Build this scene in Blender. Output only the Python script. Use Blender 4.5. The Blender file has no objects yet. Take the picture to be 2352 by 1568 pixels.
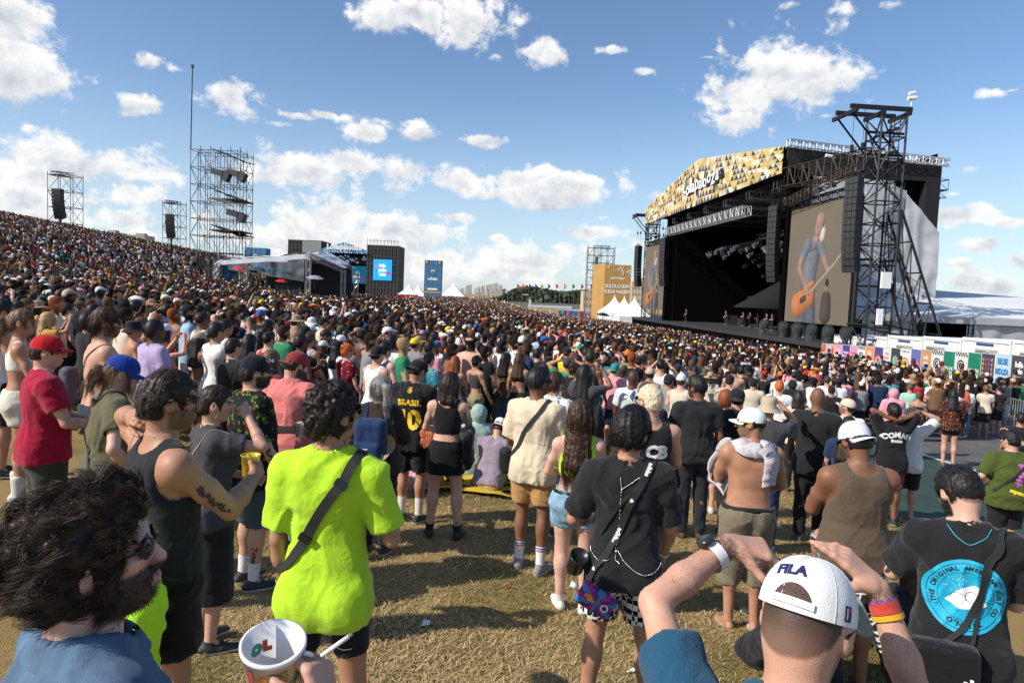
import bpy,bmesh,math,random,time
import numpy as np
from mathutils import Vector,Matrix,Euler
from mathutils.bvhtree import BVHTree
T0=time.time()
R=math.radians
C=bpy.context.scene.collection
scn=bpy.context.scene
# ---------------------------------------------------------------- camera
CAM_H=2.15
PITCH,ROLL,LENS=3.9,2.4,24.0
cam_data=bpy.data.cameras.new('camera')
cam=bpy.data.objects.new('camera',cam_data)
C.objects.link(cam)
cam_data.lens=LENS;cam_data.sensor_width=36
cam_data.clip_start=0.05;cam_data.clip_end=20000
cam_rot=Matrix.Rotation(R(90-PITCH),3,'X')@Matrix.Rotation(R(ROLL),3,'Z')
cam.location=(0,0,CAM_H)
cam.rotation_euler=cam_rot.to_euler()
scn.camera=cam
cam_data.dof.use_dof=False
# ---------------------------------------------------------------- exposure
scn.view_settings.view_transform='Standard'
scn.view_settings.look='None'
scn.view_settings.exposure=0.16
scn.view_settings.gamma=1.0
scn.render.film_transparent=False
try:
 scn.cycles.use_denoising=True
 scn.cycles.max_bounces=5
 scn.cycles.diffuse_bounces=2
 scn.cycles.glossy_bounces=2
 scn.cycles.transmission_bounces=3
 scn.cycles.transparent_max_bounces=6
except Exception:
 pass
FV=1568.0
def ray(x,y):
 d=cam_rot@Vector(((x-1176)/FV,-(y-784)/FV,-1.0))
 return d
def at(x,y,Y):
 d=ray(x,y);t=Y/d.y
 return Vector((d.x*t,Y,CAM_H+d.z*t))
 # ---------------------------------------------------------------- sun and sky
SUN_AZ=math.atan2(-0.90,-0.42)
SUN_EL=R(37)
sun_dir=Vector((math.sin(SUN_AZ)*math.cos(SUN_EL),math.cos(SUN_AZ)*math.cos(SUN_EL),math.sin(SUN_EL)))
sd=bpy.data.lights.new('sun','SUN');sd.energy=4.9;sd.angle=R(0.5);sd.color=(1.0,0.93,0.82)
so=bpy.data.objects.new('sun',sd);C.objects.link(so)
so.rotation_euler=sun_dir.to_track_quat('Z','Y').to_euler()
world=bpy.data.worlds.new('World');scn.world=world;world.use_nodes=True
wt=world.node_tree;wt.nodes.clear()
def NN(t,kind,**kw):
 n=t.nodes.new(kind)
 for k,v in kw.items():
  setattr(n,k,v)
 return n
def build_sky():
 t=wt;L=t.links.new
 sky=NN(t,'ShaderNodeTexSky',sky_type='NISHITA')
 sky.sun_disc=False;sky.sun_elevation=SUN_EL;sky.sun_rotation=SUN_AZ
 sky.air_density=1.0;sky.dust_density=0.9;sky.ozone_density=2.2;sky.altitude=750
 bg=NN(t,'ShaderNodeBackground');bg.inputs[1].default_value=0.14
 hsv=NN(t,'ShaderNodeHueSaturation');hsv.inputs['Saturation'].default_value=1.07
 L(sky.outputs[0],hsv.inputs['Color'])
 L(hsv.outputs[0],bg.inputs[0])
 tc=NN(t,'ShaderNodeTexCoord')
 sep=NN(t,'ShaderNodeSeparateXYZ');L(tc.outputs['Generated'],sep.inputs[0])
 hz=NN(t,'ShaderNodeMapRange',interpolation_type='SMOOTHSTEP');hz.inputs[1].default_value=.30;hz.inputs[2].default_value=-.03;hz.inputs[3].default_value=0;hz.inputs[4].default_value=.62
 L(sep.outputs[2],hz.inputs[0])
 hb_=NN(t,'ShaderNodeBackground');hb_.inputs[0].default_value=(.66,.80,.93,1);hb_.inputs[1].default_value=.88
 m0=NN(t,'ShaderNodeMixShader');L(hz.outputs[0],m0.inputs[0]);L(bg.outputs[0],m0.inputs[1]);L(hb_.outputs[0],m0.inputs[2])
 out=NN(t,'ShaderNodeOutputWorld');L(m0.outputs[0],out.inputs[0])
 try:world.cycles.sampling_method='MANUAL';world.cycles.sample_map_resolution=512
 except Exception:pass
build_sky()
def build_clouds():
 """cumulus field ahead: a curved sheet nine kilometres off, thick where clouds stand and clear between them"""
 CL=[(20,40,130,75,1.15),(10,150,130,85,1.2),(110,190,50,28,.7),(340,140,42,20,.9),(400,158,36,18,.85),(325,245,52,26,.95),(300,262,36,16,.8),(525,225,55,40,1.0),(540,250,55,30,1),(960,30,120,40,1.1),(1080,40,95,60,1.15),(1060,80,60,40,1.0),(1245,130,52,38,.85),(1140,130,34,22,.6),(1400,115,50,14,.6),(1460,165,60,18,.6),(1620,132,44,10,.55),(1790,160,120,85,1.2),(1860,180,120,60,1.2),(1700,210,110,62,1.15),(1680,275,75,30,1.0),(1640,240,60,40,1.0),(1900,230,60,24,.8),(2140,135,55,28,.8),(2280,212,80,18,.7),(1900,265,40,18,.6),(1830,10,60,18,.6),(1950,20,60,22,.6),(2110,15,60,22,.6),(760,265,70,16,.75),(690,268,60,10,.7),(840,305,60,30,.95),(790,270,40,18,.8),(975,308,48,28,1.0),(1120,325,60,18,.85),(1165,322,20,20,.8),(700,390,140,42,1.15),(790,375,70,35,1.1),(610,400,60,30,1.0),(920,400,66,38,1.05),(1050,408,50,36,1.1),(1110,380,24,10,.7),(1250,440,150,32,1.15),(1180,415,75,30,1.1),(1330,425,75,28,1.05),(1430,415,32,32,.9),(1050,500,48,16,.85),(1340,535,92,20,1.0),(1520,455,60,22,.9),(2190,495,95,26,1.0),(2240,388,55,11,.75),(180,380,190,55,1.15),(90,400,140,50,1.05),(60,450,150,55,1.0),(280,450,110,50,1.0),(300,500,90,40,1.0),(90,500,100,40,.9),(740,500,110,62,1.15),(700,540,150,52,1.15),(820,560,150,50,1.1),(940,545,130,42,1.1),(920,600,200,45,1.0),(1030,590,80,40,.9),(1230,590,150,38,1.0),(1310,575,90,34,1.0),(1180,620,180,40,.85),(1330,640,130,35,.75),(640,600,90,45,.95),(1100,560,60,12,.5),(2230,640,110,38,.9),(2200,605,45,14,.9),(2300,650,80,40,.9),(2300,510,60,12,.7),(1290,470,60,8,.4),(1430,340,20,20,.3),(350,580,120,40,.7),(330,535,70,25,.8),(1215,120,30,16,.7),(1430,195,40,10,.6),(640,285,36,10,.7),(1000,495,36,12,.75),(1480,560,40,16,.8),(870,500,40,16,.8),(1390,500,40,10,.6),(560,470,60,22,.85),(2060,10,50,16,.7),(2330,205,40,14,.7),(1570,470,30,14,.8),(2250,560,70,20,.8),(2330,600,50,24,.85),(480,505,50,20,.8),(1140,545,50,14,.8),(2190,445,30,8,.6)]
 acc=None
 cells=[]
 for(x,y,a,b,w)in CL:
  d=ray(x,y).normalized();d2=ray(x+a,y).normalized();d3=ray(x,y-b).normalized()
  A0,E0=math.atan2(d.x,d.y),math.asin(d.z)
  ha=abs(math.atan2(d2.x,d2.y)-A0);hb=abs(math.asin(d3.z)-E0)
  cells.append((A0,E0,ha*1.22,hb*1.25,w))
 na,ne=560,260
 A,E=np.meshgrid(np.linspace(-.98,.98,na),np.linspace(-.09,.80,ne))
 acc=np.full(A.shape,-1.0);hg=np.zeros(A.shape)
 for(A0,E0,ha,hb,w)in cells:
  v=w-np.sqrt(((A-A0)/ha)**2+((E-E0)/hb)**2);k=.12
  hg=np.where(v>acc,(E-E0)/hb,hg);h=np.maximum(k-np.abs(acc-v),0)/k;acc=np.maximum(acc,v)+h*h*h*k/6
 RD=9000.
 V=np.stack([RD*np.sin(A)*np.cos(E),RD*np.cos(A)*np.cos(E),RD*np.sin(E)],-1).reshape(-1,3);V[:,2]+=2
 I=np.arange(na*ne).reshape(ne,na);F=np.stack([I[:-1,:-1],I[:-1,1:],I[1:,1:],I[1:,:-1]],-1).reshape(-1,4)
 keep=acc.reshape(-1)[F].max(1)>-.75
 me=SKY_MESH('sky',V,F[keep][:,::-1],acc.reshape(-1),hg.reshape(-1))
 m=bpy.data.materials.new('cumulus');m.use_nodes=True;t=m.node_tree;t.nodes.clear();L=t.links.new
 m.cycles.emission_sampling='NONE'
 def M(op,a,b=None,c=None,clamp=False):
  mm=NN(t,'ShaderNodeMath',operation=op);mm.use_clamp=clamp
  for i,v in enumerate((a,b,c)):
   if v is None:continue
   if isinstance(v,(int,float)):mm.inputs[i].default_value=v
   else:L(v,mm.inputs[i])
  return mm.outputs[0]
 geo=NN(t,'ShaderNodeNewGeometry');nrm=NN(t,'ShaderNodeVectorMath',operation='NORMALIZE');L(geo.outputs['Position'],nrm.inputs[0])
 acc=NN(t,'ShaderNodeAttribute',attribute_name='mask').outputs['Fac']
 def noise(off,scale,det,rough=.6):
  mp=NN(t,'ShaderNodeVectorMath',operation='ADD');L(nrm.outputs[0],mp.inputs[0]);mp.inputs[1].default_value=off
  mp2=NN(t,'ShaderNodeVectorMath',operation='MULTIPLY');L(mp.outputs[0],mp2.inputs[0]);mp2.inputs[1].default_value=(1,1,1.25)
  n=NN(t,'ShaderNodeTexNoise');n.inputs['Scale'].default_value=scale;n.inputs['Detail'].default_value=det;n.inputs['Roughness'].default_value=rough
  n.inputs['Distortion'].default_value=.25
  L(mp2.outputs[0],n.inputs['Vector']);return n.outputs[0]
 n1=noise((0,0,0),9.5,10,.64)
 up=(sun_dir+Vector((0,0,.9))).normalized()*.022
 n2=noise(tuple(up),9.5,6,.64)
 low=noise((3,1,2),30,4)
 den=M('ADD',M('MULTIPLY',acc,1.0),M('MULTIPLY',M('SUBTRACT',n1,.5),2.8))
 den=M('ADD',den,M('MULTIPLY',M('SUBTRACT',low,.5),1.9))
 al=NN(t,'ShaderNodeMapRange',interpolation_type='SMOOTHSTEP');al.inputs[1].default_value=.12;al.inputs[2].default_value=.66
 L(den,al.inputs[0])
 sh=M('MULTIPLY',M('SUBTRACT',n1,n2),3.2)
 thick=NN(t,'ShaderNodeMapRange');thick.inputs[1].default_value=.3;thick.inputs[2].default_value=1.5;thick.inputs[3].default_value=.1;thick.inputs[4].default_value=-.38
 L(den,thick.inputs[0])
 rise=NN(t,'ShaderNodeAttribute',attribute_name='rise').outputs['Fac'];rise=M('MULTIPLY',M('MINIMUM',M('MAXIMUM',rise,-1.0),.6),.34)
 br=M('ADD',M('ADD',M('ADD',.76,sh),rise),thick.outputs[0],clamp=True)  # sunlit tops and grey shaded undersides are put into the cloud colour
 ramp=NN(t,'ShaderNodeMix',data_type='RGBA');L(br,ramp.inputs[0])
 ramp.inputs[6].default_value=(.44,.49,.58,1);ramp.inputs[7].default_value=(1.0,.985,.96,1)
 cb=NN(t,'ShaderNodeEmission');L(ramp.outputs[2],cb.inputs[0]);cb.inputs[1].default_value=.97
 tr=NN(t,'ShaderNodeBsdfTransparent')
 mx=NN(t,'ShaderNodeMixShader');L(M('MULTIPLY',al.outputs[0],.96),mx.inputs[0]);L(tr.outputs[0],mx.inputs[1]);L(cb.outputs[0],mx.inputs[2])
 out=NN(t,'ShaderNodeOutputMaterial');L(mx.outputs[0],out.inputs[0])
 me.materials.append(m);o=bpy.data.objects.new('sky',me);C.objects.link(o);o['kind']='structure'
def SKY_MESH(name,V,F,mask,hgt):
 me=bpy.data.meshes.new(name);me.vertices.add(len(V));me.vertices.foreach_set('co',V.astype(np.float32).ravel())
 me.loops.add(F.size);me.loops.foreach_set('vertex_index',F.astype(np.int32).ravel());me.polygons.add(len(F));me.polygons.foreach_set('loop_start',np.arange(0,F.size,4,dtype=np.int32))
 me.update(calc_edges=True);a=me.attributes.new('mask','FLOAT','POINT');a.data.foreach_set('value',mask.astype(np.float32));a=me.attributes.new('rise','FLOAT','POINT');a.data.foreach_set('value',hgt.astype(np.float32));me.update();return me
build_clouds()
# ---------------------------------------------------------------- small helpers
def sp(v,k=1.0):
 v=np.asarray(v,float)/k
 return k*(np.log1p(np.exp(-np.abs(v)))+np.maximum(v,0))
def sst(a,b,v):
 t=np.clip((np.asarray(v,float)-a)/(b-a),0,1);return t*t*(3-2*t)
def terr(X,Y):
 X=np.asarray(X,float);Y=np.asarray(Y,float)
 z=-0.26*sst(1.5,6.5,Y)
 z=z-.12*12*(1-np.exp(-sp(X,.6)/12))*sst(1.5,4.5,Y)
 z=z-.75*(1-np.exp(-sp(Y-8,2)/15))-.014*sp(Y-30,5)
 z=z+1.1*(1-np.exp(-.12*sp(-X-2.2,.6)/1.1))*sst(1.5,5,Y)+.178*sp(-X-22,3)
 hl=1.1*(1-np.exp(-.12*sp(-X-2.2,.6)/1.1))+.178*sp(-X-22,3)
 z=z+np.maximum(.156*(-X-2.4)-hl,0)*sst(-29,-41,X)*sst(45,85,Y)
 z=z+.014*sp(Y-75,8)*sst(10,-8,X)
 z=z-.26*sp(Y-99,2)*sst(-18,-36,X)
 return z
def tz(X,Y):return float(terr(X,Y))
def tag(o,label=None,cat=None,group=None,kind=None):
 if label:o['label']=label
 if cat:o['category']=cat
 if group:o['group']=group
 if kind:o['kind']=kind
 return o
def empty(name,loc=(0,0,0),rz=0,**kw):
 o=bpy.data.objects.new(name,None);C.objects.link(o);o.location=loc;o.rotation_euler=(0,0,rz)
 o.empty_display_size=.1
 return tag(o,**kw)
def link(name,me,mats=None,parent=None,col=None):
 o=bpy.data.objects.new(name,me);C.objects.link(o)
 if mats is not None:
  for m in(mats if isinstance(mats,(list,tuple))else[mats]):me.materials.append(m)
 if parent is not None:o.parent=parent
 if col is not None:o.color=(*col,1)
 return o
def np_mesh(name,V,F,smooth=True,mi=None,col=None):
 """V (n,3), F (m,4) or (m,3) arrays or list"""
 V=np.asarray(V,np.float32);me=bpy.data.meshes.new(name)
 if isinstance(F,np.ndarray):
  k=F.shape[1];flat=F.astype(np.int32).ravel();ls=np.arange(0,len(flat),k,dtype=np.int32)
 else:
  flat=np.array([i for f in F for i in f],np.int32)
  ln=np.array([len(f)for f in F],np.int32);ls=np.concatenate([[0],np.cumsum(ln)[:-1]]).astype(np.int32)
 me.vertices.add(len(V));me.vertices.foreach_set('co',V.ravel())
 me.loops.add(len(flat));me.loops.foreach_set('vertex_index',flat)
 me.polygons.add(len(ls));me.polygons.foreach_set('loop_start',ls)
 if mi is not None:me.polygons.foreach_set('material_index',np.asarray(mi,np.int32))
 me.update(calc_edges=True)
 me.polygons.foreach_set('use_smooth',np.full(len(ls),smooth,bool))
 if col is not None:
  a=me.attributes.new('col','FLOAT_COLOR','POINT')
  c4=np.ones((len(V),4),np.float32);c4[:,:3]=col;a.data.foreach_set('color',c4.ravel())
 me.update()
 return me
class MB:
 """collects boxes, bars, tubes; one mesh"""
 def __init__(s):s.V=[];s.F=[];s.M=[];s.n=0
 def add(s,V,F,m=0):
  s.V.append(np.asarray(V,float).reshape(-1,3));s.F+=[tuple(i+s.n for i in f)for f in F];s.M+=[m]*len(F);s.n+=len(V)
 def box(s,c,d,rz=0,m=0,mat=None):
  x,y,z=[v/2 for v in d]
  P=np.array([(-x,-y,-z),(x,-y,-z),(x,y,-z),(-x,y,-z),(-x,-y,z),(x,-y,z),(x,y,z),(-x,y,z)])
  if mat is not None:P=P@np.array(mat).T
  ca,sa=math.cos(rz),math.sin(rz);P=np.stack([P[:,0]*ca-P[:,1]*sa,P[:,0]*sa+P[:,1]*ca,P[:,2]],1)+np.array(c)
  s.add(P,[(3,2,1,0),(4,5,6,7),(0,1,5,4),(1,2,6,5),(2,3,7,6),(3,0,4,7)],m)
 def tube(s,pts,r,n=6,m=0,caps=True):
  pts=[Vector(p)for p in pts];rs=r if isinstance(r,(list,tuple))else[r]*len(pts)
  V=[];prev=None
  for i,p in enumerate(pts):
   d=(pts[min(i+1,len(pts)-1)]-pts[max(i-1,0)])
   d=d.normalized()if d.length>1e-9 else Vector((0,0,1))
   if prev is None:
    u=d.orthogonal().normalized()
   else:
    u=(prev-d*prev.dot(d));u=u.normalized()if u.length>1e-6 else d.orthogonal().normalized()
   prev=u;w=d.cross(u)
   for k in range(n):
    a=2*math.pi*k/n+math.pi/n;V.append(p+(u*math.cos(a)+w*math.sin(a))*rs[i])
  F=[(i*n+k,i*n+(k+1)%n,(i+1)*n+(k+1)%n,(i+1)*n+k)for i in range(len(pts)-1)for k in range(n)]
  if caps:F+=[tuple(range(n))[::-1],tuple((len(pts)-1)*n+k for k in range(n))]
  s.add([tuple(v)for v in V],F,m)
 def bar(s,a,b,w,m=0):s.tube([a,b],w,4,m)
 def quad(s,a,b,c,d,m=0):s.add([tuple(a),tuple(b),tuple(c),tuple(d)],[(0,1,2,3)],m)
 def lathe(s,prof,c=(0,0,0),n=16,m=0,smooth=True):
  V=[(c[0]+r*math.cos(2*math.pi*k/n),c[1]+r*math.sin(2*math.pi*k/n),c[2]+z)for(r,z)in prof for k in range(n)]
  F=[(i*n+k,i*n+(k+1)%n,(i+1)*n+(k+1)%n,(i+1)*n+k)for i in range(len(prof)-1)for k in range(n)]
  s.add(V,F,m)
 def build(s,name,mats,parent=None,smooth=False,col=None):
  me=np_mesh(name,np.concatenate(s.V),s.F,smooth,s.M)
  return link(name,me,mats,parent,col)
  # ---------------------------------------------------------------- materials
MATS={}
def mat(name,col=(.5,.5,.5),rough=.6,metal=0.,bump=0.,bscale=200.,var=0.,vscale=6.,spec=.5,emit=0.,alpha=1.,use='fixed',sheen=0.,sss=0.,trans=0.,ior=1.45,wr=0.):
 """plain procedural material. use: 'fixed' colour, 'obj' object colour, 'attr' vertex attribute"""
 if name in MATS:return MATS[name]
 m=bpy.data.materials.new(name);m.use_nodes=True;MATS[name]=m
 t=m.node_tree;L=t.links.new;b=t.nodes['Principled BSDF']
 b.inputs['Roughness'].default_value=rough;b.inputs['Metallic'].default_value=metal
 b.inputs['Specular IOR Level'].default_value=spec;b.inputs['Base Color'].default_value=(*col,1)
 b.inputs['Transmission Weight'].default_value=trans;b.inputs['IOR'].default_value=ior
 if sheen:b.inputs['Sheen Weight'].default_value=sheen
 if sss:
  b.inputs['Subsurface Weight'].default_value=sss;b.inputs['Subsurface Radius'].default_value=(.012,.004,.002);b.inputs['Subsurface Scale'].default_value=1.0
 if alpha<1:b.inputs['Alpha'].default_value=alpha
 src=None
 if use=='obj':src=NN(t,'ShaderNodeObjectInfo').outputs['Color']
 elif use=='attr':src=NN(t,'ShaderNodeAttribute',attribute_name='col').outputs['Color']
 tc=NN(t,'ShaderNodeTexCoord')
 if var>0:
  n=NN(t,'ShaderNodeTexNoise');n.inputs['Scale'].default_value=vscale;n.inputs['Detail'].default_value=5;L(tc.outputs['Object'],n.inputs['Vector'])
  mr=NN(t,'ShaderNodeMapRange');mr.inputs[1].default_value=.3;mr.inputs[2].default_value=.7;mr.inputs[3].default_value=1-var;mr.inputs[4].default_value=1+var
  L(n.outputs[0],mr.inputs[0])
  mx=NN(t,'ShaderNodeMix',data_type='RGBA',blend_type='MULTIPLY');mx.inputs[0].default_value=1
  if src is not None:L(src,mx.inputs[6])
  else:mx.inputs[6].default_value=(*col,1)
  L(mr.outputs[0],mx.inputs[7]);src=mx.outputs[2]
 if src is not None:L(src,b.inputs['Base Color'])
 if emit:
  b.inputs['Emission Strength'].default_value=emit
  if src is not None:L(src,b.inputs['Emission Color'])
  else:b.inputs['Emission Color'].default_value=(*col,1)
 if bump>0:
  n=NN(t,'ShaderNodeTexNoise');n.inputs['Scale'].default_value=bscale;n.inputs['Detail'].default_value=4;L(tc.outputs['Object'],n.inputs['Vector'])
  h=n.outputs[0]
  if wr>0:
   w=NN(t,'ShaderNodeTexNoise');w.inputs['Scale'].default_value=13;w.inputs['Detail'].default_value=4;w.inputs['Distortion'].default_value=2.2;L(tc.outputs['Object'],w.inputs['Vector'])
   ad=NN(t,'ShaderNodeMath',operation='MULTIPLY_ADD');L(w.outputs[0],ad.inputs[0]);ad.inputs[1].default_value=wr;L(h,ad.inputs[2]);h=ad.outputs[0]
  bp=NN(t,'ShaderNodeBump');bp.inputs['Strength'].default_value=bump;bp.inputs['Distance'].default_value=.003;L(h,bp.inputs['Height']);L(bp.outputs[0],b.inputs['Normal'])
 return m
 # ================================================================ implicit-surface modelling of people
def smin(a,b,k):
 if k<=0:return np.minimum(a,b)
 h=np.maximum(k-np.abs(a-b),0)/k
 return np.minimum(a,b)-h*h*k*.25
def A3(v):return np.asarray(v,np.float32)
def cap(a,b,ra,rb=None,flat=None,fs=1.0):
 a=A3(a);b=A3(b);rb=ra if rb is None else rb
 ba=b-a;L2=float(ba@ba)+1e-12
 def f(x,y,z):
  px,py,pz=x-a[0],y-a[1],z-a[2]
  t=np.clip((px*ba[0]+py*ba[1]+pz*ba[2])/L2,0,1)
  qx,qy,qz=px-t*ba[0],py-t*ba[1],pz-t*ba[2]
  if flat is not None:
   n=flat;dn=(qx*n[0]+qy*n[1]+qz*n[2])*(1/fs-1)
   qx=qx+dn*n[0];qy=qy+dn*n[1];qz=qz+dn*n[2]
  d=np.sqrt(qx*qx+qy*qy+qz*qz)-(ra+t*(rb-ra))
  return d*(fs if flat is not None else 1.)
 r=max(ra,rb)
 return f,np.minimum(a,b)-r,np.maximum(a,b)+r
def ell(c,r,M=None):
 c=A3(c);r=A3(r);rm=float(r.max())
 Mi=None if M is None else A3(M).T
 def f(x,y,z):
  p,q,s=x-c[0],y-c[1],z-c[2]
  if Mi is not None:
   p,q,s=(Mi[0,0]*p+Mi[0,1]*q+Mi[0,2]*s,Mi[1,0]*p+Mi[1,1]*q+Mi[1,2]*s,Mi[2,0]*p+Mi[2,1]*q+Mi[2,2]*s)
  k0=np.sqrt((p/r[0])**2+(q/r[1])**2+(s/r[2])**2)
  k1=np.sqrt((p/r[0]**2)**2+(q/r[1]**2)**2+(s/r[2]**2)**2)+1e-9
  return k0*(k0-1)/k1
 return f,c-rm,c+rm
def loft(rows,n=2.3):
 rows=sorted(rows);T=A3(rows)
 def f(x,y,z):
  cx,cy,rx,ry=[np.interp(z,T[:,0],T[:,i]).astype(np.float32)for i in(1,2,3,4)]
  k=(np.abs((x-cx)/rx)**n+np.abs((y-cy)/ry)**n)**(1/n)
  d=(k-1)*np.minimum(rx,ry)*.95
  return np.maximum(d,np.maximum(z-T[-1,0],T[0,0]-z))
 m=max(T[:,3].max(),T[:,4].max())
 return f,A3((T[:,1].min()-m,T[:,2].min()-m,T[0,0])),A3((T[:,1].max()+m,T[:,2].max()+m,T[-1,0]))
class Field:
 def __init__(s,lo,hi,h):
  s.h=h;s.lo=A3(lo)-2*h;s.n=np.maximum(np.ceil((A3(hi)-s.lo)/h).astype(int)+3,4)
  s.ax=[(s.lo[i]+h*np.arange(s.n[i])).astype(np.float32)for i in range(3)]
  s.F=np.full(s.n,1.0,np.float32);s.Cc=s.F.copy()
 def _sl(s,lo,hi,m):
  a=[int(np.clip(math.floor((lo[i]-m-s.lo[i])/s.h),0,s.n[i]))for i in range(3)]
  b=[int(np.clip(math.ceil((hi[i]+m-s.lo[i])/s.h)+1,0,s.n[i]))for i in range(3)]
  if any(b[i]<=a[i]for i in range(3)):return None,None
  sl=tuple(slice(a[i],b[i])for i in range(3))
  return sl,(s.ax[0][sl[0]][:,None,None],s.ax[1][sl[1]][None,:,None],s.ax[2][sl[2]][None,None,:])
 def add(s,prim,k=.03,clip=()):
  f,lo,hi=prim;sl,g=s._sl(lo,hi,k+3*s.h)
  if sl is None:return s
  d=f(*g);s.Cc[sl]=smin(s.Cc[sl],d,k)
  for(p,n)in clip:
   d=np.maximum(d,(g[0]-p[0])*n[0]+(g[1]-p[1])*n[1]+(g[2]-p[2])*n[2])
  s.F[sl]=smin(s.F[sl],d,k);return s
 def carve(s,prim,k=.01,both=True):
  f,lo,hi=prim;sl,g=s._sl(lo,hi,k+3*s.h)
  if sl is None:return s
  d=-f(*g);s.F[sl]=-smin(-s.F[sl],-d,k)
  if both:s.Cc[sl]=-smin(-s.Cc[sl],-d,k)
  return s
 def plane(s,p,n):
  g=(s.ax[0][:,None,None],s.ax[1][None,:,None],s.ax[2][None,None,:])
  s.F=np.maximum(s.F,(g[0]-p[0])*n[0]+(g[1]-p[1])*n[1]+(g[2]-p[2])*n[2]);return s
 def samp(s,A,P):
  q=(P-s.lo)/s.h;i=np.clip(np.floor(q).astype(int),0,s.n-2);t=q-i;o=0
  for dx in(0,1):
   for dy in(0,1):
    for dz in(0,1):
     w=(t[:,0]if dx else 1-t[:,0])*(t[:,1]if dy else 1-t[:,1])*(t[:,2]if dz else 1-t[:,2])
     o=o+w*A[i[:,0]+dx,i[:,1]+dy,i[:,2]+dz]
  return o
 def mesh(s,openc=False):
  F=s.F;S=F<0
  nx,ny,nz=s.n-1
  cnt=np.zeros((nx,ny,nz),np.int8)
  for dx in(0,1):
   for dy in(0,1):
    for dz in(0,1):cnt+=S[dx:dx+nx,dy:dy+ny,dz:dz+nz]
  I,J,K=np.nonzero((cnt>0)&(cnt<8))
  if len(I)==0:return np.zeros((0,3)),np.zeros((0,4),int)
  idm=np.full((nx,ny,nz),-1,np.int32);idm[I,J,K]=np.arange(len(I))
  cv={(a,b,c):F[I+a,J+b,K+c]for a in(0,1)for b in(0,1)for c in(0,1)}
  acc=np.zeros((len(I),3));num=np.zeros(len(I))
  for ax in range(3):
   for u in(0,1):
    for v in(0,1):
     p=[0,0,0];o=[i for i in range(3)if i!=ax];p[o[0]]=u;p[o[1]]=v;q=list(p);q[ax]=1
     a=cv[tuple(p)];b=cv[tuple(q)];m=(a<0)!=(b<0)
     t=np.where(m,a/np.where(m,a-b,1),0)
     pt=np.zeros((len(I),3))+p;pt[:,ax]=t
     acc+=pt*m[:,None];num+=m
  V=(np.stack([I,J,K],1)+acc/num[:,None])*s.h+s.lo
  Q=[]
  for ax in range(3):
   o=[(ax+1)%3,(ax+2)%3]
   sl0=[slice(1,-1)]*3;sl0[ax]=slice(0,-1);sl1=[slice(1,-1)]*3;sl1[ax]=slice(1,None)
   a=S[tuple(sl0)];b=S[tuple(sl1)];idx=np.argwhere(a!=b)
   if len(idx)==0:continue
   ins=a[tuple(idx.T)];idx=idx.copy();idx[:,o[0]]+=1;idx[:,o[1]]+=1
   def cid(du,dv):
    c=idx.copy();c[:,o[0]]-=du;c[:,o[1]]-=dv;return idm[tuple(c.T)]
   q=np.stack([cid(1,1),cid(0,1),cid(0,0),cid(1,0)],1);q[~ins]=q[~ins][:,::-1];Q.append(q)
  Q=np.concatenate(Q);Q=Q[(Q>=0).all(1)]
  if openc:
   c=s.samp(s.Cc,V)<-.62*s.h
   Q=Q[~c[Q].all(1)]
  return V,Q
def compact(V,Q):
 u,inv=np.unique(Q,return_inverse=True);return V[u],inv.reshape(Q.shape),u
def normals(V,Q):
 n=np.cross(V[Q[:,2]]-V[Q[:,0]],V[Q[:,3]]-V[Q[:,1]]);N=np.zeros_like(V)
 for k in range(4):np.add.at(N,Q[:,k],n)
 return N/(np.linalg.norm(N,axis=1,keepdims=True)+1e-12)
def relax(V,Q,it=1,f=.5):
 for _ in range(it):
  A=np.zeros_like(V);c=np.zeros(len(V))
  for k in range(4):
   a,b=Q[:,k],Q[:,(k+1)%4];np.add.at(A,a,V[b]);np.add.at(A,b,V[a]);np.add.at(c,a,1);np.add.at(c,b,1)
  V=V+(A/np.maximum(c,1)[:,None]-V)*f
 return V
def _hash(i,j,k,s):
 n=(i*73856093)^(j*19349663)^(k*83492791)^(s*2654435761)
 n=(n^(n>>13))*1274126177;n=n^(n>>16);return(n&0xffff)/65535.0
def vnoise(P,s=0):
 i=np.floor(P).astype(np.int64);t=P-i;t=t*t*(3-2*t);o=0
 for a in(0,1):
  for b in(0,1):
   for c in(0,1):
    w=(t[:,0]if a else 1-t[:,0])*(t[:,1]if b else 1-t[:,1])*(t[:,2]if c else 1-t[:,2])
    o=o+w*_hash(i[:,0]+a,i[:,1]+b,i[:,2]+c,s)
 return o
def folds(V,N,seed,amp,soft=1.0):
 rs=np.random.RandomState(seed);a=rs.uniform(-.5,.5)
 W=np.stack([vnoise(V*5+9,seed+1),vnoise(V*5+3,seed+2),vnoise(V*5,seed+3)],1)*.22
 P=V+W;x=P[:,0]*math.cos(a)+P[:,2]*math.sin(a);z=-P[:,0]*math.sin(a)+P[:,2]*math.cos(a)
 n1=vnoise(np.stack([x*13,P[:,1]*13,z*4.2],1),seed);n2=vnoise(np.stack([x*26,P[:,1]*26,z*12],1),seed+7)
 n3=vnoise(np.stack([z*16,P[:,1]*9,x*6],1),seed+4)
 n4=vnoise(np.stack([x*55+z*12,P[:,1]*55,z*20-x*14],1),seed+11)
 r=(1-np.abs(2*n1-1))**2*.65+n2*.28+(1-np.abs(2*n3-1))**3*.3+(1-np.abs(2*n4-1))**2*.12
 return V+N*((r-.35)*amp)[:,None]
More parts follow.
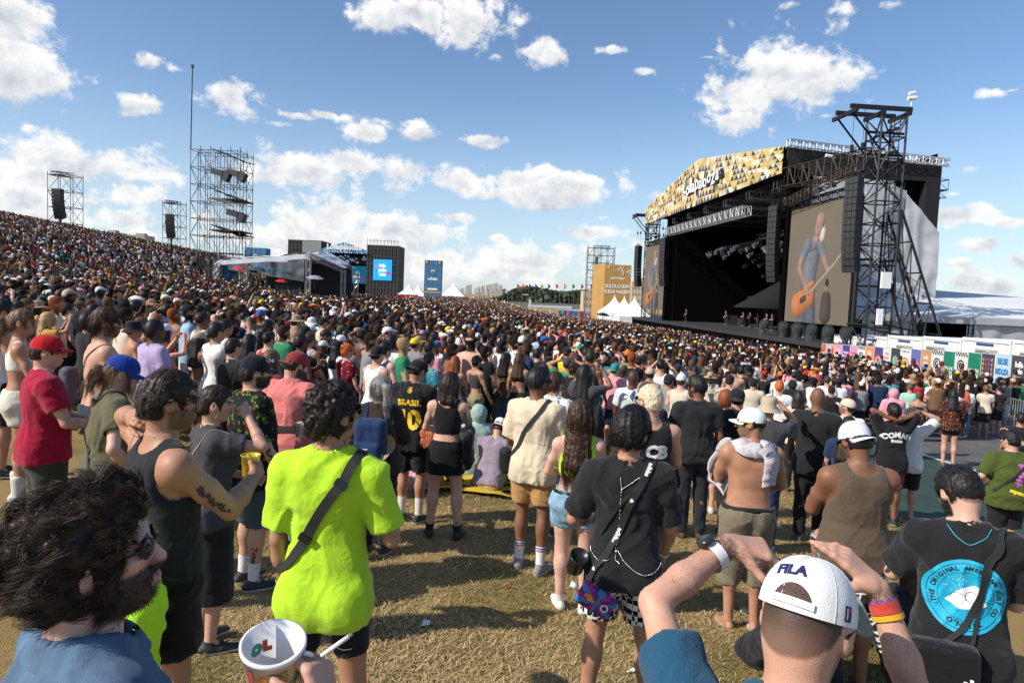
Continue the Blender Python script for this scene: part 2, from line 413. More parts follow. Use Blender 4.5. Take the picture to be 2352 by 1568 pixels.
 # ---------------------------------------------------------------- skeleton
LOFT_M=[(.84,0,0,.12,.08),(.90,0,-.005,.168,.108),(.97,0,-.012,.165,.115),(1.05,0,-.002,.15,.105),(1.13,0,.004,.142,.100),(1.23,0,0,.149,.104),(1.32,0,-.004,.160,.108),(1.39,0,-.008,.152,.095),(1.435,0,-.012,.125,.075),(1.47,0,-.012,.07,.055),(1.50,0,-.008,.055,.052)]
LOFT_F=[(.84,0,0,.13,.09),(.90,0,-.012,.176,.12),(.97,0,-.014,.165,.118),(1.05,0,-.004,.138,.098),(1.12,0,.004,.122,.088),(1.22,0,.002,.135,.098),(1.31,0,.004,.147,.105),(1.38,0,-.006,.14,.088),(1.43,0,-.01,.105,.066),(1.465,0,-.01,.06,.05),(1.50,0,-.006,.048,.047)]
ARMS={'down':((.27,.00,.87),(.3,-1,-.1)),'relax':((.25,.16,.92),(.4,-1,-.2)),'belly':((.09,.27,1.10),(.9,-.5,-.6)),'chest':((.07,.27,1.27),(.9,-.2,-.8)),'phone':((.10,.34,1.22),(.5,-.3,-1)),'raise':((.13,.30,1.66),(1,.4,-.6)),'high':((.22,.22,1.93),(1,.2,-.3)),'hip':((.17,.04,1.02),(1,-.6,.1)),'face':((.11,.20,1.50),(.9,.2,-.8)),'head':((.14,.0,1.70),(1,.1,.1)),'behind':((.10,-.17,1.0),(.9,-.6,-.2)),'cross':((-.06,.22,1.22),(.9,.1,-.7)),'cup':((.16,.33,1.26),(.5,-.4,-1)),'neck':((.09,-.09,1.56),(1,.3,.3)),'lap':((.10,.36,1.0),(.8,-.3,-.6)),'pocket':((.22,.02,.95),(.8,-.9,0))}
def rotm(yaw=0,pitch=0,roll=0):
 return np.array((Matrix.Rotation(R(-yaw),3,'Z')@Matrix.Rotation(R(-pitch),3,'X')@Matrix.Rotation(R(roll),3,'Y')))
def skeleton(p):
 g=p['g'];f=p['sex']=='f';J={}
 sit=p.get('sit',0);st=p.get('stance',.1);lean=p.get('lean',0)
 J['shx']=(.155 if f else .176)*(.7+.3*g)
 def L(v):
  v=np.array(v,float);a=R(lean);y,z=v[1],v[2]-.93;return np.array([v[0],y*math.cos(a)+z*math.sin(a),.93-y*math.sin(a)+z*math.cos(a)])
 J['L']=L;J['lean']=lean
 for s,n in((1,'R'),(-1,'L')):
  sh=L((s*J['shx'],-.012,1.405));ap=p['arms'][0 if s<0 else 1]
  tgt,hint=ARMS[ap]if isinstance(ap,str)else ap
  tgt=np.array(tgt,float);tgt[0]+=.0;W=L((s*tgt[0]*(.75+.25*g)if ap in('down','relax','pocket')else s*tgt[0],tgt[1],tgt[2]))
  hint=np.array((s*hint[0],hint[1],hint[2]),float);la,lb=.285,.25
  v=W-sh;dist=np.linalg.norm(v)
  if dist>(la+lb)*.985:W=sh+v*((la+lb)*.985/dist);v=W-sh;dist=np.linalg.norm(v)
  if dist<.12:W=sh+v*(.12/dist);v=W-sh;dist=.12
  u=v/dist;a=(la*la-lb*lb+dist*dist)/(2*dist);hh=math.sqrt(max(la*la-a*a,0))
  hp=hint-u*(hint@u);hp/=np.linalg.norm(hp)+1e-9
  J['S'+n],J['W'+n]=sh,W;J['E'+n]=sh+u*a+hp*hh
  st2=p.get('feet',None)
  if sit:
   J['H'+n]=np.array((s*.09,0,.13));J['K'+n]=np.array((s*.16,.38,.46));J['A'+n]=np.array((s*.12,.50,.07))
  else:
   fy=(st2[0 if s<0 else 1]if st2 else 0)
   J['H'+n]=np.array((s*.088,0,.90));J['A'+n]=np.array((s*st,-.02+fy,.075));J['K'+n]=(J['H'+n]+J['A'+n])/2+np.array((s*.004,.03,.03))
  J['T'+n]=p.get('toe',14)*s
 J['dz']=-.80 if sit else 0.
 J['neck']=L((0,-.012,1.46));hx=p.get('head',(0,0,0));J['HROT']=rotm(*hx)@rotm(0,lean*.4)
 J['hc']=L((0,.0,1.545))+J['HROT']@np.array((0,.018,.095))
 return J
def hpt(J,v):return J['hc']+J['HROT']@np.array(v,float)
def hand_prims(J,n,p):
 """palm, four fingers and a thumb of this hand; returns list of (prim, k)"""
 s=1 if n=='R' else-1;W=J['W'+n];fd=W-J['E'+n];fd/=np.linalg.norm(fd)
 hs=p.get('hands',{}).get(n,{});k=.92 if p['sex']=='f' else 1.0
 pn=np.array(hs.get('palm',(-s,.15,0)),float)
 d=np.array(hs['dir'],float)if 'dir' in hs else fd;d/=np.linalg.norm(d)
 pn=pn-d*(pn@d);nn=np.linalg.norm(pn);pn=pn/nn if nn>.05 else np.cross(d,(0,0,1.))
 lat=np.cross(d,pn)*(1 if n=='R' else-1)
 if 'thumb' in hs and lat@np.array(hs['thumb'],float)<0:lat=-lat
 curl=hs.get('curl',(28,34,38,44));out=[]
 c0=W+d*.012;kn=W+d*.088*k
 out.append((cap(W-fd*.02,W+d*.02,.0235*k,.025*k,pn,.72),.015))
 for o,w in((-.026,.016),(-.009,.0175),(.009,.0175),(.026,.017)):
  out.append((cap(W+d*.022+lat*o*.7*k,kn+lat*o*k,w*.95*k,.0135*k,pn,.8),.012))
 LEN=(.064,.075,.081,.073)
 for i,o in enumerate((-.030,-.0105,.0095,.029)):
  b=kn+lat*o*k;c=curl[3-i]if isinstance(curl,(tuple,list))else curl;dd=d;l=LEN[i]*k;ang=0
  spread=lat*o*2.2*hs.get('spread',.6)
  for j,(fr,r0,r1,q)in enumerate(((.46,.0098,.0088,.75),(.31,.0088,.0080,1.15),(.23,.0080,.0066,.7))):
   ang+=R(c)*q;dj=d*math.cos(ang)+pn*math.sin(ang)+spread*.5;dj/=np.linalg.norm(dj)
   e=b+dj*l*fr;out.append((cap(b,e,r0*k,r1*k),.005));b=e
 tb=W+d*.022+lat*.020*k;tc=hs.get('tcurl',25);t1=d*.62+lat*.70+pn*.38;t1/=np.linalg.norm(t1)
 e=tb+t1*.042*k;out.append((cap(tb,e,.0155*k,.0115*k),.014))
 t2=t1+(d*.5-lat*.35+pn*.3)*math.sin(R(tc))*1.4;t2/=np.linalg.norm(t2);e2=e+t2*.032*k;out.append((cap(e,e2,.0112*k,.0098*k),.006))
 t3=t2+(d*.2-lat*.4+pn*.4)*math.sin(R(tc));t3/=np.linalg.norm(t3);out.append((cap(e2,e2+t3*.024*k,.0098*k,.0078*k),.004))
 J['hand'+n]=(W,d,pn,lat,kn)
 return out
def body_fields(p,J):
 f=p['sex']=='f';g=p['g'];L=J['L'];dz=J['dz'];out=[]
 rows=[(z,cx,cy,rx*(g if z<1.4 else(.5+.5*g)),ry*(g*g if z<1.25 else g if z<1.4 else(.6+.4*g)))for(z,cx,cy,rx,ry)in(LOFT_F if f else LOFT_M)]
 def LR(rows):
  a=R(J['lean']);return[(.93+(z-.93)*math.cos(a)-cy*math.sin(a)+dz,cx,cy*math.cos(a)+(z-.93)*math.sin(a),rx,ry)for(z,cx,cy,rx,ry)in rows]
 J['rows']=rows;J['LR']=LR
 D=np.array((0,0,dz))
 body=[(loft(LR(rows),2.2),.03)]
 ga=.75+.25*g;fm=.88 if f else 1.0;mus=p.get('arm',1.0)*ga*fm
 for n in 'RL':
  s=1 if n=='R' else-1;S,E,W=J['S'+n]+D,J['E'+n]+D,J['W'+n]+D
  body+=[(ell(S+np.array((-s*.012,0,-.01)),(.058*mus,)*3),.05),(cap(S,S*.45+E*.55,.047*mus,.043*mus),.03),(cap(S*.45+E*.55,E,.046*mus,.036*mus),.02),(cap(E,E*.62+W*.38,.038*mus,.040*mus),.015),(cap(E*.62+W*.38,W,.040*mus,.0255*mus),.015)]
  body.append((cap(S,L((s*.07,-.01,1.45))+D,.05*ga,.045),.04))
  H,K,A=J['H'+n],J['K'+n],J['A'+n];lg=(.8+.2*g)*(1.02 if f else 1.0)*p.get('leg',1)
  body+=[(cap(H,H*.5+K*.5,.088*lg*g**.5,.070*lg),.04),(cap(H*.5+K*.5,K,.070*lg,.052*lg),.02),(cap(K,K*.72+A*.28,.052*lg,.055*lg),.02),(ell(K*.70+A*.30+np.array((0,-.018,0)),(.048*lg,.05*lg,.11)),.03),(cap(K*.72+A*.28,A,.052*lg,.034),.02)]
  a=R(J['T'+n]);fd=np.array((math.sin(a),math.cos(a),0));J['fd'+n]=fd
  body+=[(cap(A-fd*.035+(0,0,-.045),A+fd*.09+(0,0,-.05),.034,.030),.02),(cap(A+fd*.09+(0,0,-.05),A+fd*.165+(0,0,-.055),.032,.02,(0,0,1),.65),.02),(cap(A,A+fd*.07+(0,0,-.04),.036,.03),.02)]
 if f:
  for s in(1,-1):body.append((ell(L((s*.068,.082*g,1.27))+D,(.062,.058,.062)),.04))
 else:
  for s in(1,-1):body.append((ell(L((s*.075,.062*g,1.33))+D,(.075,.04,.055)),.04))
  for s in(1,-1):body.append((ell(L((s*.075,-.055*g,1.35))+D,(.06,.038*g,.075)),.05))
 if p.get('belly',0):body.append((ell(L((0,.07*g,1.06))+D,(.12*g,.10*g,.14)),.06))
 for s in(1,-1):body.append((ell(np.array((s*.08,-.065*g,.89))+D,(.085,.07,.085)),.04))
 for n in 'RL':J['S'+n]=J['S'+n]+D;J['E'+n]=J['E'+n]+D;J['W'+n]=J['W'+n]+D
 J['neck']=J['neck']+D;J['hc']=J['hc']+D;J['D']=D
 HR=J['HROT'];h=lambda*v:hpt(J,v)
 nk=J['neck']
 neck=[(cap(nk+(0,-.005,-.03),h(0,-.03,-.055),.058*(.85 if f else 1)*(.6+.4*g),.052*(.85 if f else 1)*(.6+.4*g)),.035)]
 w=.95 if f else 1.0
 fat=1+(g-1)*.35
 head=[(ell(h(0,-.012,.022),(.073*w,.094,.093),HR),.02),(ell(h(0,.022,-.045),(.058*w*fat,.066,.075),HR),.035),(ell(h(0,.055,-.088),(.026,.022,.018),HR),.03),(ell(h(0,-.045,-.03),(.055,.045,.055),HR),.04)]
 feat=[(ell(h(0,.083,.026),(.052*w,.012,.011),HR),.014),(cap(h(0,.087,.012),h(0,.106,-.026),.008,.0105),.014),(ell(h(0,.106,-.030),(.013,.011,.009),HR),.008),(ell(h(.012,.100,-.034),(.008,.010,.007),HR),.006),(ell(h(-.012,.100,-.034),(.008,.010,.007),HR),.006),(ell(h(0,.086,-.061),(.022,.009,.005),HR),.008),(ell(h(0,.084,-.070),(.018,.009,.006),HR),.008),(ell(h(.045*w,.066,-.012),(.018,.016,.014),HR),.02),(ell(h(-.045*w,.066,-.012),(.018,.016,.014),HR),.02)]
 ears=[]
 for s in(1,-1):
  er=HR@np.array(Matrix.Rotation(R(s*-18),3,'Z'))
  ears+=[(ell(h(s*.078*w,-.008,-.006),(.009,.021,.032),er),.008),(ell(h(s*.074*w,.0,-.030),(.007,.011,.014),er),.006)]
 sock=[(ell(h(s*.032*w,.096,.004),(.017,.014,.010),HR),.008)for s in(1,-1)]
 con=[(ell(h(s*.089*w,-.002,-.004),(.009,.012,.018),HR),.004)for s in(1,-1)]
 return body,neck,head+ears,feat,sock,con
def make_body(p,J,lod):
 hb,hh,hn={0:(.011,.0042,.0032),1:(.013,.006,.0048),2:(.017,.0095,.0075),3:(.026,.016,.013),4:(.034,.024,.02)}[lod]
 if 'hvox' in p:hh=p['hvox']
 body,neck,head,feat,sock,con=body_fields(p,J)
 VV=[];QQ=[];n0=0
 def emit(V,Q):
  nonlocal n0
  V,Q,_=compact(V,Q);VV.append(V);QQ.append(Q+n0);n0+=len(V)
 hc=J['hc'];boxes=[]
 handp={n:hand_prims(J,n,p)for n in 'RL'}
 hl,hu=hc-np.array((.125,.145,.15)),hc+np.array((.125,.145,.15))
 allp=body+neck+head+(feat if lod>2 else[])+[q for n in 'RL' for q in handp[n]]
 lo=np.min([q[0][1]for q in allp],0);hi=np.max([q[0][2]for q in allp],0)
 Fb=Field(lo,hi,hb)
 for q,k in allp:Fb.add(q,k if hb>.02 or k>.012 else .012)
 V,Q=Fb.mesh()
 cen=V[Q].mean(1);drop=np.zeros(len(Q),bool)
 fine=[]
 if hh<hb:fine.append((hl,hu,hh,neck+head+feat+[(b,k)for b,k in body if np.all(b[2]>hl-.02)and np.all(b[1]<hu+.02)],sock,con))
 if hn<hb:
  for n in 'RL':
   W,d,pn,lat,kn=J['hand'+n];pts=np.array([W,W+d*.19,W+d*.1+lat*.07,W+d*.1-lat*.05,W+d*.12+pn*.09])
   a,b=pts.min(0)-.03,pts.max(0)+.03;sub=[(q,k)for q,k in body if np.all(q[2]>a-.02)and np.all(q[1]<b+.02)]
   wr=cap(J['E'+n]*.62+W*.38,W,.040*(.75+.25*p['g'])*(.88 if p['sex']=='f' else 1)*p.get('arm',1),.0255*(.75+.25*p['g'])*(.88 if p['sex']=='f' else 1)*p.get('arm',1))
   fine.append((a,b,hn,[(wr,.015)]+handp[n],[],[]))
   m=np.all((cen>a+hb)&(cen<b-hb),1)&(((cen-W)@d)>.012);ii=np.nonzero(m)[0];dm=np.full(len(ii),9.)
   for q,k in handp[n]:dm=np.minimum(dm,q[0](*cen[ii].T.astype(np.float32)))
   drop[ii[dm<.9*hb]]=True
 if hh<hb:drop|=np.all((cen>hl+hb*1.5)&(cen<hu-hb*1.5),1)
 emit(V,Q[~drop])
 for i,(a,b,hv,prs,so_,co)in enumerate(fine):
  Ff=Field(a,b,hv)
  for q,k in prs:Ff.add(q,k)
  for q,k in so_:Ff.carve(q,k)
  for q,k in co:Ff.carve(q,k)
  V,Q=Ff.mesh()
  c=V[Q].mean(1);inb=np.all((c>a)&(c<b),1)
  emit(V,Q[inb])
 V=np.concatenate(VV);Q=np.concatenate(QQ)
 q=(V-J['hc'])@J['HROT'];col=np.ones((len(V),3));inh=(np.linalg.norm(q,axis=1)<.16)&(q[:,2]>-.13)
 x,y,z=q[:,0],q[:,1],q[:,2]
 def paint(m,c,a=1.):
  a=(np.asarray(m,float)*a)[:,None];col[:]=col*(1-a)+np.array(c)*a
 sc=np.array(p['skin']);rel=lambda c:np.array(c)/sc
 nz=vnoise(V*60,3)
 paint(inh&(np.abs(x)<.023)&(y>.08)&(np.abs(z+.065)<.0085),(.86,.62,.60),.6)
 paint(inh&(y>.06)&(np.abs(z-.024)<.006)&(np.abs(np.abs(x)-.032)<.02),rel(p['hcol']),.8)
 if lod<=2:paint(inh&(y>.07)&(np.abs(z-.004)<.006)&(np.abs(np.abs(x)-.031)<.012),rel((.03,.02,.02)),.75)
 bd=p.get('beard',0)
 if bd:
  edge=sst(-.018,-.032,z+nz*.012-.10*np.clip(.05-np.abs(y-.02),0,.05))*sst(-.02,.0,y)*inh*sst(-.118,-.105,z)
  mo=((np.abs(x)<.03)&(y>.085)&(np.abs(z+.048)<.008))
  lips=(np.abs(x)<.02)&(y>.085)&(np.abs(z+.065)<.007)
  m=np.maximum(edge,mo*1.)*(1-lips*.8);paint(m,rel(p['hcol']),bd)
 if p['hair']in('buzz','bald','fade','short','crop')and p.get('scalp',1):
  line=z-(.028+.10*np.clip(y+.01,0,.2))+.5*np.clip(-y-.01,0,.12)*0
  zb=np.where(y>-.02,.012+1.05*np.clip(y+.02,0,1),-.088+1.2*np.clip(y+.10,0,.08))
  m=sst(-.006,.010,z-zb+(nz-.5)*.01)*inh
  m=m*(~((np.abs(np.abs(x)-.078)<.014)&(np.abs(y+.008)<.026)&(z<.02)&(z>-.045)))
  lower=sst(-.08,.02,z)
  paint(m*(.7+.3*lower if p['hair']in('fade','buzz')else 1),rel(p['hcol']),{'bald':.15,'buzz':.95,'fade':.85}.get(p['hair'],.9))
 if bd>.6:
  N=normals(V,Q);m=(sst(-.03,-.05,z)*sst(.0,.03,y)*inh*(z>-.125))[:,None];V=V+N*m*.007*bd*(.6+.8*vnoise(V*110,5))[:,None]
 return V,Q,col
def rim_smooth(V,Q,h):
 return relax(V,Q,1,.35)
def make_top(p,J,lod):
 kind=p['top'];
 if kind in(None,'none'):return None
 h={0:.0085,1:.010,2:.014,3:.022,4:.032}[lod];f=p['sex']=='f';L=J['L'];D=J['D'];LR=J['LR'];rows=J['rows'];g=p['g']
 ease={'tee':.016,'over':.018,'tank':.012,'crop':.006,'bra':.005,'long':.02,'tight':.007,'jersey':.02,'hoodie':.04}.get(kind,.016)
 hem=p.get('hem',{'tee':.86,'over':.80,'tank':.86,'crop':1.13,'bra':1.215,'long':.84,'tight':.88,'jersey':.82,'hoodie':.83}.get(kind,.86))
 top_rows=[];wmax=max(r[3]for r in rows if r[0]>1.2);dmax=max(r[4]for r in rows if r[0]>1.2)
 for(z,cx,cy,rx,ry)in rows:
  if z<1.24 and kind not in('crop','bra','tight'):
   fit=p.get('fit',.75);rx=max(rx,wmax*(.90+.06*fit)*(.93 if f else 1));ry=max(ry,dmax*.92)
  lo_=.012 if(z<1.06 and kind not in('crop','bra'))else 0
  top_rows.append((z,cx,cy,rx+ease+lo_,ry+ease+lo_))
 if kind not in('crop','bra'):top_rows+=[(.70,0,0,top_rows[1][3]*1.02,top_rows[1][4]*1.03)]
 top_rows=sorted(r for r in top_rows if r[0]>.845 or r[0]<.8)
 top_rows.append((1.53,0,-.01,.05,.05));tr=LR(sorted(top_rows));
 hb=L((0,0,hem))+D;hn=L((0,0,hem-1))+D-hb
 hn=hn/np.linalg.norm(hn)
 F=Field(A3((-.62,-.45,hb[2]-.06)),A3((.62,.62,1.60+D[2]+.1)),h)if kind in('long','hoodie')else None
 pr=[(loft(tr,2.35),.03,[(hb,hn)])]
 if f and kind!='bra':
  for s in(1,-1):pr.append((ell(L((s*.068,.082*g,1.27))+D,(.062+ease,.058+ease,.062+ease)),.04,[]))
 if f and kind=='bra':
  for s in(1,-1):pr.append((ell(L((s*.068,.082*g,1.27))+D,(.067,.063,.067)),.04,[]))
 if not f and kind not in('crop','bra'):
  for s in(1,-1):pr.append((ell(L((s*.075,-.055*g,1.35))+D,(.06+ease,.038*g+ease,.075+ease)),.05,[(hb,hn)]))
 if kind not in('crop','bra'):
  for s in(1,-1):pr.append((ell(np.array((s*.08,-.065*g,.89))+D,(.109,.094,.11)),.05,[(hb,hn)]))
 if p.get('belly',0):pr.append((ell(L((0,.07*g,1.06))+D,(.12*g+ease,.10*g+ease,.14+ease)),.06,[(hb,hn)]))
 ga=.75+.25*g;fm=.88 if f else 1.;mus=p.get('arm',1)*ga*fm
 for n in 'RL':
  s=1 if n=='R' else-1;S,E,W=J['S'+n],J['E'+n],J['W'+n]
  pr.append((cap(S,L((s*.07,-.01,1.45))+D,.05*ga+ease*.6,.045+ease*.5),.04,[]))
  if kind in('tee','over','tight','jersey','long','hoodie','hawaii'):
   fr={'tee':.62,'over':.88,'tight':.5,'jersey':.7,'long':1,'hoodie':1,'hawaii':.8}[kind]if 'sleeve' not in p else p['sleeve']
   e=S+(E-S)*fr;u=(E-S)/np.linalg.norm(E-S)
   r0=.060*mus+ease*.9;r1=(.046*mus+ease*1.1+(.008 if kind!='tight' else 0))
   if fr<1:pr.append((cap(S,e+u*.03,r0,r1),.035,[(e,u)]))
   else:
    pr.append((cap(S,E,r0,.044*mus+ease),.035,[]));w2=W-(W-E)/np.linalg.norm(W-E)*.0;u2=(W-E)/np.linalg.norm(W-E)
    pr.append((cap(E,W+u2*.02,.042*mus+ease*.9,.030+ease*.7),.02,[(W,u2)]))
 if kind=='hoodie':pr.append((ell(J['hc']+np.array((0,-.015,.01)),(.115,.125,.135)),.05,[]));
 lo=np.min([q[0][1]for q in pr],0);hi=np.max([q[0][2]for q in pr],0);lo[2]=max(lo[2],hb[2]-.05)
 F=Field(lo,hi,h)
 for q,k,c in pr:F.add(q,k,c)
 nk=J['neck'];up=J['hc']-nk;up=up/np.linalg.norm(up)
 if kind=='hoodie':F.carve(ell(hpt(J,(0,.13,-.01)),(.075,.09,.10)),.02,False)
 elif kind in('tank','crop','bra'):
  dp={'tank':.02,'crop':.055,'bra':.09}[kind]if 'scoop' not in p else p['scoop'];wd=.085 if kind=='tank' else .095
  F.carve(ell(L((0,.03,1.47+.02))+D,(wd,.10,.06+dp*1.1)),.01,False)
  F.carve(ell(L((0,-.05,1.47+.02))+D,(wd,.10,.045+dp*p.get('bscoop',1.1))),.01,False)
  for n in 'RL':
   s=1 if n=='R' else-1;S=J['S'+n];ar=p.get('ahole',.0)
   F.carve(ell(S+np.array((s*.035,0,-.035-ar*.5)),(.068+ar*.4,.13,.100+ar)),.015,False)
   F.carve(cap(S+np.array((s*.02,0,0)),J['E'+n],.07,.08),.0,False)
 else:
  F.carve(cap(nk+np.array((0,.012,-.006)),nk+up*.16,.066*(.9 if f else 1)*(.7+.3*g)+(.012 if kind=='over' else .004),.075),.006,False)
 V,Q=F.mesh(True)
 V,Q,_=compact(V,Q);V=relax(V,Q,2,.4)
 N=normals(V,Q)
 amp={'tight':.007,'crop':.004,'bra':.003,'tank':.010}.get(kind,.015 if kind!='over' else .018)*p.get('foldy',1)
 if lod<4:V=folds(V,N,p['seed'],amp)
 return V,Q
def make_bottom(p,J,lod):
 kind=p['bot']
 if kind in(None,'none'):return None
 h={0:.010,1:.011,2:.015,3:.024,4:.034}[lod];f=p['sex']=='f';g=p['g'];D=J['D'];LR=J['LR']
 wz=p.get('waist',1.0 if not f else 1.04)
 if p['top']not in('crop','bra',None,'none')and not p.get('tuck'):wz=p.get('hem',.86)+.035
 rows=[(z,cx,cy,rx+.011,ry+.012)for(z,cx,cy,rx,ry)in J['rows']if z<1.12];rows=LR([(.80,0,0,rows[0][3]*1.05,rows[0][4]*1.05)]+rows)if kind!='skirt' else None
 if kind=='skirt':
  hem=p.get('shem',.62);fl=p.get('flare',1.12);r2=[(z,cx,cy,rx+.012,ry+.014)for(z,cx,cy,rx,ry)in J['rows']if .88<z<1.12]
  b=r2[0];rows=LR([(hem-.05,0,0,b[3]*fl,b[4]*fl*1.08),(.80,0,-.005,b[3]*1.05,b[4]*1.05)]+r2)
  pr=[(loft(rows,2.2),.02,[((0,0,wz+D[2]),(0,0,1)),((0,0,hem+D[2]),(0,0,-1))])]
 else:
  pr=[(loft(rows,2.2),.03,[((0,0,wz+D[2]),(0,0,1))])]
  for s in(1,-1):pr.append((ell(np.array((s*.08,-.065*g,.89))+D,(.092,.077,.092)),.04,[]))
  lg=(.8+.2*g)*(1.02 if f else 1)*p.get('leg',1);ez={'shorts':.026,'mini':.016,'bike':.005,'pants':.016,'skinny':.006,'wide':.034,'jeans':.014}[kind]
  hz=p.get('bhem',{'shorts':.53,'mini':.74,'bike':.60,'pants':.09,'skinny':.10,'wide':.05,'jeans':.08}[kind])
  for n in 'RL':
   H,K,A=J['H'+n],J['K'+n],J['A'+n];
   if kind in('shorts','mini','bike'):
    t=(H[2]-hz)/(H[2]-K[2])if not J['D'][2]else .8;e=H+(K-H)*t;u=(K-H)/np.linalg.norm(K-H)
    r1=np.interp(t,[0,.5,1],[.088,.072,.054])*lg+ez*1.25
    pr.append((cap(H,e+u*.03,.088*lg*g**.5+ez,r1),.04,[(e,u)]))
   else:
    u=(A-K)/np.linalg.norm(A-K);t=(K[2]-hz)/(K[2]-A[2])if not J['D'][2]else .95;e=K+(A-K)*t
    pr.append((cap(H,H*.5+K*.5,.090*lg*g**.5+ez,.072*lg+ez),.04,[]));pr.append((cap(H*.5+K*.5,K,.072*lg+ez,.056*lg+ez),.02,[]))
    pr.append((cap(K,e+u*.03,.057*lg+ez,(.046 if kind!='wide' else .07)+ez),.02,[(e,u)]))
 lo=np.min([q[0][1]for q in pr],0);hi=np.max([q[0][2]for q in pr],0)
 F=Field(lo,hi,h)
 for q,k,c in pr:F.add(q,k,c)
 V,Q=F.mesh(True);V,Q,_=compact(V,Q);V=relax(V,Q,2,.4)
 if lod<4 and kind not in('bike','skinny'):V=folds(V,normals(V,Q),p['seed']+50,.016 if kind!='skirt' else .008)
 return V,Q
def make_shoes(p,J,lod):
 """(upper+sole) per foot; returns list of (V,Q,mi)"""
 out=[];h={0:.007,1:.009,2:.011,3:.018,4:.026}[lod]
 boot=p.get('boot',0)
 for n in 'RL':
  A=J['A'+n];fd=J['fd'+n];pr=[cap(A-fd*.040+(0,0,-.040),A+fd*.07+(0,0,-.040),.040,.041),cap(A+fd*.07+(0,0,-.045),A+fd*.165+(0,0,-.050),.043,.034,(0,0,1),.8),cap(A+(0,0,.01+boot),A+fd*.01+(0,0,-.03),.040,.044)]
  if boot:pr.append(cap(A+(0,0,boot),A+(0,0,0),.058,.046))
  lo=np.min([q[1]for q in pr],0);hi=np.max([q[2]for q in pr],0);lo[2]=A[2]-.08
  F=Field(lo,hi,h)
  for q in pr:F.add(q,.02)
  F.plane(A+np.array((0,0,-.074)),(0,0,-1));
  F.plane(A+np.array((0,0,.03+boot)),(0,0,1))
  V,Q=F.mesh();V,Q,_=compact(V,Q);mi=(V[Q].mean(1)[:,2]<A[2]-.048).astype(int)
  out.append((V,Q,mi))
 return out
def sock(p,J,n,top=.16):
 A,K=J['A'+n],J['K'+n];u=(K-A)/np.linalg.norm(K-A);pts=[A+np.array((0,0,-.01)),A+u*top*.4,A+u*top*.8,A+u*top]
 r=[.040,.040,.046,.048];b=MB();b.tube([tuple(q)for q in pts],[x*p.get('leg',1)for x in r],14,0,False);return b
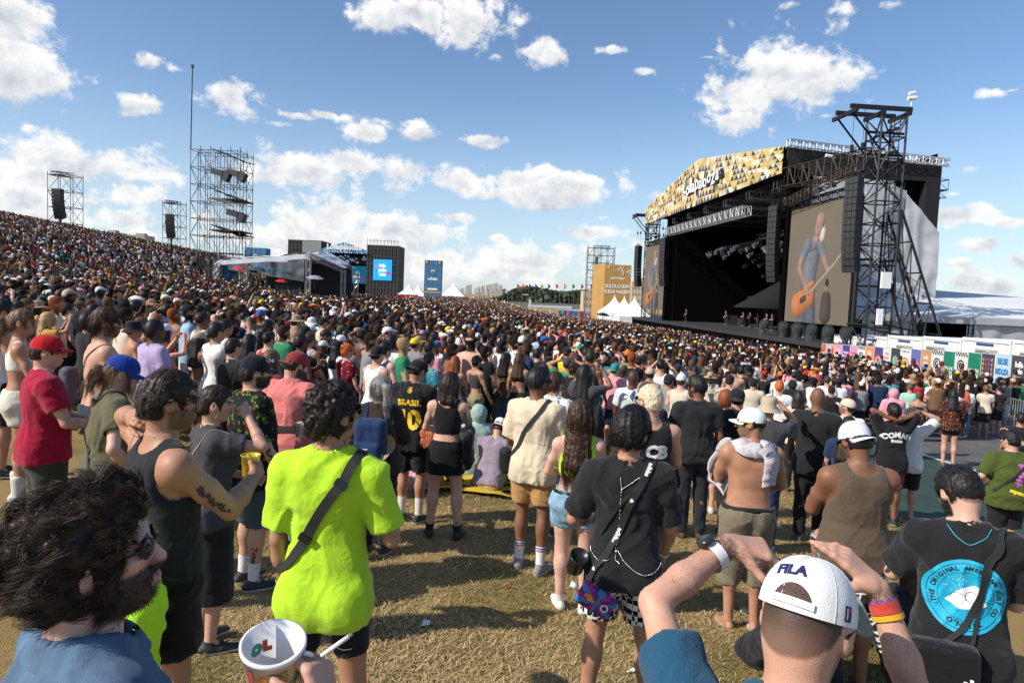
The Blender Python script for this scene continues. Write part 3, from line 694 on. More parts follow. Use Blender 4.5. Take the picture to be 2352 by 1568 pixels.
def make_hair(p,J,lod):
 kind=p['hair']
 if kind in('bald','buzz','none'):return None
 h={0:.005,1:.0065,2:.009,3:.016,4:.026}[lod]
 HR=J['HROT'];hh=lambda*v:hpt(J,v);w=.95 if p['sex']=='f' else 1.
 th={'short':.014,'fade':.018,'crop':.016,'curly':.036,'messy':.028,'long':.014,'pony':.010,'bun':.010,'bob':.018,'afro':.075,'quiff':.02,'wavy':.02,'braid':.01}[kind]
 th=p.get('hth',th)
 capd=p['hat']not in(None,'none');
 if capd:th=min(th,.012)
 pr=[(ell(hh(0,-.012,.022),(.073*w+th*.85,.094+th,.093+th),HR),.02,[])]
 if kind in('fade','quiff'):pr.append((ell(hh(0,.03,.085),(.058,.062,.045),HR),.03,[]))
 if kind!='fade':pr.append((ell(hh(0,-.055,-.025),(.062*w+th*.6,.055+th*.5,.055+th*.6),HR),.03,[]))
 if kind=='messy':pr+=[(ell(hh(.01,.05,.10),(.05,.05,.035),HR),.03,[]),(ell(hh(0,-.09,.02),(.06,.04,.06),HR),.03,[])]
 dn=J['L']((0,0,0))-J['L']((0,0,1.));bk=HR@np.array((0,-1.,0));
 if kind in('long','wavy','bob'):
  ln=p.get('hlen',{'long':.36,'wavy':.30,'bob':.14}[kind])
  for(x0,x1,y0,r0,r1)in((-.055,-.075,-.06,.038,.05),(0,0,-.085,.045,.045),(.055,.075,-.06,.038,.05)):
   a=hh(x0*w,y0,-.02);b=a+np.array((0,0,-1.))*ln;b=b+(np.array((x1-x0,0,0))@HR.T);b[1:2]+=0
   b+=bk*(.02+.03*(ln>.25));pr.append((cap(a,b,r0,r1 if kind!='bob' else .04),.04,[]))
  for s in(1,-1):
   a=hh(s*.078*w,.01,.0);b=a+np.array((0,0,-1.))*min(ln,.2);pr.append((cap(a,b,.026,.024),.03,[]))
 if kind in('pony','braid'):
  a=hh(0,-.105,p.get('pz',.03));b=a+bk*.05+np.array((0,0,-.02));c=b+np.array((0,0,-1.))*p.get('hlen',.22)+bk*.01
  pr+=[(cap(hh(0,-.08,p.get('pz',.03)),b,.026,.032),.015,[]),(cap(b,(b+c)/2,.034,.040 if kind=='pony' else .03),.02,[]),(cap((b+c)/2,c,.040 if kind=='pony' else .028,.016),.02,[])]
 if kind=='bun':pr.append((ell(hh(0,-.085,p.get('pz',.07)),(.042,.040,.040),HR),.012,[]))
 lo=np.min([q[0][1]for q in pr],0);hi=np.max([q[0][2]for q in pr],0);F=Field(lo,hi,h)
 for q,k,c in pr:F.add(q,k)
 fz=p.get('hline',.060)
 F.carve(ell(hh(0,.125,fz-.125),(.078 if kind not in('bob','wavy','afro')else .068,.115,.125),HR),.012)
 F.carve(ell(hh(0,.15,.0),(.12,.125,.07),HR),.01)if kind not in('bob','wavy','long','afro')else None
 if kind not in('long','wavy','bob','afro','curly','messy'):
  for s in(1,-1):
   F.carve(ell(hh(s*.085,.004,-.03),(.03,.042,.045),HR),.008)
  F.carve(ell(hh(0,-.04,-.155 if kind in('pony','bun','braid')else-.14),(.12,.12,.08),HR),.01)
 elif kind in('curly','messy'):
  for s in(1,-1):F.carve(ell(hh(s*.095,.012,-.03),(.034,.034,.042),HR),.008)
  F.carve(ell(hh(0,-.04,-.17),(.12,.14,.08),HR),.01)
 if capd:
  nz=HR@np.array((0,.15 if not p.get('back')else-.1,1.));F.plane(hh(0,0,.022 if p['hat']in('cap','snap','trucker')else .04),nz)
 V,Q=F.mesh();
 if len(Q)==0:return None
 V,Q,_=compact(V,Q);V=relax(V,Q,1,.3);N=normals(V,Q)
 sc={'curly':(.016,52),'messy':(.014,40),'afro':(.012,60),'wavy':(.012,30)}.get(kind,(.006,60))
 if lod<3:
  n1=vnoise(V*sc[1]+p['seed'],3);n2=vnoise(V*sc[1]*2.2,8)
  if kind in('long','pony','bob','short','fade','wavy','bun','braid','quiff'):
   q=(V-J['hc'])@HR;ang=np.arctan2(q[:,0],-q[:,1]);st=vnoise(np.stack([ang*14,q[:,2]*10,np.zeros(len(q))],1),5);n1=.5*n1+.5*st*1.6
  V=V+N*((n1-.45)*sc[0]*1.5+(n2-.5)*sc[0]*.7)[:,None]
 return V,Q
def strands(p,J,V,Q,count,length,width,curl,seed=1,lift=.4,grav=.5,flow=None,nseg=7):
 """thin tapered locks growing off the hair mass"""
 rs=np.random.RandomState(seed);N=normals(V,Q);cen=V[Q].mean(1);nn=N[Q].mean(1)
 ar=np.linalg.norm(np.cross(V[Q[:,2]]-V[Q[:,0]],V[Q[:,3]]-V[Q[:,1]]),axis=1);idx=rs.choice(len(Q),count,p=ar/ar.sum())
 b=cen[idx]+rs.normal(0,.003,(count,3));n=nn[idx];HR=J['HROT']
 crown=J['hc']+HR@np.array((.01,-.045,.10));rad=b-crown;rad=rad/(np.linalg.norm(rad,axis=1,keepdims=True)+1e-6)
 if flow is not None:rad=rad*.55+np.array(flow)*.8
 tan=rad-n*np.sum(rad*n,1,keepdims=True);tan/=np.linalg.norm(tan,axis=1,keepdims=True)+1e-6
 side=np.cross(tan,n);ln=length*rs.uniform(.5,1.3,(count,1));ph=rs.uniform(0,6.28,(count,1));cf=rs.uniform(.7,1.4,(count,1))*curl
 cl=vnoise(b*45,seed+9)[:,None]*2-1
 P=[];wid=width*rs.uniform(.6,1.4,(count,1))
 for i in range(nseg):
  t=i/(nseg-1);a=ph+cf*t*6
  pt=b-n*.004+tan*ln*t*.9+n*(ln*(lift*t*(1-.55*t))-(ln*t)**2/.20)+np.array((0,0,-1.))*ln*grav*t*t+side*ln*(.20*np.sin(a)*t+cl*.28*t)+n*ln*.14*np.cos(a)*t*(1 if curl>.4 else 0)
  P.append(pt)
 P=np.array(P);VV=[]
 K=max(8,count//18);ci=rs.choice(count,K,replace=False);own=np.zeros(count,int)
 for c0 in range(0,count,2000):own[c0:c0+2000]=ci[np.argmin(((b[c0:c0+2000,None]-b[None,ci])**2).sum(-1),1)]
 tt=(np.arange(nseg)/(nseg-1))[:,None,None];P=P*(1-.72*tt**.8)+P[:,own]*(.72*tt**.8)
 for i in range(nseg):
  t=i/(nseg-1);ww=wid*(1-t**2*.9)
  for k in range(3):
   an=2*math.pi*k/3;VV.append(P[i]+(side*math.cos(an)+n*math.sin(an))*ww)
 VV=np.array(VV).reshape(nseg,3,count,3).transpose(2,0,1,3).reshape(-1,3)
 F=[]
 for i in range(nseg-1):
  for k in range(3):F.append((i*3+k,i*3+(k+1)%3,(i+1)*3+(k+1)%3,(i+1)*3+k))
 F=(np.array(F)[None]+(np.arange(count)*nseg*3)[:,None,None]).reshape(-1,4)
 return VV,F
def body_hair(B,n,seg,count,length,col,t0=.1,t1=.98,w=.00022):
 J=B['J'];a,b=J[seg[0]+n],J[seg[1]+n];V,Q=B['body'];c=V[Q].mean(1);N=normals(V,Q)[Q].mean(1);ba=b-a;t=((c-a)@ba)/(ba@ba);d=np.linalg.norm(c-a-t[:,None]*ba,axis=1);ii=np.nonzero((t>t0)&(t<t1)&(d<.075))[0]
 if len(ii)==0:return
 rs=np.random.RandomState(3);k=rs.choice(ii,count);ar=.008;P=c[k]+rs.normal(0,ar*.5,(count,3));nn=N[k];P=P-nn*.001;u=ba/np.linalg.norm(ba);D=u*.8+nn*.35+rs.normal(0,.35,(count,3));D/=np.linalg.norm(D,axis=1,keepdims=True);L=length*rs.uniform(.5,1.3,(count,1));S=np.cross(D,nn);S/=np.linalg.norm(S,axis=1,keepdims=True)+1e-9
 V2=np.stack([P-S*w,P+S*w,P+D*L],1).reshape(-1,3)*B['s'];F=np.arange(count*3).reshape(-1,3);link('body_hair',np_mesh('body_hair',V2,F,False),[hair_mat()],B['root'],col)
def beard_hair(B,count,length,col,w=.0005):
 J=B['J'];V,Q=B['body'];c=V[Q].mean(1);N=normals(V,Q)[Q].mean(1);q=(c-J['hc'])@J['HROT'];m=(np.linalg.norm(q,axis=1)<.16)&(q[:,1]>-.005)&(q[:,2]<-.032-.3*np.clip(.05-q[:,1],0,.05))&(q[:,2]>-.118)&~((np.abs(q[:,0])<.022)&(q[:,1]>.08)&(np.abs(q[:,2]+.065)<.009));ii=np.nonzero(m)[0]
 rs=np.random.RandomState(5);k=rs.choice(ii,count);P=c[k]+rs.normal(0,.002,(count,3));nn=N[k];D=nn*.6+np.array((0,0,-.7))+rs.normal(0,.35,(count,3));D/=np.linalg.norm(D,axis=1,keepdims=True);L=length*rs.uniform(.5,1.3,(count,1));S=np.cross(D,nn+.01);S/=np.linalg.norm(S,axis=1,keepdims=True)+1e-9;P=P-nn*.001
 link('beard',np_mesh('beard',np.stack([P-S*w,P+S*w,P+D*L],1).reshape(-1,3)*B['s'],np.arange(count*3).reshape(-1,3),False),[hair_mat()],B['root'],col)
def frame(J,loc=(0,0,0),yaw=0,pitch=0):
 M=J['HROT']@rotm(yaw,pitch);o=hpt(J,loc);return lambda P:(np.asarray(P,float)@M.T)+o
def make_hat(p,J,lod):
 kind=p['hat']
 if kind in(None,'none'):return None
 out=[];w=.95 if p['sex']=='f' else 1.;nA=28 if lod<3 else 14
 back=p.get('back',0);T=frame(J,(0,-.012,.020),180 if back else 0,8 if back else-3)
 def dome(rx,ry,rz,z0,n1=9,puff=0):
  V=[];F=[]
  for i in range(n1+1):
   a=(i/n1)*math.pi/2;
   for k in range(nA):
    t=2*math.pi*k/nA;rr=math.cos(a)**(.85);V.append((rx*rr*math.cos(t),ry*rr*math.sin(t),z0+rz*math.sin(a)**.9))
  for i in range(n1):
   for k in range(nA):F.append((i*nA+k,i*nA+(k+1)%nA,(i+1)*nA+(k+1)%nA,(i+1)*nA+k))
  return V,F
 if kind in('cap','trucker','snap'):
  tall={'cap':.100,'trucker':.108,'snap':.112}[kind]
  V,F=dome(.087*w,.109,tall+.006,-.006);crown=(T(V),F)
  nu,nv=15,6;V=[];F=[];flat=kind=='snap'
  for j in range(nv+1):
   v=j/nv
   for i in range(nu+1):
    u=-1+2*i/nu;x=u*.078*(1-.06*v*v);y0=.100*math.sqrt(max(0,1-(u*.078/.090)**2));ext=.072*(1-abs(u)**2.6*.8)
    y=y0+ext*v;z=-.004-.004*v-(0 if flat else .022*u*u*(.4+.6*v))-.006*v*v;V.append((x,y,z))
  top=len(V);V+=[(x,y,z-.004)for x,y,z in V]
  for j in range(nv):
   for i in range(nu):
    a=j*(nu+1)+i;F.append((a,a+1,a+nu+2,a+nu+1));F.append((top+a,top+a+nu+1,top+a+nu+2,top+a+1))
  for i in range(nu):a=nv*(nu+1)+i;F.append((a,a+1,top+a+1,top+a))
  for j in range(nv):
   for i,fl in((0,0),(nu,1)):a=j*(nu+1)+i;q=(a,a+nu+1,top+a+nu+1,top+a);F.append(q if not fl else q[::-1])
  out=[('crown',crown[0],crown[1]),('bill',T(V),F)]
  b=MB();b.lathe([(.006,0),(.005,.004),(0,.005)],(0,0,tall-.006),8);out.append(('button',T(np.concatenate(b.V)),b.F))
 elif kind in('bucket','straw','fedora'):
  br={'bucket':.055,'straw':.10,'fedora':.06}[kind];dp={'bucket':.045,'straw':.012,'fedora':.01}[kind]
  prof=[(1,.0),(1.0,.05),(.93,.085),(.80,.098),(.5,.104),(0,.105)]
  V=[];F=[];P=[(1+br/.09,-dp-.01),(1+br/.18,-dp*.5-.004)]+prof
  for(r,z)in P:
   for k in range(nA):t=2*math.pi*k/nA;rr=r;V.append((.086*w*rr*math.cos(t),.106*(1+(rr-1)*.85)*math.sin(t)if rr>1 else .106*rr*math.sin(t),z+.004+.006*math.sin(3*t)*(rr>1.1)))
  for i in range(len(P)-1):
   for k in range(nA):F.append((i*nA+k,i*nA+(k+1)%nA,(i+1)*nA+(k+1)%nA,(i+1)*nA+k))
  out=[('crown',T(V),F)]
 elif kind=='beanie':
  V,F=dome(.086*w,.105,.105,.0);out=[('crown',T(V),F)]
 elif kind=='band':
  V=[];F=[]
  for j,z in enumerate((.02,.045)):
   for k in range(nA):t=2*math.pi*k/nA;V.append((.082*w*math.cos(t),.102*math.sin(t),z))
  F=[(k,(k+1)%nA,nA+(k+1)%nA,nA+k)for k in range(nA)];out=[('crown',T(V),F)]
 return out
def make_glasses(p,J,up=0):
 T=frame(J,(0,0,.008+up*.075),0,-up*25);w=.95 if p['sex']=='f' else 1.;b=MB();
 big=.004 if p.get('gbig')else 0
 for s in(1,-1):
  V=[];n=14
  for(sc,dy)in((1,0),(.86,.002),(0,.003)):
   for k in range(n):
    a=2*math.pi*k/n;ca,sa=math.cos(a),math.sin(a);r=(abs(ca)**3+abs(sa)**3)**(-1/3)
    V.append((s*.034*w+(.026+big)*ca*sc*r,.104+dy-abs((s*.034*w+.026*ca)*.22),(.019+big)*sa*sc*r))
  F=[];M=[]
  for i in range(2):
   for k in range(n):F.append((i*n+k,i*n+(k+1)%n,(i+1)*n+(k+1)%n,(i+1)*n+k));M.append(0 if i==0 else 1)
  if s<0:F=[f[::-1]for f in F]
  V2=[(x,y-.004,z)for x,y,z in V[:n]];V+=V2;o=3*n
  for k in range(n):F.append((k,o+k,o+(k+1)%n,(k+1)%n));M.append(0)
  nb=b.n;b.V.append(T(V));b.F+=[tuple(i+nb for i in f)for f in F];b.M+=M;b.n+=len(V)
  b2=[(s*.058*w,.090,.006),(s*.075*w,.075,.006),(s*.083*w,.03,.004),(s*.083*w,-.005,.002),(s*.082*w,-.03,-.014)]
  b.tube([tuple(v)for v in T(b2)],.0028,5,0)
 b.tube([tuple(v)for v in T([(-.010,.106,.006),(0,.108,.008),(.010,.106,.006)])],.0025,5,0)
 return b
 # ---------------------------------------------------------------- materials for people
SK={'pale':(.62,.38,.29),'light':(.56,.32,.225),'tan':(.42,.222,.135),'olive':(.36,.19,.11),'brown':(.22,.105,.058),'dark':(.105,.05,.03)}
HC={'black':(.012,.010,.010),'dark':(.024,.015,.011),'brown':(.055,.028,.015),'lbrown':(.13,.07,.035),'blond':(.40,.26,.12),'plat':(.62,.52,.36),'grey':(.22,.21,.20),'red':(.25,.065,.02),'orange':(.55,.12,.02),'teal':(.05,.4,.4)}
def skin_mat():
 if 'skin' in MATS:return MATS['skin']
 m=bpy.data.materials.new('skin');m.use_nodes=True;MATS['skin']=m;t=m.node_tree;L=t.links.new;b=t.nodes['Principled BSDF']
 oi=NN(t,'ShaderNodeObjectInfo');at_=NN(t,'ShaderNodeAttribute',attribute_name='col');tc=NN(t,'ShaderNodeTexCoord')
 mx=NN(t,'ShaderNodeMix',data_type='RGBA',blend_type='MULTIPLY');mx.inputs[0].default_value=1;L(oi.outputs['Color'],mx.inputs[6]);L(at_.outputs['Color'],mx.inputs[7])
 n=NN(t,'ShaderNodeTexNoise');n.inputs['Scale'].default_value=14;n.inputs['Detail'].default_value=6;L(tc.outputs['Object'],n.inputs['Vector'])
 rp=NN(t,'ShaderNodeMix',data_type='RGBA');rp.inputs[6].default_value=(.80,.66,.62,1);rp.inputs[7].default_value=(1.16,1.24,1.28,1);L(n.outputs[0],rp.inputs[0])
 m2=NN(t,'ShaderNodeMix',data_type='RGBA',blend_type='MULTIPLY');m2.inputs[0].default_value=1;L(mx.outputs[2],m2.inputs[6]);L(rp.outputs[2],m2.inputs[7]);L(m2.outputs[2],b.inputs['Base Color'])
 b.inputs['Roughness'].default_value=.52;b.inputs['Specular IOR Level'].default_value=.42
 b.inputs['Subsurface Weight'].default_value=.12;b.inputs['Subsurface Radius'].default_value=(.012,.004,.002);b.inputs['Subsurface Scale'].default_value=.8
 v=NN(t,'ShaderNodeTexNoise');v.inputs['Scale'].default_value=260;v.inputs['Detail'].default_value=3;L(tc.outputs['Object'],v.inputs['Vector'])
 bp=NN(t,'ShaderNodeBump');bp.inputs['Strength'].default_value=.38;bp.inputs['Distance'].default_value=.002;L(v.outputs[0],bp.inputs['Height']);L(bp.outputs[0],b.inputs['Normal'])
 return m
def hair_mat():
 if 'hair' in MATS:return MATS['hair']
 m=mat('hair',rough=.48,spec=.4,use='obj',var=.35,vscale=70,bump=.7,bscale=140)
 return m
def cloth(name='cloth',**kw):
 d=dict(rough=.88,spec=.15,use='obj',bump=.55,bscale=420,sheen=.15,wr=3.2,var=.07,vscale=8);d.update(kw);return mat(name,**d)
def pattern(name,base,cols,scale=18,thr=.55,kind='floral',stretch=(1,1,1)):
 """printed cloth: blotches, stripes, checks or dots of the given colours over the base"""
 if name in MATS:return MATS[name]
 m=mat(name,base,rough=.85,spec=.15,bump=.3,bscale=420,wr=2.);t=m.node_tree;L=t.links.new;b=t.nodes['Principled BSDF']
 tc=NN(t,'ShaderNodeTexCoord');mp=NN(t,'ShaderNodeMapping');mp.inputs['Scale'].default_value=stretch;L(tc.outputs['Object'],mp.inputs[0]);src=None
 rgb=NN(t,'ShaderNodeRGB');rgb.outputs[0].default_value=(*base,1);src=rgb.outputs[0]
 for i,c in enumerate(cols):
  if kind=='floral':
   v=NN(t,'ShaderNodeTexVoronoi',feature='F1');v.inputs['Scale'].default_value=scale*(1+.35*i)
   nz=NN(t,'ShaderNodeTexNoise');nz.inputs['Scale'].default_value=scale*1.3;nz.inputs['Detail'].default_value=3;L(mp.outputs[0],nz.inputs['Vector'])
   ad=NN(t,'ShaderNodeVectorMath',operation='MULTIPLY_ADD');L(nz.outputs['Color'],ad.inputs[0]);ad.inputs[1].default_value=(.09,.09,.09);L(mp.outputs[0],ad.inputs[2])
   o=NN(t,'ShaderNodeVectorMath',operation='ADD');L(ad.outputs[0],o.inputs[0]);o.inputs[1].default_value=(i*1.7,i*.9,i*2.3);L(o.outputs[0],v.inputs['Vector'])
   mr=NN(t,'ShaderNodeMapRange');mr.inputs[1].default_value=thr*.62+.02;mr.inputs[2].default_value=thr*.62;L(v.outputs['Distance'],mr.inputs[0]);f=mr.outputs[0]
  elif kind in('stripes','vstripes'):
   sx=NN(t,'ShaderNodeSeparateXYZ');L(mp.outputs[0],sx.inputs[0]);mm=NN(t,'ShaderNodeMath',operation='PINGPONG');mm.inputs[1].default_value=.5
   ml=NN(t,'ShaderNodeMath',operation='MULTIPLY_ADD');ml.inputs[1].default_value=scale;ml.inputs[2].default_value=i*.33;L(sx.outputs[2 if kind=='stripes' else 0],ml.inputs[0]);L(ml.outputs[0],mm.inputs[0])
   g=NN(t,'ShaderNodeMath',operation='GREATER_THAN');g.inputs[1].default_value=1-thr if i==0 else .8;L(mm.outputs[0],g.inputs[0]);f=g.outputs[0]
  elif kind=='check':
   sx=NN(t,'ShaderNodeTexChecker');sx.inputs['Scale'].default_value=scale;L(mp.outputs[0],sx.inputs['Vector']);f=sx.outputs['Fac']
  elif kind=='dots':
   v=NN(t,'ShaderNodeTexVoronoi');v.inputs['Scale'].default_value=scale;v.inputs['Randomness'].default_value=.25;L(mp.outputs[0],v.inputs['Vector'])
   g=NN(t,'ShaderNodeMath',operation='LESS_THAN');g.inputs[1].default_value=thr*.4;L(v.outputs['Distance'],g.inputs[0]);f=g.outputs[0]
  elif kind=='plaid':
   sx=NN(t,'ShaderNodeSeparateXYZ');L(mp.outputs[0],sx.inputs[0]);fs=[]
   for ax in(0,2):
    ml=NN(t,'ShaderNodeMath',operation='MULTIPLY');ml.inputs[1].default_value=scale*(1+i*.5);L(sx.outputs[ax],ml.inputs[0]);mm=NN(t,'ShaderNodeMath',operation='PINGPONG');mm.inputs[1].default_value=.5;L(ml.outputs[0],mm.inputs[0])
    g=NN(t,'ShaderNodeMath',operation='GREATER_THAN');g.inputs[1].default_value=.44;L(mm.outputs[0],g.inputs[0]);fs.append(g.outputs[0])
   mxm=NN(t,'ShaderNodeMath',operation='MAXIMUM');L(fs[0],mxm.inputs[0]);L(fs[1],mxm.inputs[1]);f=mxm.outputs[0]
  mx=NN(t,'ShaderNodeMix',data_type='RGBA');L(f,mx.inputs[0]);L(src,mx.inputs[6]);mx.inputs[7].default_value=(*c,1);src=mx.outputs[2]
 L(src,b.inputs['Base Color']);return m
 # ---------------------------------------------------------------- assembling a person
def lin(r,g,b):
 f=lambda v:(v/255/12.92)if v/255<.04045 else((v/255+.055)/1.055)**2.4
 return(f(r),f(g),f(b))
DEF=dict(sex='m',g=1.0,arms=('down','down'),skin='tan',hair='short',hc='dark',hat=None,top='tee',tc=(.02,.02,.02),tm=None,bot='shorts',bc=(.03,.03,.04),bm=None,shoe=(.03,.03,.03),sole=(.6,.58,.55),socks=None,glass=0,h=1.75)
PB={}
def build_person(p,lod):
 p={**DEF,**p};p['skin_name']=p['skin'];p['skin']=SK[p['skin']]if isinstance(p['skin'],str)else p['skin'];p['hcol']=HC[p['hc']]if isinstance(p['hc'],str)else p['hc']
 p.setdefault('seed',1)
 J=skeleton(p);V,Q,col=make_body(p,J,lod);parts=[];s=p['h']/1.75
 me=np_mesh('body',V*s,Q,True,None,col);parts.append(('body',me,[skin_mat()],p['skin']))
 out={'J':J,'s':s,'p':p,'body':(V,Q)}
 r=make_top(p,J,lod)
 if r:
  nm={'tee':'t_shirt','over':'t_shirt','tank':'tank_top','crop':'crop_top','bra':'bikini_top','long':'shirt','tight':'t_shirt','jersey':'jersey','hoodie':'hooded_coat'}[p['top']]
  parts.append((nm,np_mesh(nm,r[0]*s,r[1]),[p['tm']or cloth()],p['tc']));out['top']=r
  if p.get('collar'):
   nk=J['neck'];up=J['hc']-nk;up/=np.linalg.norm(up);b=MB();n=24;V=[]
   rr=.068*(.7+.3*p['g'])*(.9 if p['sex']=='f' else 1)
   for j,(dr,dz)in enumerate(((.0,.0),(.006,.034),(.014,.036),(.036,.004))):
    for k in range(n):
     a=2*math.pi*(k+.5)/n+math.pi/2;q=np.array((math.cos(a)*(rr+dr),math.sin(a)*(rr+dr),0));V.append(nk+q+np.array((0,.006,.0))+up*(dz+.004)-np.array((0,0,.022*max(0,math.sin(a)))))
   F=[(j*n+k,j*n+k+1,(j+1)*n+k+1,(j+1)*n+k)for j in range(3)for k in range(n-1)]
   parts.append(('collar',np_mesh('collar',np.array(V)*s,F),[p['tm']or cloth()],p['tc']))
 r=make_bottom(p,J,lod)
 if r:
  nm={'skirt':'skirt','pants':'trousers','jeans':'jeans','wide':'trousers','skinny':'trousers','bike':'cycling_shorts'}.get(p['bot'],'shorts')
  parts.append((nm,np_mesh(nm,r[0]*s,r[1]),[p['bm']or cloth('trouser_cloth',rough=.9,wr=2.5,var=.12,vscale=5)],p['bc']));out['bot']=r
 if p['shoe']is not None and lod<4:
  for V,Q,mi in make_shoes(p,J,lod):parts.append(('shoe',np_mesh('shoe',V*s,Q,True,mi),[mat('shoe_upper',rough=.6,use='obj',bump=.3,bscale=300),mat('shoe_sole_%02d'%int(p['sole'][0]*20),p['sole'],rough=.7,var=.2,vscale=20)],p['shoe']))
  if p['socks']is not None:
   for n in 'RL':b=sock(p,J,n,p.get('sock_top',.16));parts.append(('sock',np_mesh('sock',np.concatenate(b.V)*s,b.F),[cloth('sock_knit',bump=.6,bscale=500)],p['socks']))
 r=make_hair(p,J,lod)
 if r:
  V,Q=r;out['hair']=r
  if p.get('strands')and lod<4:
   cnt,ln,wd,cu=p['strands'][:4];kw=p['strands'][4]if len(p['strands'])>4 else{}
   SV,SF=strands(p,J,V,Q,cnt,ln,wd,cu,p['seed'],**kw);Q=np.concatenate([Q,SF+len(V)]);V=np.concatenate([V,SV])
  parts.append(('hair',np_mesh('hair',V*s,Q),[hair_mat()],p['hcol']))
 r=make_hat(p,J,lod)
 if r:
  cc=p.get('hatc',(.02,.02,.02));bc=p.get('billc',cc)
  nm={'cap':'cap','trucker':'cap','snap':'cap','bucket':'bucket_hat','straw':'straw_hat','fedora':'hat','beanie':'beanie','band':'headband'}[p['hat']]
  nmb={'crown':nm,'bill':'cap_bill','button':'cap_button'}
  hm=p.get('hatm')or(cloth('cap_cloth',bump=.5,bscale=300,wr=.6)if p['hat']not in('straw','fedora')else mat('straw',use='obj',rough=.8,bump=1.,bscale=160,var=.25,vscale=60))
  for(nn,V,F)in r:parts.append((nmb[nn],np_mesh(nmb[nn],np.asarray(V)*s,F),[hm],bc if nn!='crown' else cc))
 if r and lod<=1 and p['hat']in('cap','snap','trucker'):
  cv=np.asarray(r[0][1]);nA=28;out['crown']=(cv,np.array(r[0][2]))
  b=MB()
  for k in range(0,nA,5):
   for o_ in(0,):b.tube([tuple(cv[i*nA+k]*1.0)for i in range(10)],.0011,4,0,False)
  parts.append(('cap_seams',np_mesh('cap_seams',np.concatenate(b.V)*s,b.F),[hm],tuple(v*.75 for v in cc)))
 if p['glass']:
  b=make_glasses(p,J,p.get('gup',0));gc=p.get('gc',(.012,.012,.012));
  parts.append(('sunglasses',np_mesh('sunglasses',np.concatenate(b.V)*s,b.F,True,b.M),[mat('glasses_frame',rough=.25,use='obj'),mat(*p.get('lens',('dark_lens',(.01,.01,.012))),rough=.06,spec=.8)],gc))
 if p.get('earring'):
  b=MB();
  for s_ in(1,-1):
   b=MB();c=hpt(J,(s_*.082,.0,-.062));pts=[tuple(c+(J['HROT']@np.array((0,math.cos(a)*.021,math.sin(a)*.021))))for a in np.linspace(0,6.283,15)];b.tube(pts,.0016,5,0,False)
   parts.append(('earring',np_mesh('earring',np.concatenate(b.V)*s,b.F),[mat('gold',(.8,.5,.15),rough=.25,metal=1)],(1,1,1)))
 out['parts']=parts;return out
def put_person(B,loc,rz,label,group=None,colors=None,scale=1.,name='person'):
 e=empty(name,loc,rz,label=label,cat='person',group=group);e.scale=(scale,)*3
 obs={}
 for(nm,me,ms,c)in B['parts']:
  first=me.users==0
  o=bpy.data.objects.new(nm,me);C.objects.link(o)
  if first:
   for m in ms:me.materials.append(m)
  o.parent=e;o.color=(*((colors or{}).get(nm,c)),1);obs.setdefault(nm,o)
 e_M=Matrix.Translation(loc)@Matrix.Rotation(rz,4,'Z')@Matrix.Scale(scale,4)
 B['root']=e;B['M']=e_M;B['obs']=obs
 return e
def place(B,x,y,d,face):
 """head top seen at sheet position x,y at distance d, facing: degrees to the right of straight ahead"""
 J=B['J'];s=B['s'];a=-R(face);T=at(x,y,d);hc=J['hc']*s
 X=T.x-(hc[0]*math.cos(a)-hc[1]*math.sin(a));Y=T.y-(hc[0]*math.sin(a)+hc[1]*math.cos(a))
 return X,Y,T.z,a
HEROES={}
def hero(key,x,y,d,face,label='',lod=None,**p):
 """a person modelled for this spot; height follows from the ground below and the head seen in the photograph"""
 if lod is None:lod=0 if d<1.8 else 1 if d<4.2 else 2 if d<9 else 3
 gz=p.pop('gz',None);fixed=p.pop('fixed',None)
 sit=p.get('sit',0)
 hw=p.pop('hw',None)
 if not sit and gz is None:
  lo_,hi_=hw or(1.55,1.86)
  for _ in range(60):
   T=at(x,y,d);hh_=T.z-tz(T.x,T.y)
   if hh_>hi_:d*=1.012
   elif hh_<lo_:d/=1.012
   else:break
 y=y+FV*({'curly':.028,'messy':.02,'afro':.08,'wavy':.015,'quiff':.02}.get(p.get('hair'),.008)if not p.get('hat')else 0)/d
 T=at(x,y,d);g0=tz(T.x,T.y)if gz is None else gz
 p['h']=1.75 if sit else float(np.clip(T.z-g0,1.45,1.98))
 p.setdefault('seed',sum(map(ord,key))*7%900)
 B=build_person(p,lod);X,Y,zt,a=place(B,x,y,d,face);g1=tz(X,Y)if gz is None else gz
 top=float(max((B['J']['hc']+B['J']['HR']@np.array((0,0,.115)))[2],.3));
 sc=1.0
 if not sit:sc=float(np.clip((zt-g1)/(top*B['s']),.8,1.25))
 if not sit and abs((zt-g1)/(top*B['s'])-1)>.25:print('HEIGHT?',key,zt,g1,top*B['s'])
 put_person(B,(X,Y,g1),a,label,p.get('group'),None,sc);HEROES[key]=B
 return B
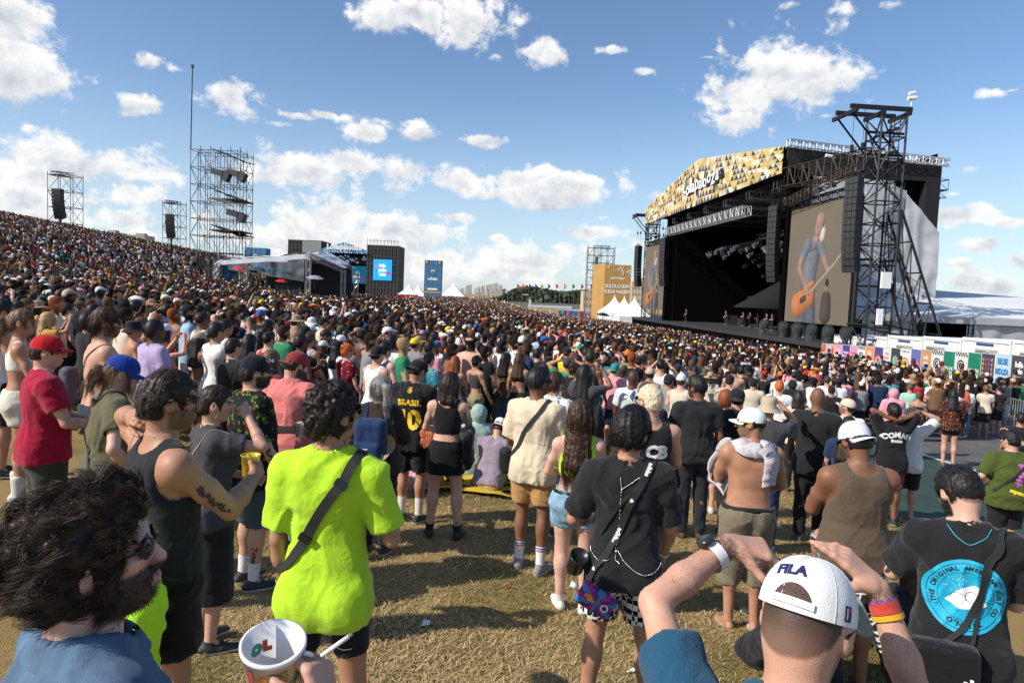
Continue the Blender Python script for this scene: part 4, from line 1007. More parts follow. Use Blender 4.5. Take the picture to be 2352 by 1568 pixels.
 # ================================================================ carried things, prints and straps
def bvh_of(B,which=('top','body','bot')):
 VV=[];FF=[];n=0
 for w in which:
  if w in B:
   V,Q=B[w][:2];VV.append(V);FF+=(Q+n).tolist();n+=len(V)
 return BVHTree.FromPolygons([tuple(v)for v in np.concatenate(VV)],FF)
def crom(P,n):
 P=[np.array(q,float)for q in P];P=[2*P[0]-P[1]]+P+[2*P[-1]-P[-2]];out=[]
 m=len(P)-3
 for i in range(n+1):
  t=i/n*m;k=min(int(t),m-1);t-=k;a,b,c,d=P[k:k+4]
  out.append(.5*((2*b)+(-a+c)*t+(2*a-5*b+4*c-d)*t*t+(-a+3*b-3*c+d)*t**3))
 return out
def strap(B,name,path,width,m,col=(.02,.02,.02),n=40,off=.005,label=None,th=.002,top=False,cat='strap',group=None,snap=True):
 """a flat strap lying on the clothes along the given local path"""
 bv=bvh_of(B);pts=crom(path,n);P=[];Nn=[]
 for q in pts:
  if snap:
   dr=np.array((q[0],q[1],max(0,q[2]-1.36-B['J']['D'][2])*1.6 if q[2]>1.40 else 0));dr=dr/(np.linalg.norm(dr)+1e-9)
   h=bv.ray_cast(Vector(q+dr*.16),Vector(-dr),.34)
   if h[0]is None:h=bv.find_nearest(Vector(q))
   co,no=np.array(h[0]),np.array(h[1]);no=no if no@dr>0 else-no
   P.append(co+no*off);Nn.append(no)
  else:P.append(q);Nn.append(np.array((0,-1.,0)))
 P=np.array(P);Nn=np.array(Nn)
 for _ in range(2):P[1:-1]=(P[:-2]+2*P[1:-1]+P[2:])/4;Nn[1:-1]=(Nn[:-2]+Nn[1:-1]*2+Nn[2:])/4
 T=np.gradient(P,axis=0);T/=np.linalg.norm(T,axis=1,keepdims=True)+1e-9;Nn/=np.linalg.norm(Nn,axis=1,keepdims=True)+1e-9
 S=np.cross(T,Nn);S/=np.linalg.norm(S,axis=1,keepdims=True)+1e-9;V=[];F=[]
 for i in range(len(P)):
  for a,b in((-1,0),(1,0),(1,1),(-1,1)):V.append((P[i]+S[i]*a*width/2+Nn[i]*b*th)*B['s'])
 for i in range(len(P)-1):
  for k in range(4):F.append((i*4+k,i*4+(k+1)%4,(i+1)*4+(k+1)%4,(i+1)*4+k))
 me=np_mesh(name,V,F,False);o=link(name,me,[m],None,col)
 if top:o.matrix_world=B['M'];tag(o,label,cat,group)
 else:o.parent=B['root']
 return o,P,T,Nn,S
def text_mesh(body,size=1.,spacing=1.,bold=0.,align='CENTER'):
 cu=bpy.data.curves.new('lettering','FONT');cu.body=body;cu.size=size;cu.align_x=align;cu.align_y='CENTER';cu.offset=bold;cu.space_character=spacing;cu.resolution_u=3
 o=bpy.data.objects.new('lettering',cu);C.objects.link(o);dg=bpy.context.evaluated_depsgraph_get();dg.update();ev=o.evaluated_get(dg);me=bpy.data.meshes.new_from_object(ev)
 V=np.array([v.co[:]for v in me.vertices]);F=[tuple(f.vertices)for f in me.polygons]
 bpy.data.objects.remove(o);bpy.data.curves.remove(cu);bpy.data.meshes.remove(me);return V,F
def refine(V,F,mx):
 bm=bmesh.new();vs=[bm.verts.new((v[0],v[1],v[2]if len(v)>2 else 0))for v in V]
 for f in F:
  try:bm.faces.new([vs[i]for i in f])
  except ValueError:pass
 for _ in range(4):
  bmesh.ops.triangulate(bm,faces=bm.faces[:]);es=[e for e in bm.edges if e.calc_length()>mx]
  if not es:break
  bmesh.ops.subdivide_edges(bm,edges=es,cuts=1)
 bm.verts.ensure_lookup_table();bm.verts.index_update();o=([tuple(v.co)for v in bm.verts],[tuple(v.index for v in f.verts)for f in bm.faces]);bm.free();return o
def print_on(B,name,items,c,n,up,m,dst='top',off=.005,depth=.3):
 """items: list of (V2d,F,mi) laid on a plane at local point c, looking along -n, pushed onto the garment"""
 bv=bvh_of(B,(dst,))if isinstance(dst,str)else bvh_of(B,dst);n=np.array(n,float);n/=np.linalg.norm(n);up=np.array(up,float);up-=n*(up@n);up/=np.linalg.norm(up);rt=np.cross(up,n)
 VV=[];FF=[];MI=[];k=0
 for V,F,mi in items:
  V,F=refine(V,F,.014);out=[]
  for v in V:
   q=np.array(c)+rt*v[0]+up*v[1];h=bv.ray_cast(Vector(q+n*depth),Vector(-n),depth*2.2);p=(np.array(h[0])+n*(off+(v[2]if len(v)>2 else 0)))if h[0]is not None else q
   out.append(p*B['s'])
  VV.append(np.array(out));FF+=[tuple(i+k for i in f)for f in F];MI+=[mi]*len(F);k+=len(V)
 me=np_mesh(name,np.concatenate(VV),FF,False,MI);return link(name,me,m if isinstance(m,list)else[m],B['root'])
def disc(r,n=40,rings=6,sx=1,sy=1,c=(0,0)):
 V=[(c[0],c[1])];F=[]
 for j in range(1,rings+1):
  for k in range(n):a=2*math.pi*k/n;V.append((c[0]+r*sx*j/rings*math.cos(a),c[1]+r*sy*j/rings*math.sin(a)))
 for k in range(n):F.append((0,1+k,1+(k+1)%n))
 for j in range(rings-1):
  for k in range(n):F.append((1+j*n+k,1+(j+1)*n+k,1+(j+1)*n+(k+1)%n,1+j*n+(k+1)%n))
 return V,F
def ringf(r0,r1,n=48,a0=0,a1=2*math.pi,c=(0,0)):
 V=[];F=[]
 for k in range(n+1):
  a=a0+(a1-a0)*k/n;V+=[(c[0]+r0*math.cos(a),c[1]+r0*math.sin(a)),(c[0]+r1*math.cos(a),c[1]+r1*math.sin(a))]
 for k in range(n):F.append((2*k,2*k+1,2*k+3,2*k+2))
 return V,F
def poly_blob(pts,c=(0,0),s=1):
 P=[(c[0]+x*s,c[1]+y*s)for x,y in pts];m=(sum(p[0]for p in P)/len(P),sum(p[1]for p in P)/len(P));return[m]+P,[(0,1+i,1+(i+1)%len(P))for i in range(len(P))]
def arc_text(txt,r,a0,a1,size,bold=.002,inward=False):
 items=[];n=len(txt)
 for i,ch in enumerate(txt):
  if ch==' ':continue
  a=a0+(a1-a0)*(i+.5)/n;V,F=text_mesh(ch,size,1,bold)
  if len(V)==0:continue
  rot=a-math.pi/2 if not inward else a+math.pi/2;ca,sa=math.cos(rot),math.sin(rot)
  V=[(v[0]*ca-v[1]*sa+r*math.cos(a),v[0]*sa+v[1]*ca+r*math.sin(a),.0008)for v in V];items.append((V,F,1))
 return items
def world_obj(B,o,label,cat,group=None):
 o.matrix_world=B['M'];tag(o,label,cat,group);return o
def sdf_obj(name,prims,h,m,B,col,label,cat,relaxn=1,fold=0,planes=(),group=None,parent=None):
 lo=np.min([q[0][1]for q in prims],0);hi=np.max([q[0][2]for q in prims],0);F=Field(lo,hi,h)
 for q,k in prims:F.add(q,k)
 for a,b in planes:F.plane(a,b)
 V,Q=F.mesh();V,Q,_=compact(V,Q);V=relax(V,Q,relaxn,.4)
 if fold:V=folds(V,normals(V,Q),5,fold)
 o=link(name,np_mesh(name,V*B['s'],Q),[m],parent,col)
 if parent is None:world_obj(B,o,label,cat,group)
 return o,V,Q
def rbox(c,half,r,M=None):
 c=A3(c);half=A3(half)-r;Mi=None if M is None else A3(M).T
 def f(x,y,z):
  p,q,s=x-c[0],y-c[1],z-c[2]
  if Mi is not None:p,q,s=(Mi[0,0]*p+Mi[0,1]*q+Mi[0,2]*s,Mi[1,0]*p+Mi[1,1]*q+Mi[1,2]*s,Mi[2,0]*p+Mi[2,1]*q+Mi[2,2]*s)
  a,b,d=np.abs(p)-half[0],np.abs(q)-half[1],np.abs(s)-half[2]
  return np.sqrt(np.maximum(a,0)**2+np.maximum(b,0)**2+np.maximum(d,0)**2)+np.minimum(np.maximum(a,np.maximum(b,d)),0)-r
 R_=float(np.linalg.norm(half+r))if M is not None else None
 return f,(c-R_ if R_ else c-half-r),(c+R_ if R_ else c+half+r)
def cup(name,loc,col,label,r=.042,h=.12,fill=None,tilt=(0,0),alpha=.55,wrap=None,group=None,cat='cup'):
 e=empty(name,loc,0,label=label,cat=cat,group=group);e.rotation_euler=(tilt[0],tilt[1],0);b=MB();n=28
 prof=[(r*.72,0),(r*.74,.002),(r,h),(r*1.05,h),(r*1.05,h-.004),(r*.97,h-.006),(r*.70,.004),(0,.004)]
 b.lathe([(0,0)]+prof,n=n);o=b.build('wall',[mat('cup_%02d%02d%02d'%tuple(int(v*30)for v in col),col,rough=.2,alpha=alpha,spec=.5)],e,True)
 if fill:
  f=MB();f.lathe([(0,.006),(r*.69,.006),(r*.9,h*.72),(0,h*.72)],n=n);f.build('drink',[mat('drink_%02d%02d'%(int(fill[0]*30),int(fill[1]*30)),fill,rough=.1,alpha=.85)],e,True)
 return e
def hand_point(B,n,fwd=.09,out=.035):
 W,d,pn,lat,kn=B['J']['hand'+n];q=(W+d*fwd+pn*out)*B['s'];return B['M']@Vector(q),B['M'].to_3x3().normalized()@Vector(d),B['M'].to_3x3().normalized()@Vector(pn)
def phone(B,n,label,up=True,group=None):
 """a black smartphone held upright between thumb and fingers"""
 P,d,pn=hand_point(B,n,.095,.028);e=empty('smartphone',P,0,label=label,cat='phone',group=group)
 z=Vector((0,0,1))if up else d;y=pn;x=z.cross(y).normalized()if z.cross(y).length>.1 else Vector((1,0,0));y=z.cross(x)*-1;M=Matrix((x,y,z)).transposed()
 e.rotation_euler=M.to_euler();b=MB();b.box((0,0,.03),(.074,.008,.152));b.build('case',[mat('phone_case',(.01,.01,.012),rough=.3)],e)
 s=MB();s.box((0,-.0045,.03),(.068,.0014,.144));s.build('screen',[mat('phone_glass',(.03,.035,.045),rough=.08)],e);return e
def wristband(B,n,col,t=.12,w=.018,parent=True):
 J=B['J'];E,W=J['E'+n],J['W'+n];c=E*t+W*(1-t);u=(W-E)/np.linalg.norm(W-E);b=MB();r=(.0255+.0145*t*1.6)*(.75+.25*B['p']['g'])*(.9 if B['p']['sex']=='f' else 1)+.003
 b.tube([tuple((c-u*w/2)*B['s']),tuple((c+u*w/2)*B['s'])],r*B['s'],16,0,False);o=b.build('wristband',[cloth('band_cloth',wr=0)],B['root'],True,col);return o
 # ================================================================ the people nearest the camera
BLK=(.016,.016,.018);WHT=(.74,.73,.70)
white_ink=mat('white_ink',(.8,.8,.78),rough=.7);black_ink=mat('black_ink',(.012,.012,.014),rough=.6);yellow_ink=mat('yellow_ink',(.85,.55,.02),rough=.6)
webbing=mat('webbing',(.014,.014,.016),rough=.75,bump=.8,bscale=500,use='obj');plastic=mat('plastic_black',(.012,.012,.013),rough=.35)
NEAR='people standing on the grass in front'
# --- man with wind-blown dark hair, lower left corner
A=hero('a',216,1122,1.22,47,'bearded man in a denim shirt with wind-blown dark hair and sunglasses, lower left corner',gz=0.02,skin='pale',hair='messy',hc=(.034,.020,.013),hth=.027,hline=.072,head=(22,-8,4),top='long',collar=1,tc=(.09,.155,.25),tm=mat('denim_shirt',use='obj',rough=.9,bump=.8,bscale=600,wr=1.5,var=.25,vscale=12),bot='pants',bc=(.03,.03,.035),beard=.95,glass=1,arms=('down','down'),g=1.05,strands=(12000,.066,.0007,.6,dict(lift=.30,grav=.06,flow=(-.1,-.9,.30),nseg=9)),lod=0)
beard_hair(A,5000,.010,HC['dark'],.0004)
# --- man in the lime T-shirt
N_=hero('neon',768,874,2.8,2,'man in a neon lime T-shirt with curly dark hair and a black strap',skin='tan',hair='curly',hc='dark',hth=.018,head=(38,-4,0),top='tee',fit=.2,sleeve=.82,hem=.80,tc=(.45,.72,.03),bot='bike',bc=(.010,.011,.014),bhem=.66,glass=1,gbig=1,arms=(((.205,.07,.88),(.3,-1,0)),((.20,.25,1.13),(.4,-.9,-.5))),arm=.92,g=.86,strands=(7000,.020,.0008,1.5,dict(lift=.6,grav=.2,nseg=8)),lod=0,foldy=1.0,hw=(1.6,1.9),hands={'L':dict(curl=(22,30,38,45),palm=(.6,.6,0)),'R':dict(curl=(52,55,58,60))},stance=.13)
o_,Ps,Ts,Ns,Ss=strap(N_,'strap',[(.10,.10,1.38),(.115,.02,1.46),(.085,-.07,1.42),(.02,-.13,1.30),(-.06,-.135,1.19),(-.15,-.11,1.06),(-.20,-.02,1.0),(-.15,.10,.98)],.040,webbing,n=60,off=.008)
for i_ in(20,36):b=MB();b.box((Ps[i_]+Ns[i_]*.006)*N_['s'],(.030,.052,.014),0,mat=Matrix((Ts[i_],Ss[i_],Ns[i_])).transposed());b.build('buckle',[plastic],N_['root'])
print_on(N_,'shorts_reflector',[([(x,.0015+.006*abs(x/.035))for x in np.linspace(-.035,.035,9)]+[(x,-.0015+.006*abs(x/.035))for x in np.linspace(-.035,.035,9)],[(i,i+1,i+10,i+9)for i in range(8)],0)],(-.10,-.05,.72),(0,-1,0),(0,0,1),white_ink,dst='bot')
print_on(N_,'shorts_reflector',[([(x,.0015+.006*abs(x/.035))for x in np.linspace(-.035,.035,9)]+[(x,-.0015+.006*abs(x/.035))for x in np.linspace(-.035,.035,9)],[(i,i+1,i+10,i+9)for i in range(8)],0)],(.09,-.05,.70),(0,-1,0),(0,0,1),white_ink,dst='bot')
wristband(N_,'L',(.55,.05,.06));wristband(N_,'L',(.1,.5,.35),.20,.008);wristband(N_,'L',(.8,.75,.7),.16,.006)
P_,d_,n_=hand_point(N_,'R',.07,.045);cup('cup',P_-Vector((0,0,.05)),(.85,.72,.02),'yellow ribbed plastic cup of orange drink held by the man in the lime T-shirt',fill=(.8,.30,.01),r=.040,h=.13)
# --- man in black tank, tattooed arm, yellow cup
B_=hero('tank',392,858,2.86,44,'man in a black tank top with a tattooed arm, lifting a yellow cup',skin='tan',hair='short',hc='dark',hth=.014,head=(16,2,0),top='tank',tc=(.020,.021,.024),bot='shorts',bc=(.010,.010,.012),bhem=.62,beard=.65,glass=1,arms=(((.20,-.06,1.55),(1,.2,-.2)),((.04,.36,1.27),(.9,-.2,-1))),g=1.03,arm=1.12,strands=(3600,.030,.0008,.4,dict(lift=.35,grav=.1,flow=(0,.7,.2))),lod=0,ahole=.02,hands={'R':dict(curl=(38,40,42,45),palm=(-.9,.1,.1),thumb=(0,0,1)),'L':dict(curl=(30,35,40,45))})
wristband(B_,'L',(.03,.18,.62),.10,.030)
P_,d_,n_=hand_point(B_,'R',.075,.042);cup('cup',P_-Vector((0,0,.075)),(.85,.72,.02),'yellow plastic cup of orange drink held up by the man in the black tank',fill=(.9,.30,.01),r=.043,h=.15)
def tattoo(B,n,t0,t1,seed,side,name='tattoo',w=.024,seg=('S','E'),wt=5):
 J=B['J'];a,b_=J[seg[0]+n],J[seg[1]+n];u=(b_-a)/np.linalg.norm(b_-a);side=np.array(side,float);side-=u*(side@u);side/=np.linalg.norm(side);c=a+(b_-a)*(t0+t1)/2;L_=np.linalg.norm(b_-a)*(t1-t0);rs=np.random.RandomState(seed);items=[]
 for i in range(wt*4):
  y=rs.uniform(-.5,.5)*L_;x=rs.uniform(-1,1)*w*.6;k=rs.randint(4,8);r=rs.uniform(.006,.014);ph=rs.uniform(0,6)
  pts=[(math.cos(ph+2*math.pi*j/(2*k))*r*(1 if j%2 else .45),math.sin(ph+2*math.pi*j/(2*k))*r*(1.3 if j%2 else .6))for j in range(2*k)];V,F=poly_blob(pts,(x,y));items.append((V,F,0))
 print_on(B,name,items,c,side,-u,mat('tattoo_ink',(.045,.04,.045),rough=.55),dst='body',off=.0016,depth=.12)
tattoo(B_,'R',.35,.98,3,(.9,-.5,0),wt=8)
strap(B_,'strap',[(-.10,.10,1.40),(-.10,-.01,1.46),(-.03,-.12,1.30),(.08,-.13,1.15),(.17,-.08,1.0),(.19,.0,.95)],.012,webbing,off=.004)
o,V_,Q_=sdf_obj('drawstring_bag',[(rbox((.20,-.16,.86),(.13,.055,.20),.05,np.array(Matrix.Rotation(R(12),3,'Y'))),.02),(cap((.10,-.15,1.03),(.30,-.17,1.03),.03),.04)],.012,cloth('nylon',rough=.45,wr=4),B_,(.42,.80,.03),'neon lime drawstring bag with black cords hanging behind the man in the black tank top','bag',2,.03)
# --- woman with the hoop earring
D_=hero('hoop',497,888,4.15,52,'woman in a ribbed charcoal top with gold hoop earrings, one hand held to her brow',sex='f',skin='light',hair='bun',hc='dark',pz=-.03,head=(20,6,0),top='tee',tc=(.065,.065,.072),tm=pattern('rib_knit',(.06,.06,.066),[(.10,.10,.11)],60,.45,'vstripes'),bot='skirt',bc=BLK,shem=.35,flare=1.0,earring=1,arms=('belly',((.10,.20,1.56),(.9,.1,-1))),g=1.0,strands=(1500,.05,.0009,.2,dict(lift=.15,grav=.2)),lod=1)
strap(D_,'strap',[(.12,.06,1.38),(.10,-.02,1.44),(.03,-.12,1.30),(-.08,-.12,1.12)],.010,mat('strap_mauve',(.35,.22,.22)),off=.004)
# --- blue cap woman
E_=hero('bluecap',283,821,4.6,48,'woman in an olive T-shirt and blue cap with a long brown ponytail, hand on hip',sex='f',skin='pale',hair='pony',hc='lbrown',hlen=.26,pz=-.02,hat='cap',hatc=(.012,.045,.28),head=(14,22,0),top='tee',tc=(.115,.105,.058),bot='jeans',bc=(.05,.06,.08),arms=('phone','hip'),g=1.22,arm=1.1,strands=(1800,.10,.0010,.3,dict(lift=.1,grav=1.0)),lod=1)
strap(E_,'camera_strap',[(.06,.06,1.47),(.075,-.02,1.485),(0,-.10,1.44),(-.06,-.12,1.36),(-.02,-.14,1.2),(.10,-.13,1.02),(.16,-.06,.92)],.020,webbing,off=.006)
wristband(E_,'R',(.75,.74,.72),.1,.02)
# --- red cap boy
F_=hero('redcap',112,773,5.0,46,hw=(1.5,2.0),label='boy in a crimson T-shirt, red baseball cap and dark-framed glasses',skin='light',hair='short',hc='dark',hat='cap',hatc=(.50,.012,.02),head=(24,4,0),top='tee',tc=(.33,.008,.035),bot='shorts',bc=(.045,.05,.032),bhem=.45,glass=1,lens=('clear_lens',(.35,.28,.25)),arms=('belly','belly'),g=1.10,lod=1)
print_on(F_,'shirt_print',[(*text_mesh('w',.03,1,.002),0)],(.0,-.2,1.43),(0,-1,.25),(0,0,1),mat('red_ink',(.16,.01,.02)))
# --- shirtless man with hair tied back
G_=hero('longhair',245,708,6.0,48,hw=(1.5,2.0),label='shirtless man with long brown hair tied back and a black bag strap',skin='light',hair='bun',hc='brown',pz=.02,head=(16,4,0),top='none',bot='jeans',bc=(.03,.04,.07),beard=.7,glass=1,arms=('relax','relax'),g=1.12,arm=1.05,strands=(1800,.09,.0010,.5,dict(lift=.25,grav=.8)),lod=1)
strap(G_,'strap',[(.11,.10,1.36),(.13,-.01,1.44),(.05,-.12,1.36),(-.04,-.13,1.24),(-.13,-.11,1.1)],.016,webbing,off=.004)
sdf_obj('sling_bag',[(rbox((-.17,-.20,1.12),(.10,.06,.15),.04,np.array(Matrix.Rotation(R(-8),3,'Y'))),.02)],.012,cloth('nylon'),G_,(.075,.07,.085),'grey sling bag worn on the back of the shirtless long-haired man','bag',2,.012)
# --- ponytail woman at the left edge
H_=hero('backless',52,712,6.4,52,hw=(1.5,2.0),label='woman in a backless white top with a light brown ponytail at the left edge',sex='f',skin='tan',hair='pony',hc='lbrown',pz=.03,hlen=.2,head=(20,4,0),top='bra',tc=(.7,.68,.6),bot='mini',bc=(.62,.58,.48),boot=.18,shoe=(.55,.54,.5),sole=(.3,.28,.25),arms=('belly','belly'),glass=0,strands=(900,.07,.0009,.5,dict(lift=.2,grav=.9)),lod=2)
hero('leftedge',8,690,6.4,50,'person with short black hair and a striped dark skirt cut off by the left edge',skin='tan',hair='short',hc='black',top='tank',tc=(.6,.6,.6),bot='shorts',bc=BLK,arms=('relax','belly'),lod=2)
# --- hawaiian shirt man with flat-brim cap
I_=hero('hawaii',590,822,5.2,48,'bearded man in a black shirt printed with green leaves and red flowers, black flat-brim cap',skin='light',hair='short',hc='dark',hat='snap',hatc=(.012,.014,.022),billc=(.02,.022,.03),head=(16,2,0),top='over',collar=1,tm=pattern('leaf_shirt',(.012,.014,.014),[(.05,.13,.02),(.20,.02,.015),(.12,.20,.03)],11,.40),bot='shorts',bc=(.055,.075,.085),bhem=.50,beard=.95,glass=1,gc=(.10,.03,.01),lens=('amber_lens',(.05,.015,.01)),socks=WHT,sock_top=.15,arms=(((.10,.34,1.15),(.5,-.2,-1)),((.23,.12,.90),(.4,-1,0))),g=1.16,lod=1,strands=(500,.03,.001,.3))
print_on(I_,'cap_lettering',[(*text_mesh('VANS',.030,1,.0022),0)],tuple(hpt(I_['J'],(.02,.09,.085))),tuple(I_['J']['HROT']@np.array((.75,.6,.2))),(0,0,1),white_ink,dst=('body',),off=.022,depth=.2)
tattoo(I_,'R',.05,.9,5,(.9,-.4,0),'forearm_tattoo',seg=('E','W'),wt=7);tattoo(I_,'R',.35,.75,8,(.8,-.6,0),'calf_tattoo',.03,('K','A'),6)
P_,d_,n_=hand_point(I_,'L',.07,.04);cup('cup',P_-Vector((0,0,.05)),(.8,.8,.8),'clear plastic cup held by the man in the leaf-print shirt',alpha=.35,fill=(.5,.12,.1),r=.04,h=.12)
# --- salmon T-shirt
S_=hero('salmon',683,812,6.2,18,'bearded man in a salmon pink T-shirt and brick red cap worn backwards',skin='light',hair='short',hc='dark',hat='cap',back=1,hatc=(.26,.035,.035),head=(30,22,0),top='tee',tc=(.62,.185,.17),bot='jeans',bc=(.12,.19,.28),beard=.95,arms=('phone','phone'),g=1.22,arm=1.05,lod=1)
P_,d_,n_=hand_point(S_,'L',.07,.04);cup('cup',P_-Vector((.0,0,.05)),(.8,.8,.78),'clear cup of dark beer held by the man in the salmon T-shirt',alpha=.35,fill=(.25,.06,.02),r=.042,h=.13)
# --- grey ponytail, navy backpack
K_=hero('grey',872,867,6.2,8,'woman with a long silver ponytail, tortoiseshell sunglasses and a sheer black top',sex='f',skin='light',hair='pony',hc='grey',pz=.05,hlen=.32,hth=.016,head=(-48,0,0),top='long',tc=(.035,.026,.022),bot='pants',bc=BLK,glass=1,gc=(.30,.08,.02),lens=('amber_lens',(.05,.015,.01)),arms=('belly','belly'),g=1.18,strands=(2200,.10,.0011,.9,dict(lift=.2,grav=.9)),lod=1)
bp,_,_=sdf_obj('backpack',[(rbox((0,-.24,1.16),(.155,.085,.23),.07),.03),(rbox((0,-.33,1.06),(.125,.03,.11),.03),.02),(rbox((0,-.25,.86),(.13,.08,.10),.05),.04)],.011,cloth('nylon_navy',rough=.7,wr=1.5),K_,(.014,.035,.105),'navy blue backpack worn by the silver-haired woman, a beige cap hanging from it','backpack',2,.012)
for sx in(1,-1):
 o=strap(K_,'shoulder_strap',[(sx*.10,.11,1.25),(sx*.10,.08,1.40),(sx*.10,-.02,1.455),(sx*.09,-.12,1.38),(sx*.10,-.17,1.30)],.045,cloth('nylon_navy'),(.012,.02,.05),off=.010)[0];o.parent=bp;o.matrix_parent_inverse=Matrix.Identity(4);o.matrix_basis=Matrix.Identity(4)
b=MB();b.add([(v[0]*K_['s'],v[1]*K_['s']-.378*K_['s'],v[2]*K_['s'])for v in[(-.04,0,1.10),(.04,0,1.10),(.04,0,1.13),(-.04,0,1.13)]],[(0,1,2,3)]);tv,tf=text_mesh('JANSPORT',.022,1,.001);b=MB();b.add([(v[0]*K_['s'],-.365*K_['s'],(1.12+v[1])*K_['s'])for v in tv],tf);b.build('patch_lettering',[white_ink],bp)
cp=MB();
def loose_cap(B,c,M,col,label,name='cap'):
 V=[];F=[];n=22;c=np.array(c)
 for i in range(7):
  a=i/6*math.pi/2
  for k in range(n):t=2*math.pi*k/n;V.append((.085*math.cos(a)**.85*math.cos(t),.10*math.cos(a)**.85*math.sin(t),.10*math.sin(a)))
 for i in range(6):
  for k in range(n):F.append((i*n+k,i*n+(k+1)%n,(i+1)*n+(k+1)%n,(i+1)*n+k))
 m0=len(V)
 for j in range(4):
  for i in range(9):u=-1+i/4;V.append((u*.072,.09*math.sqrt(1-(u*.8)**2)+.065*j/3*(1-abs(u)**2.5*.8),-.004-.02*u*u))
 for j in range(3):
  for i in range(8):a=m0+j*9+i;F.append((a,a+1,a+10,a+9))
 V=(np.array(V)@np.array(M).T+c)*B['s'];o=link(name,np_mesh(name,V,F),[cloth('cap_cloth')],None,col);return world_obj(B,o,label,'cap')
loose_cap(K_,(.17,-.30,1.16),Matrix.Rotation(R(-100),3,'X')@Matrix.Rotation(R(20),3,'Z'),(.42,.33,.22),'beige cap clipped to the side of the navy backpack')
# --- black jersey number 10
L_=hero('ten',963,829,7.2,14,'man in a black football jersey with yellow number 10 and a black cap worn backwards',skin='tan',hair='short',hc='dark',hat='cap',back=1,hatc=(.015,.015,.017),head=(30,24,0),top='over',tc=(.014,.014,.016),bot='shorts',bc=(.012,.012,.014),bhem=.56,socks=(.66,.62,.54),sock_top=.20,shoe=(.02,.02,.022),arms=('phone','phone'),g=1.06,lod=1)
print_on(L_,'jersey_name',[(*text_mesh('BRASIL',.080,1.05,.004),0)],(0,-.1,1.30),(0,-1,.12),(0,0,1),yellow_ink)
print_on(L_,'jersey_number',[([(x*1.0,y-.185)for x,y,z in text_mesh('10',.27,.9,.012)[0]],text_mesh('10',.27,.9,.012)[1],0),([(x,y+.125)for x,y in ringf(.018,.024,24)[0]],ringf(.018,.024,24)[1],0),([(x,y+.125)for x,y in disc(.011,20,2)[0]],disc(.011,20,2)[1],0),*[([(x*.7+(-.018+.009*i),y+.158)for x,y in disc(.005,8,1)[0]],disc(.005,8,1)[1],0)for i in range(5)]],(0,-.1,1.30),(0,-1,.12),(0,0,1),yellow_ink)
strap(L_,'strap',[(-.10,.08,1.42),(-.11,-.01,1.47),(-.03,-.14,1.30),(.08,-.16,1.14),(.18,-.10,1.0)],.012,webbing,off=.006)
sdf_obj('crossbody_bag',[(rbox((.22,-.10,.94),(.11,.05,.10),.05),.03)],.012,pattern('patchwork',(.5,.1,.03),[(.02,.08,.35),(.55,.35,.03),(.02,.02,.03)],30,.5),L_,(1,1,1),'small multicoloured patchwork bag at the hip of the man in the number 10 jersey','bag',2,.02)
# --- woman in black crop top and skirt
M_=hero('skirt',1036,858,6.8,2,'woman with a black bob in a black crop top and black mini skirt',sex='f',skin='pale',hair='bob',hc='dark',hth=.02,hlen=.17,head=(28,12,0),top='crop',scoop=.05,bscoop=1.0,hem=1.12,tc=(.014,.014,.015),bot='skirt',bc=(.012,.012,.013),shem=.70,flare=1.04,waist=1.07,shoe=(.035,.025,.02),sole=(.03,.022,.018),socks=(.02,.02,.02),sock_top=.07,arms=('belly','belly'),g=1.06,leg=1.08,lod=1,strands=(1600,.06,.0010,.25,dict(lift=.1,grav=1.0)),feet=(.0,-.02),stance=.15)
tattoo(M_,'R',.45,.85,11,(.8,-.6,0),wt=4);tattoo(M_,'R',.75,.95,12,(.3,-1,0),'calf_tattoo',.02,('K','A'),2);tattoo(M_,'L',.4,.8,14,(-.9,-.3,0),wt=2)
tb,_,_=sdf_obj('tote_bag',[(rbox((.235,-.02,.98),(.045,.15,.20),.035,np.array(Matrix.Rotation(R(6),3,'X'))),.02)],.011,cloth('nylon'),M_,(.014,.014,.015),'black tote bag with a white logo carried by the woman in the mini skirt','bag',2,.025)
for oy in(-.05,.04):
 o=strap(M_,'tote_handle',[(.21,oy,1.14),(.20,oy,1.28),(.17,oy*.5-.01,1.435),(.15,oy,1.40)],.022,webbing,off=.004,snap=False)[0];o.parent=tb
b=MB()
for r0,r1,a0,a1 in((.085,.10,.4,2.9),(.05,.062,.2,2.6)):
 V,F=ringf(r0,r1,24,a0,a1);b.add([(.287*M_['s'],(-.02+x)*M_['s'],(.94+y)*M_['s'])for x,y in V],F)
b.build('tote_logo',[white_ink],tb)
# --- cream T-shirt
C_=hero('cream',1240,848,6.1,22,'man in an oversized cream T-shirt and tan shorts with a black printed strap',skin='brown',hair='fade',hc='black',head=(26,0,0),top='over',sleeve=.92,hem=.80,tc=(.66,.55,.40),bot='shorts',bc=(.42,.24,.09),bhem=.60,beard=.6,glass=1,socks=(.7,.7,.7),sock_top=.17,shoe=(.22,.22,.23),sole=(.6,.6,.58),arms=(('relax'),('belly')),g=1.02,lod=1,stance=.11,feet=(.03,-.03))
strap(C_,'strap',[(.10,.08,1.42),(.11,-.02,1.475),(.05,-.12,1.38),(-.05,-.14,1.24),(-.16,-.12,1.06),(-.22,-.03,.98)],.035,webbing,off=.008)
for n in 'RL':
 for k,(c,zz)in enumerate((((.03,.05,.4),.15),((.5,.02,.04),.13))):
  A_,Kk=C_['J']['A'+n],C_['J']['K'+n];u=(Kk-A_)/np.linalg.norm(Kk-A_);q=MB();q.tube([tuple((A_+u*zz)*C_['s']),tuple((A_+u*(zz+.010))*C_['s'])],.0492*C_['s'],14,0,False);q.build('sock_stripe',[cloth('sock_knit')],C_['root'],True,c)
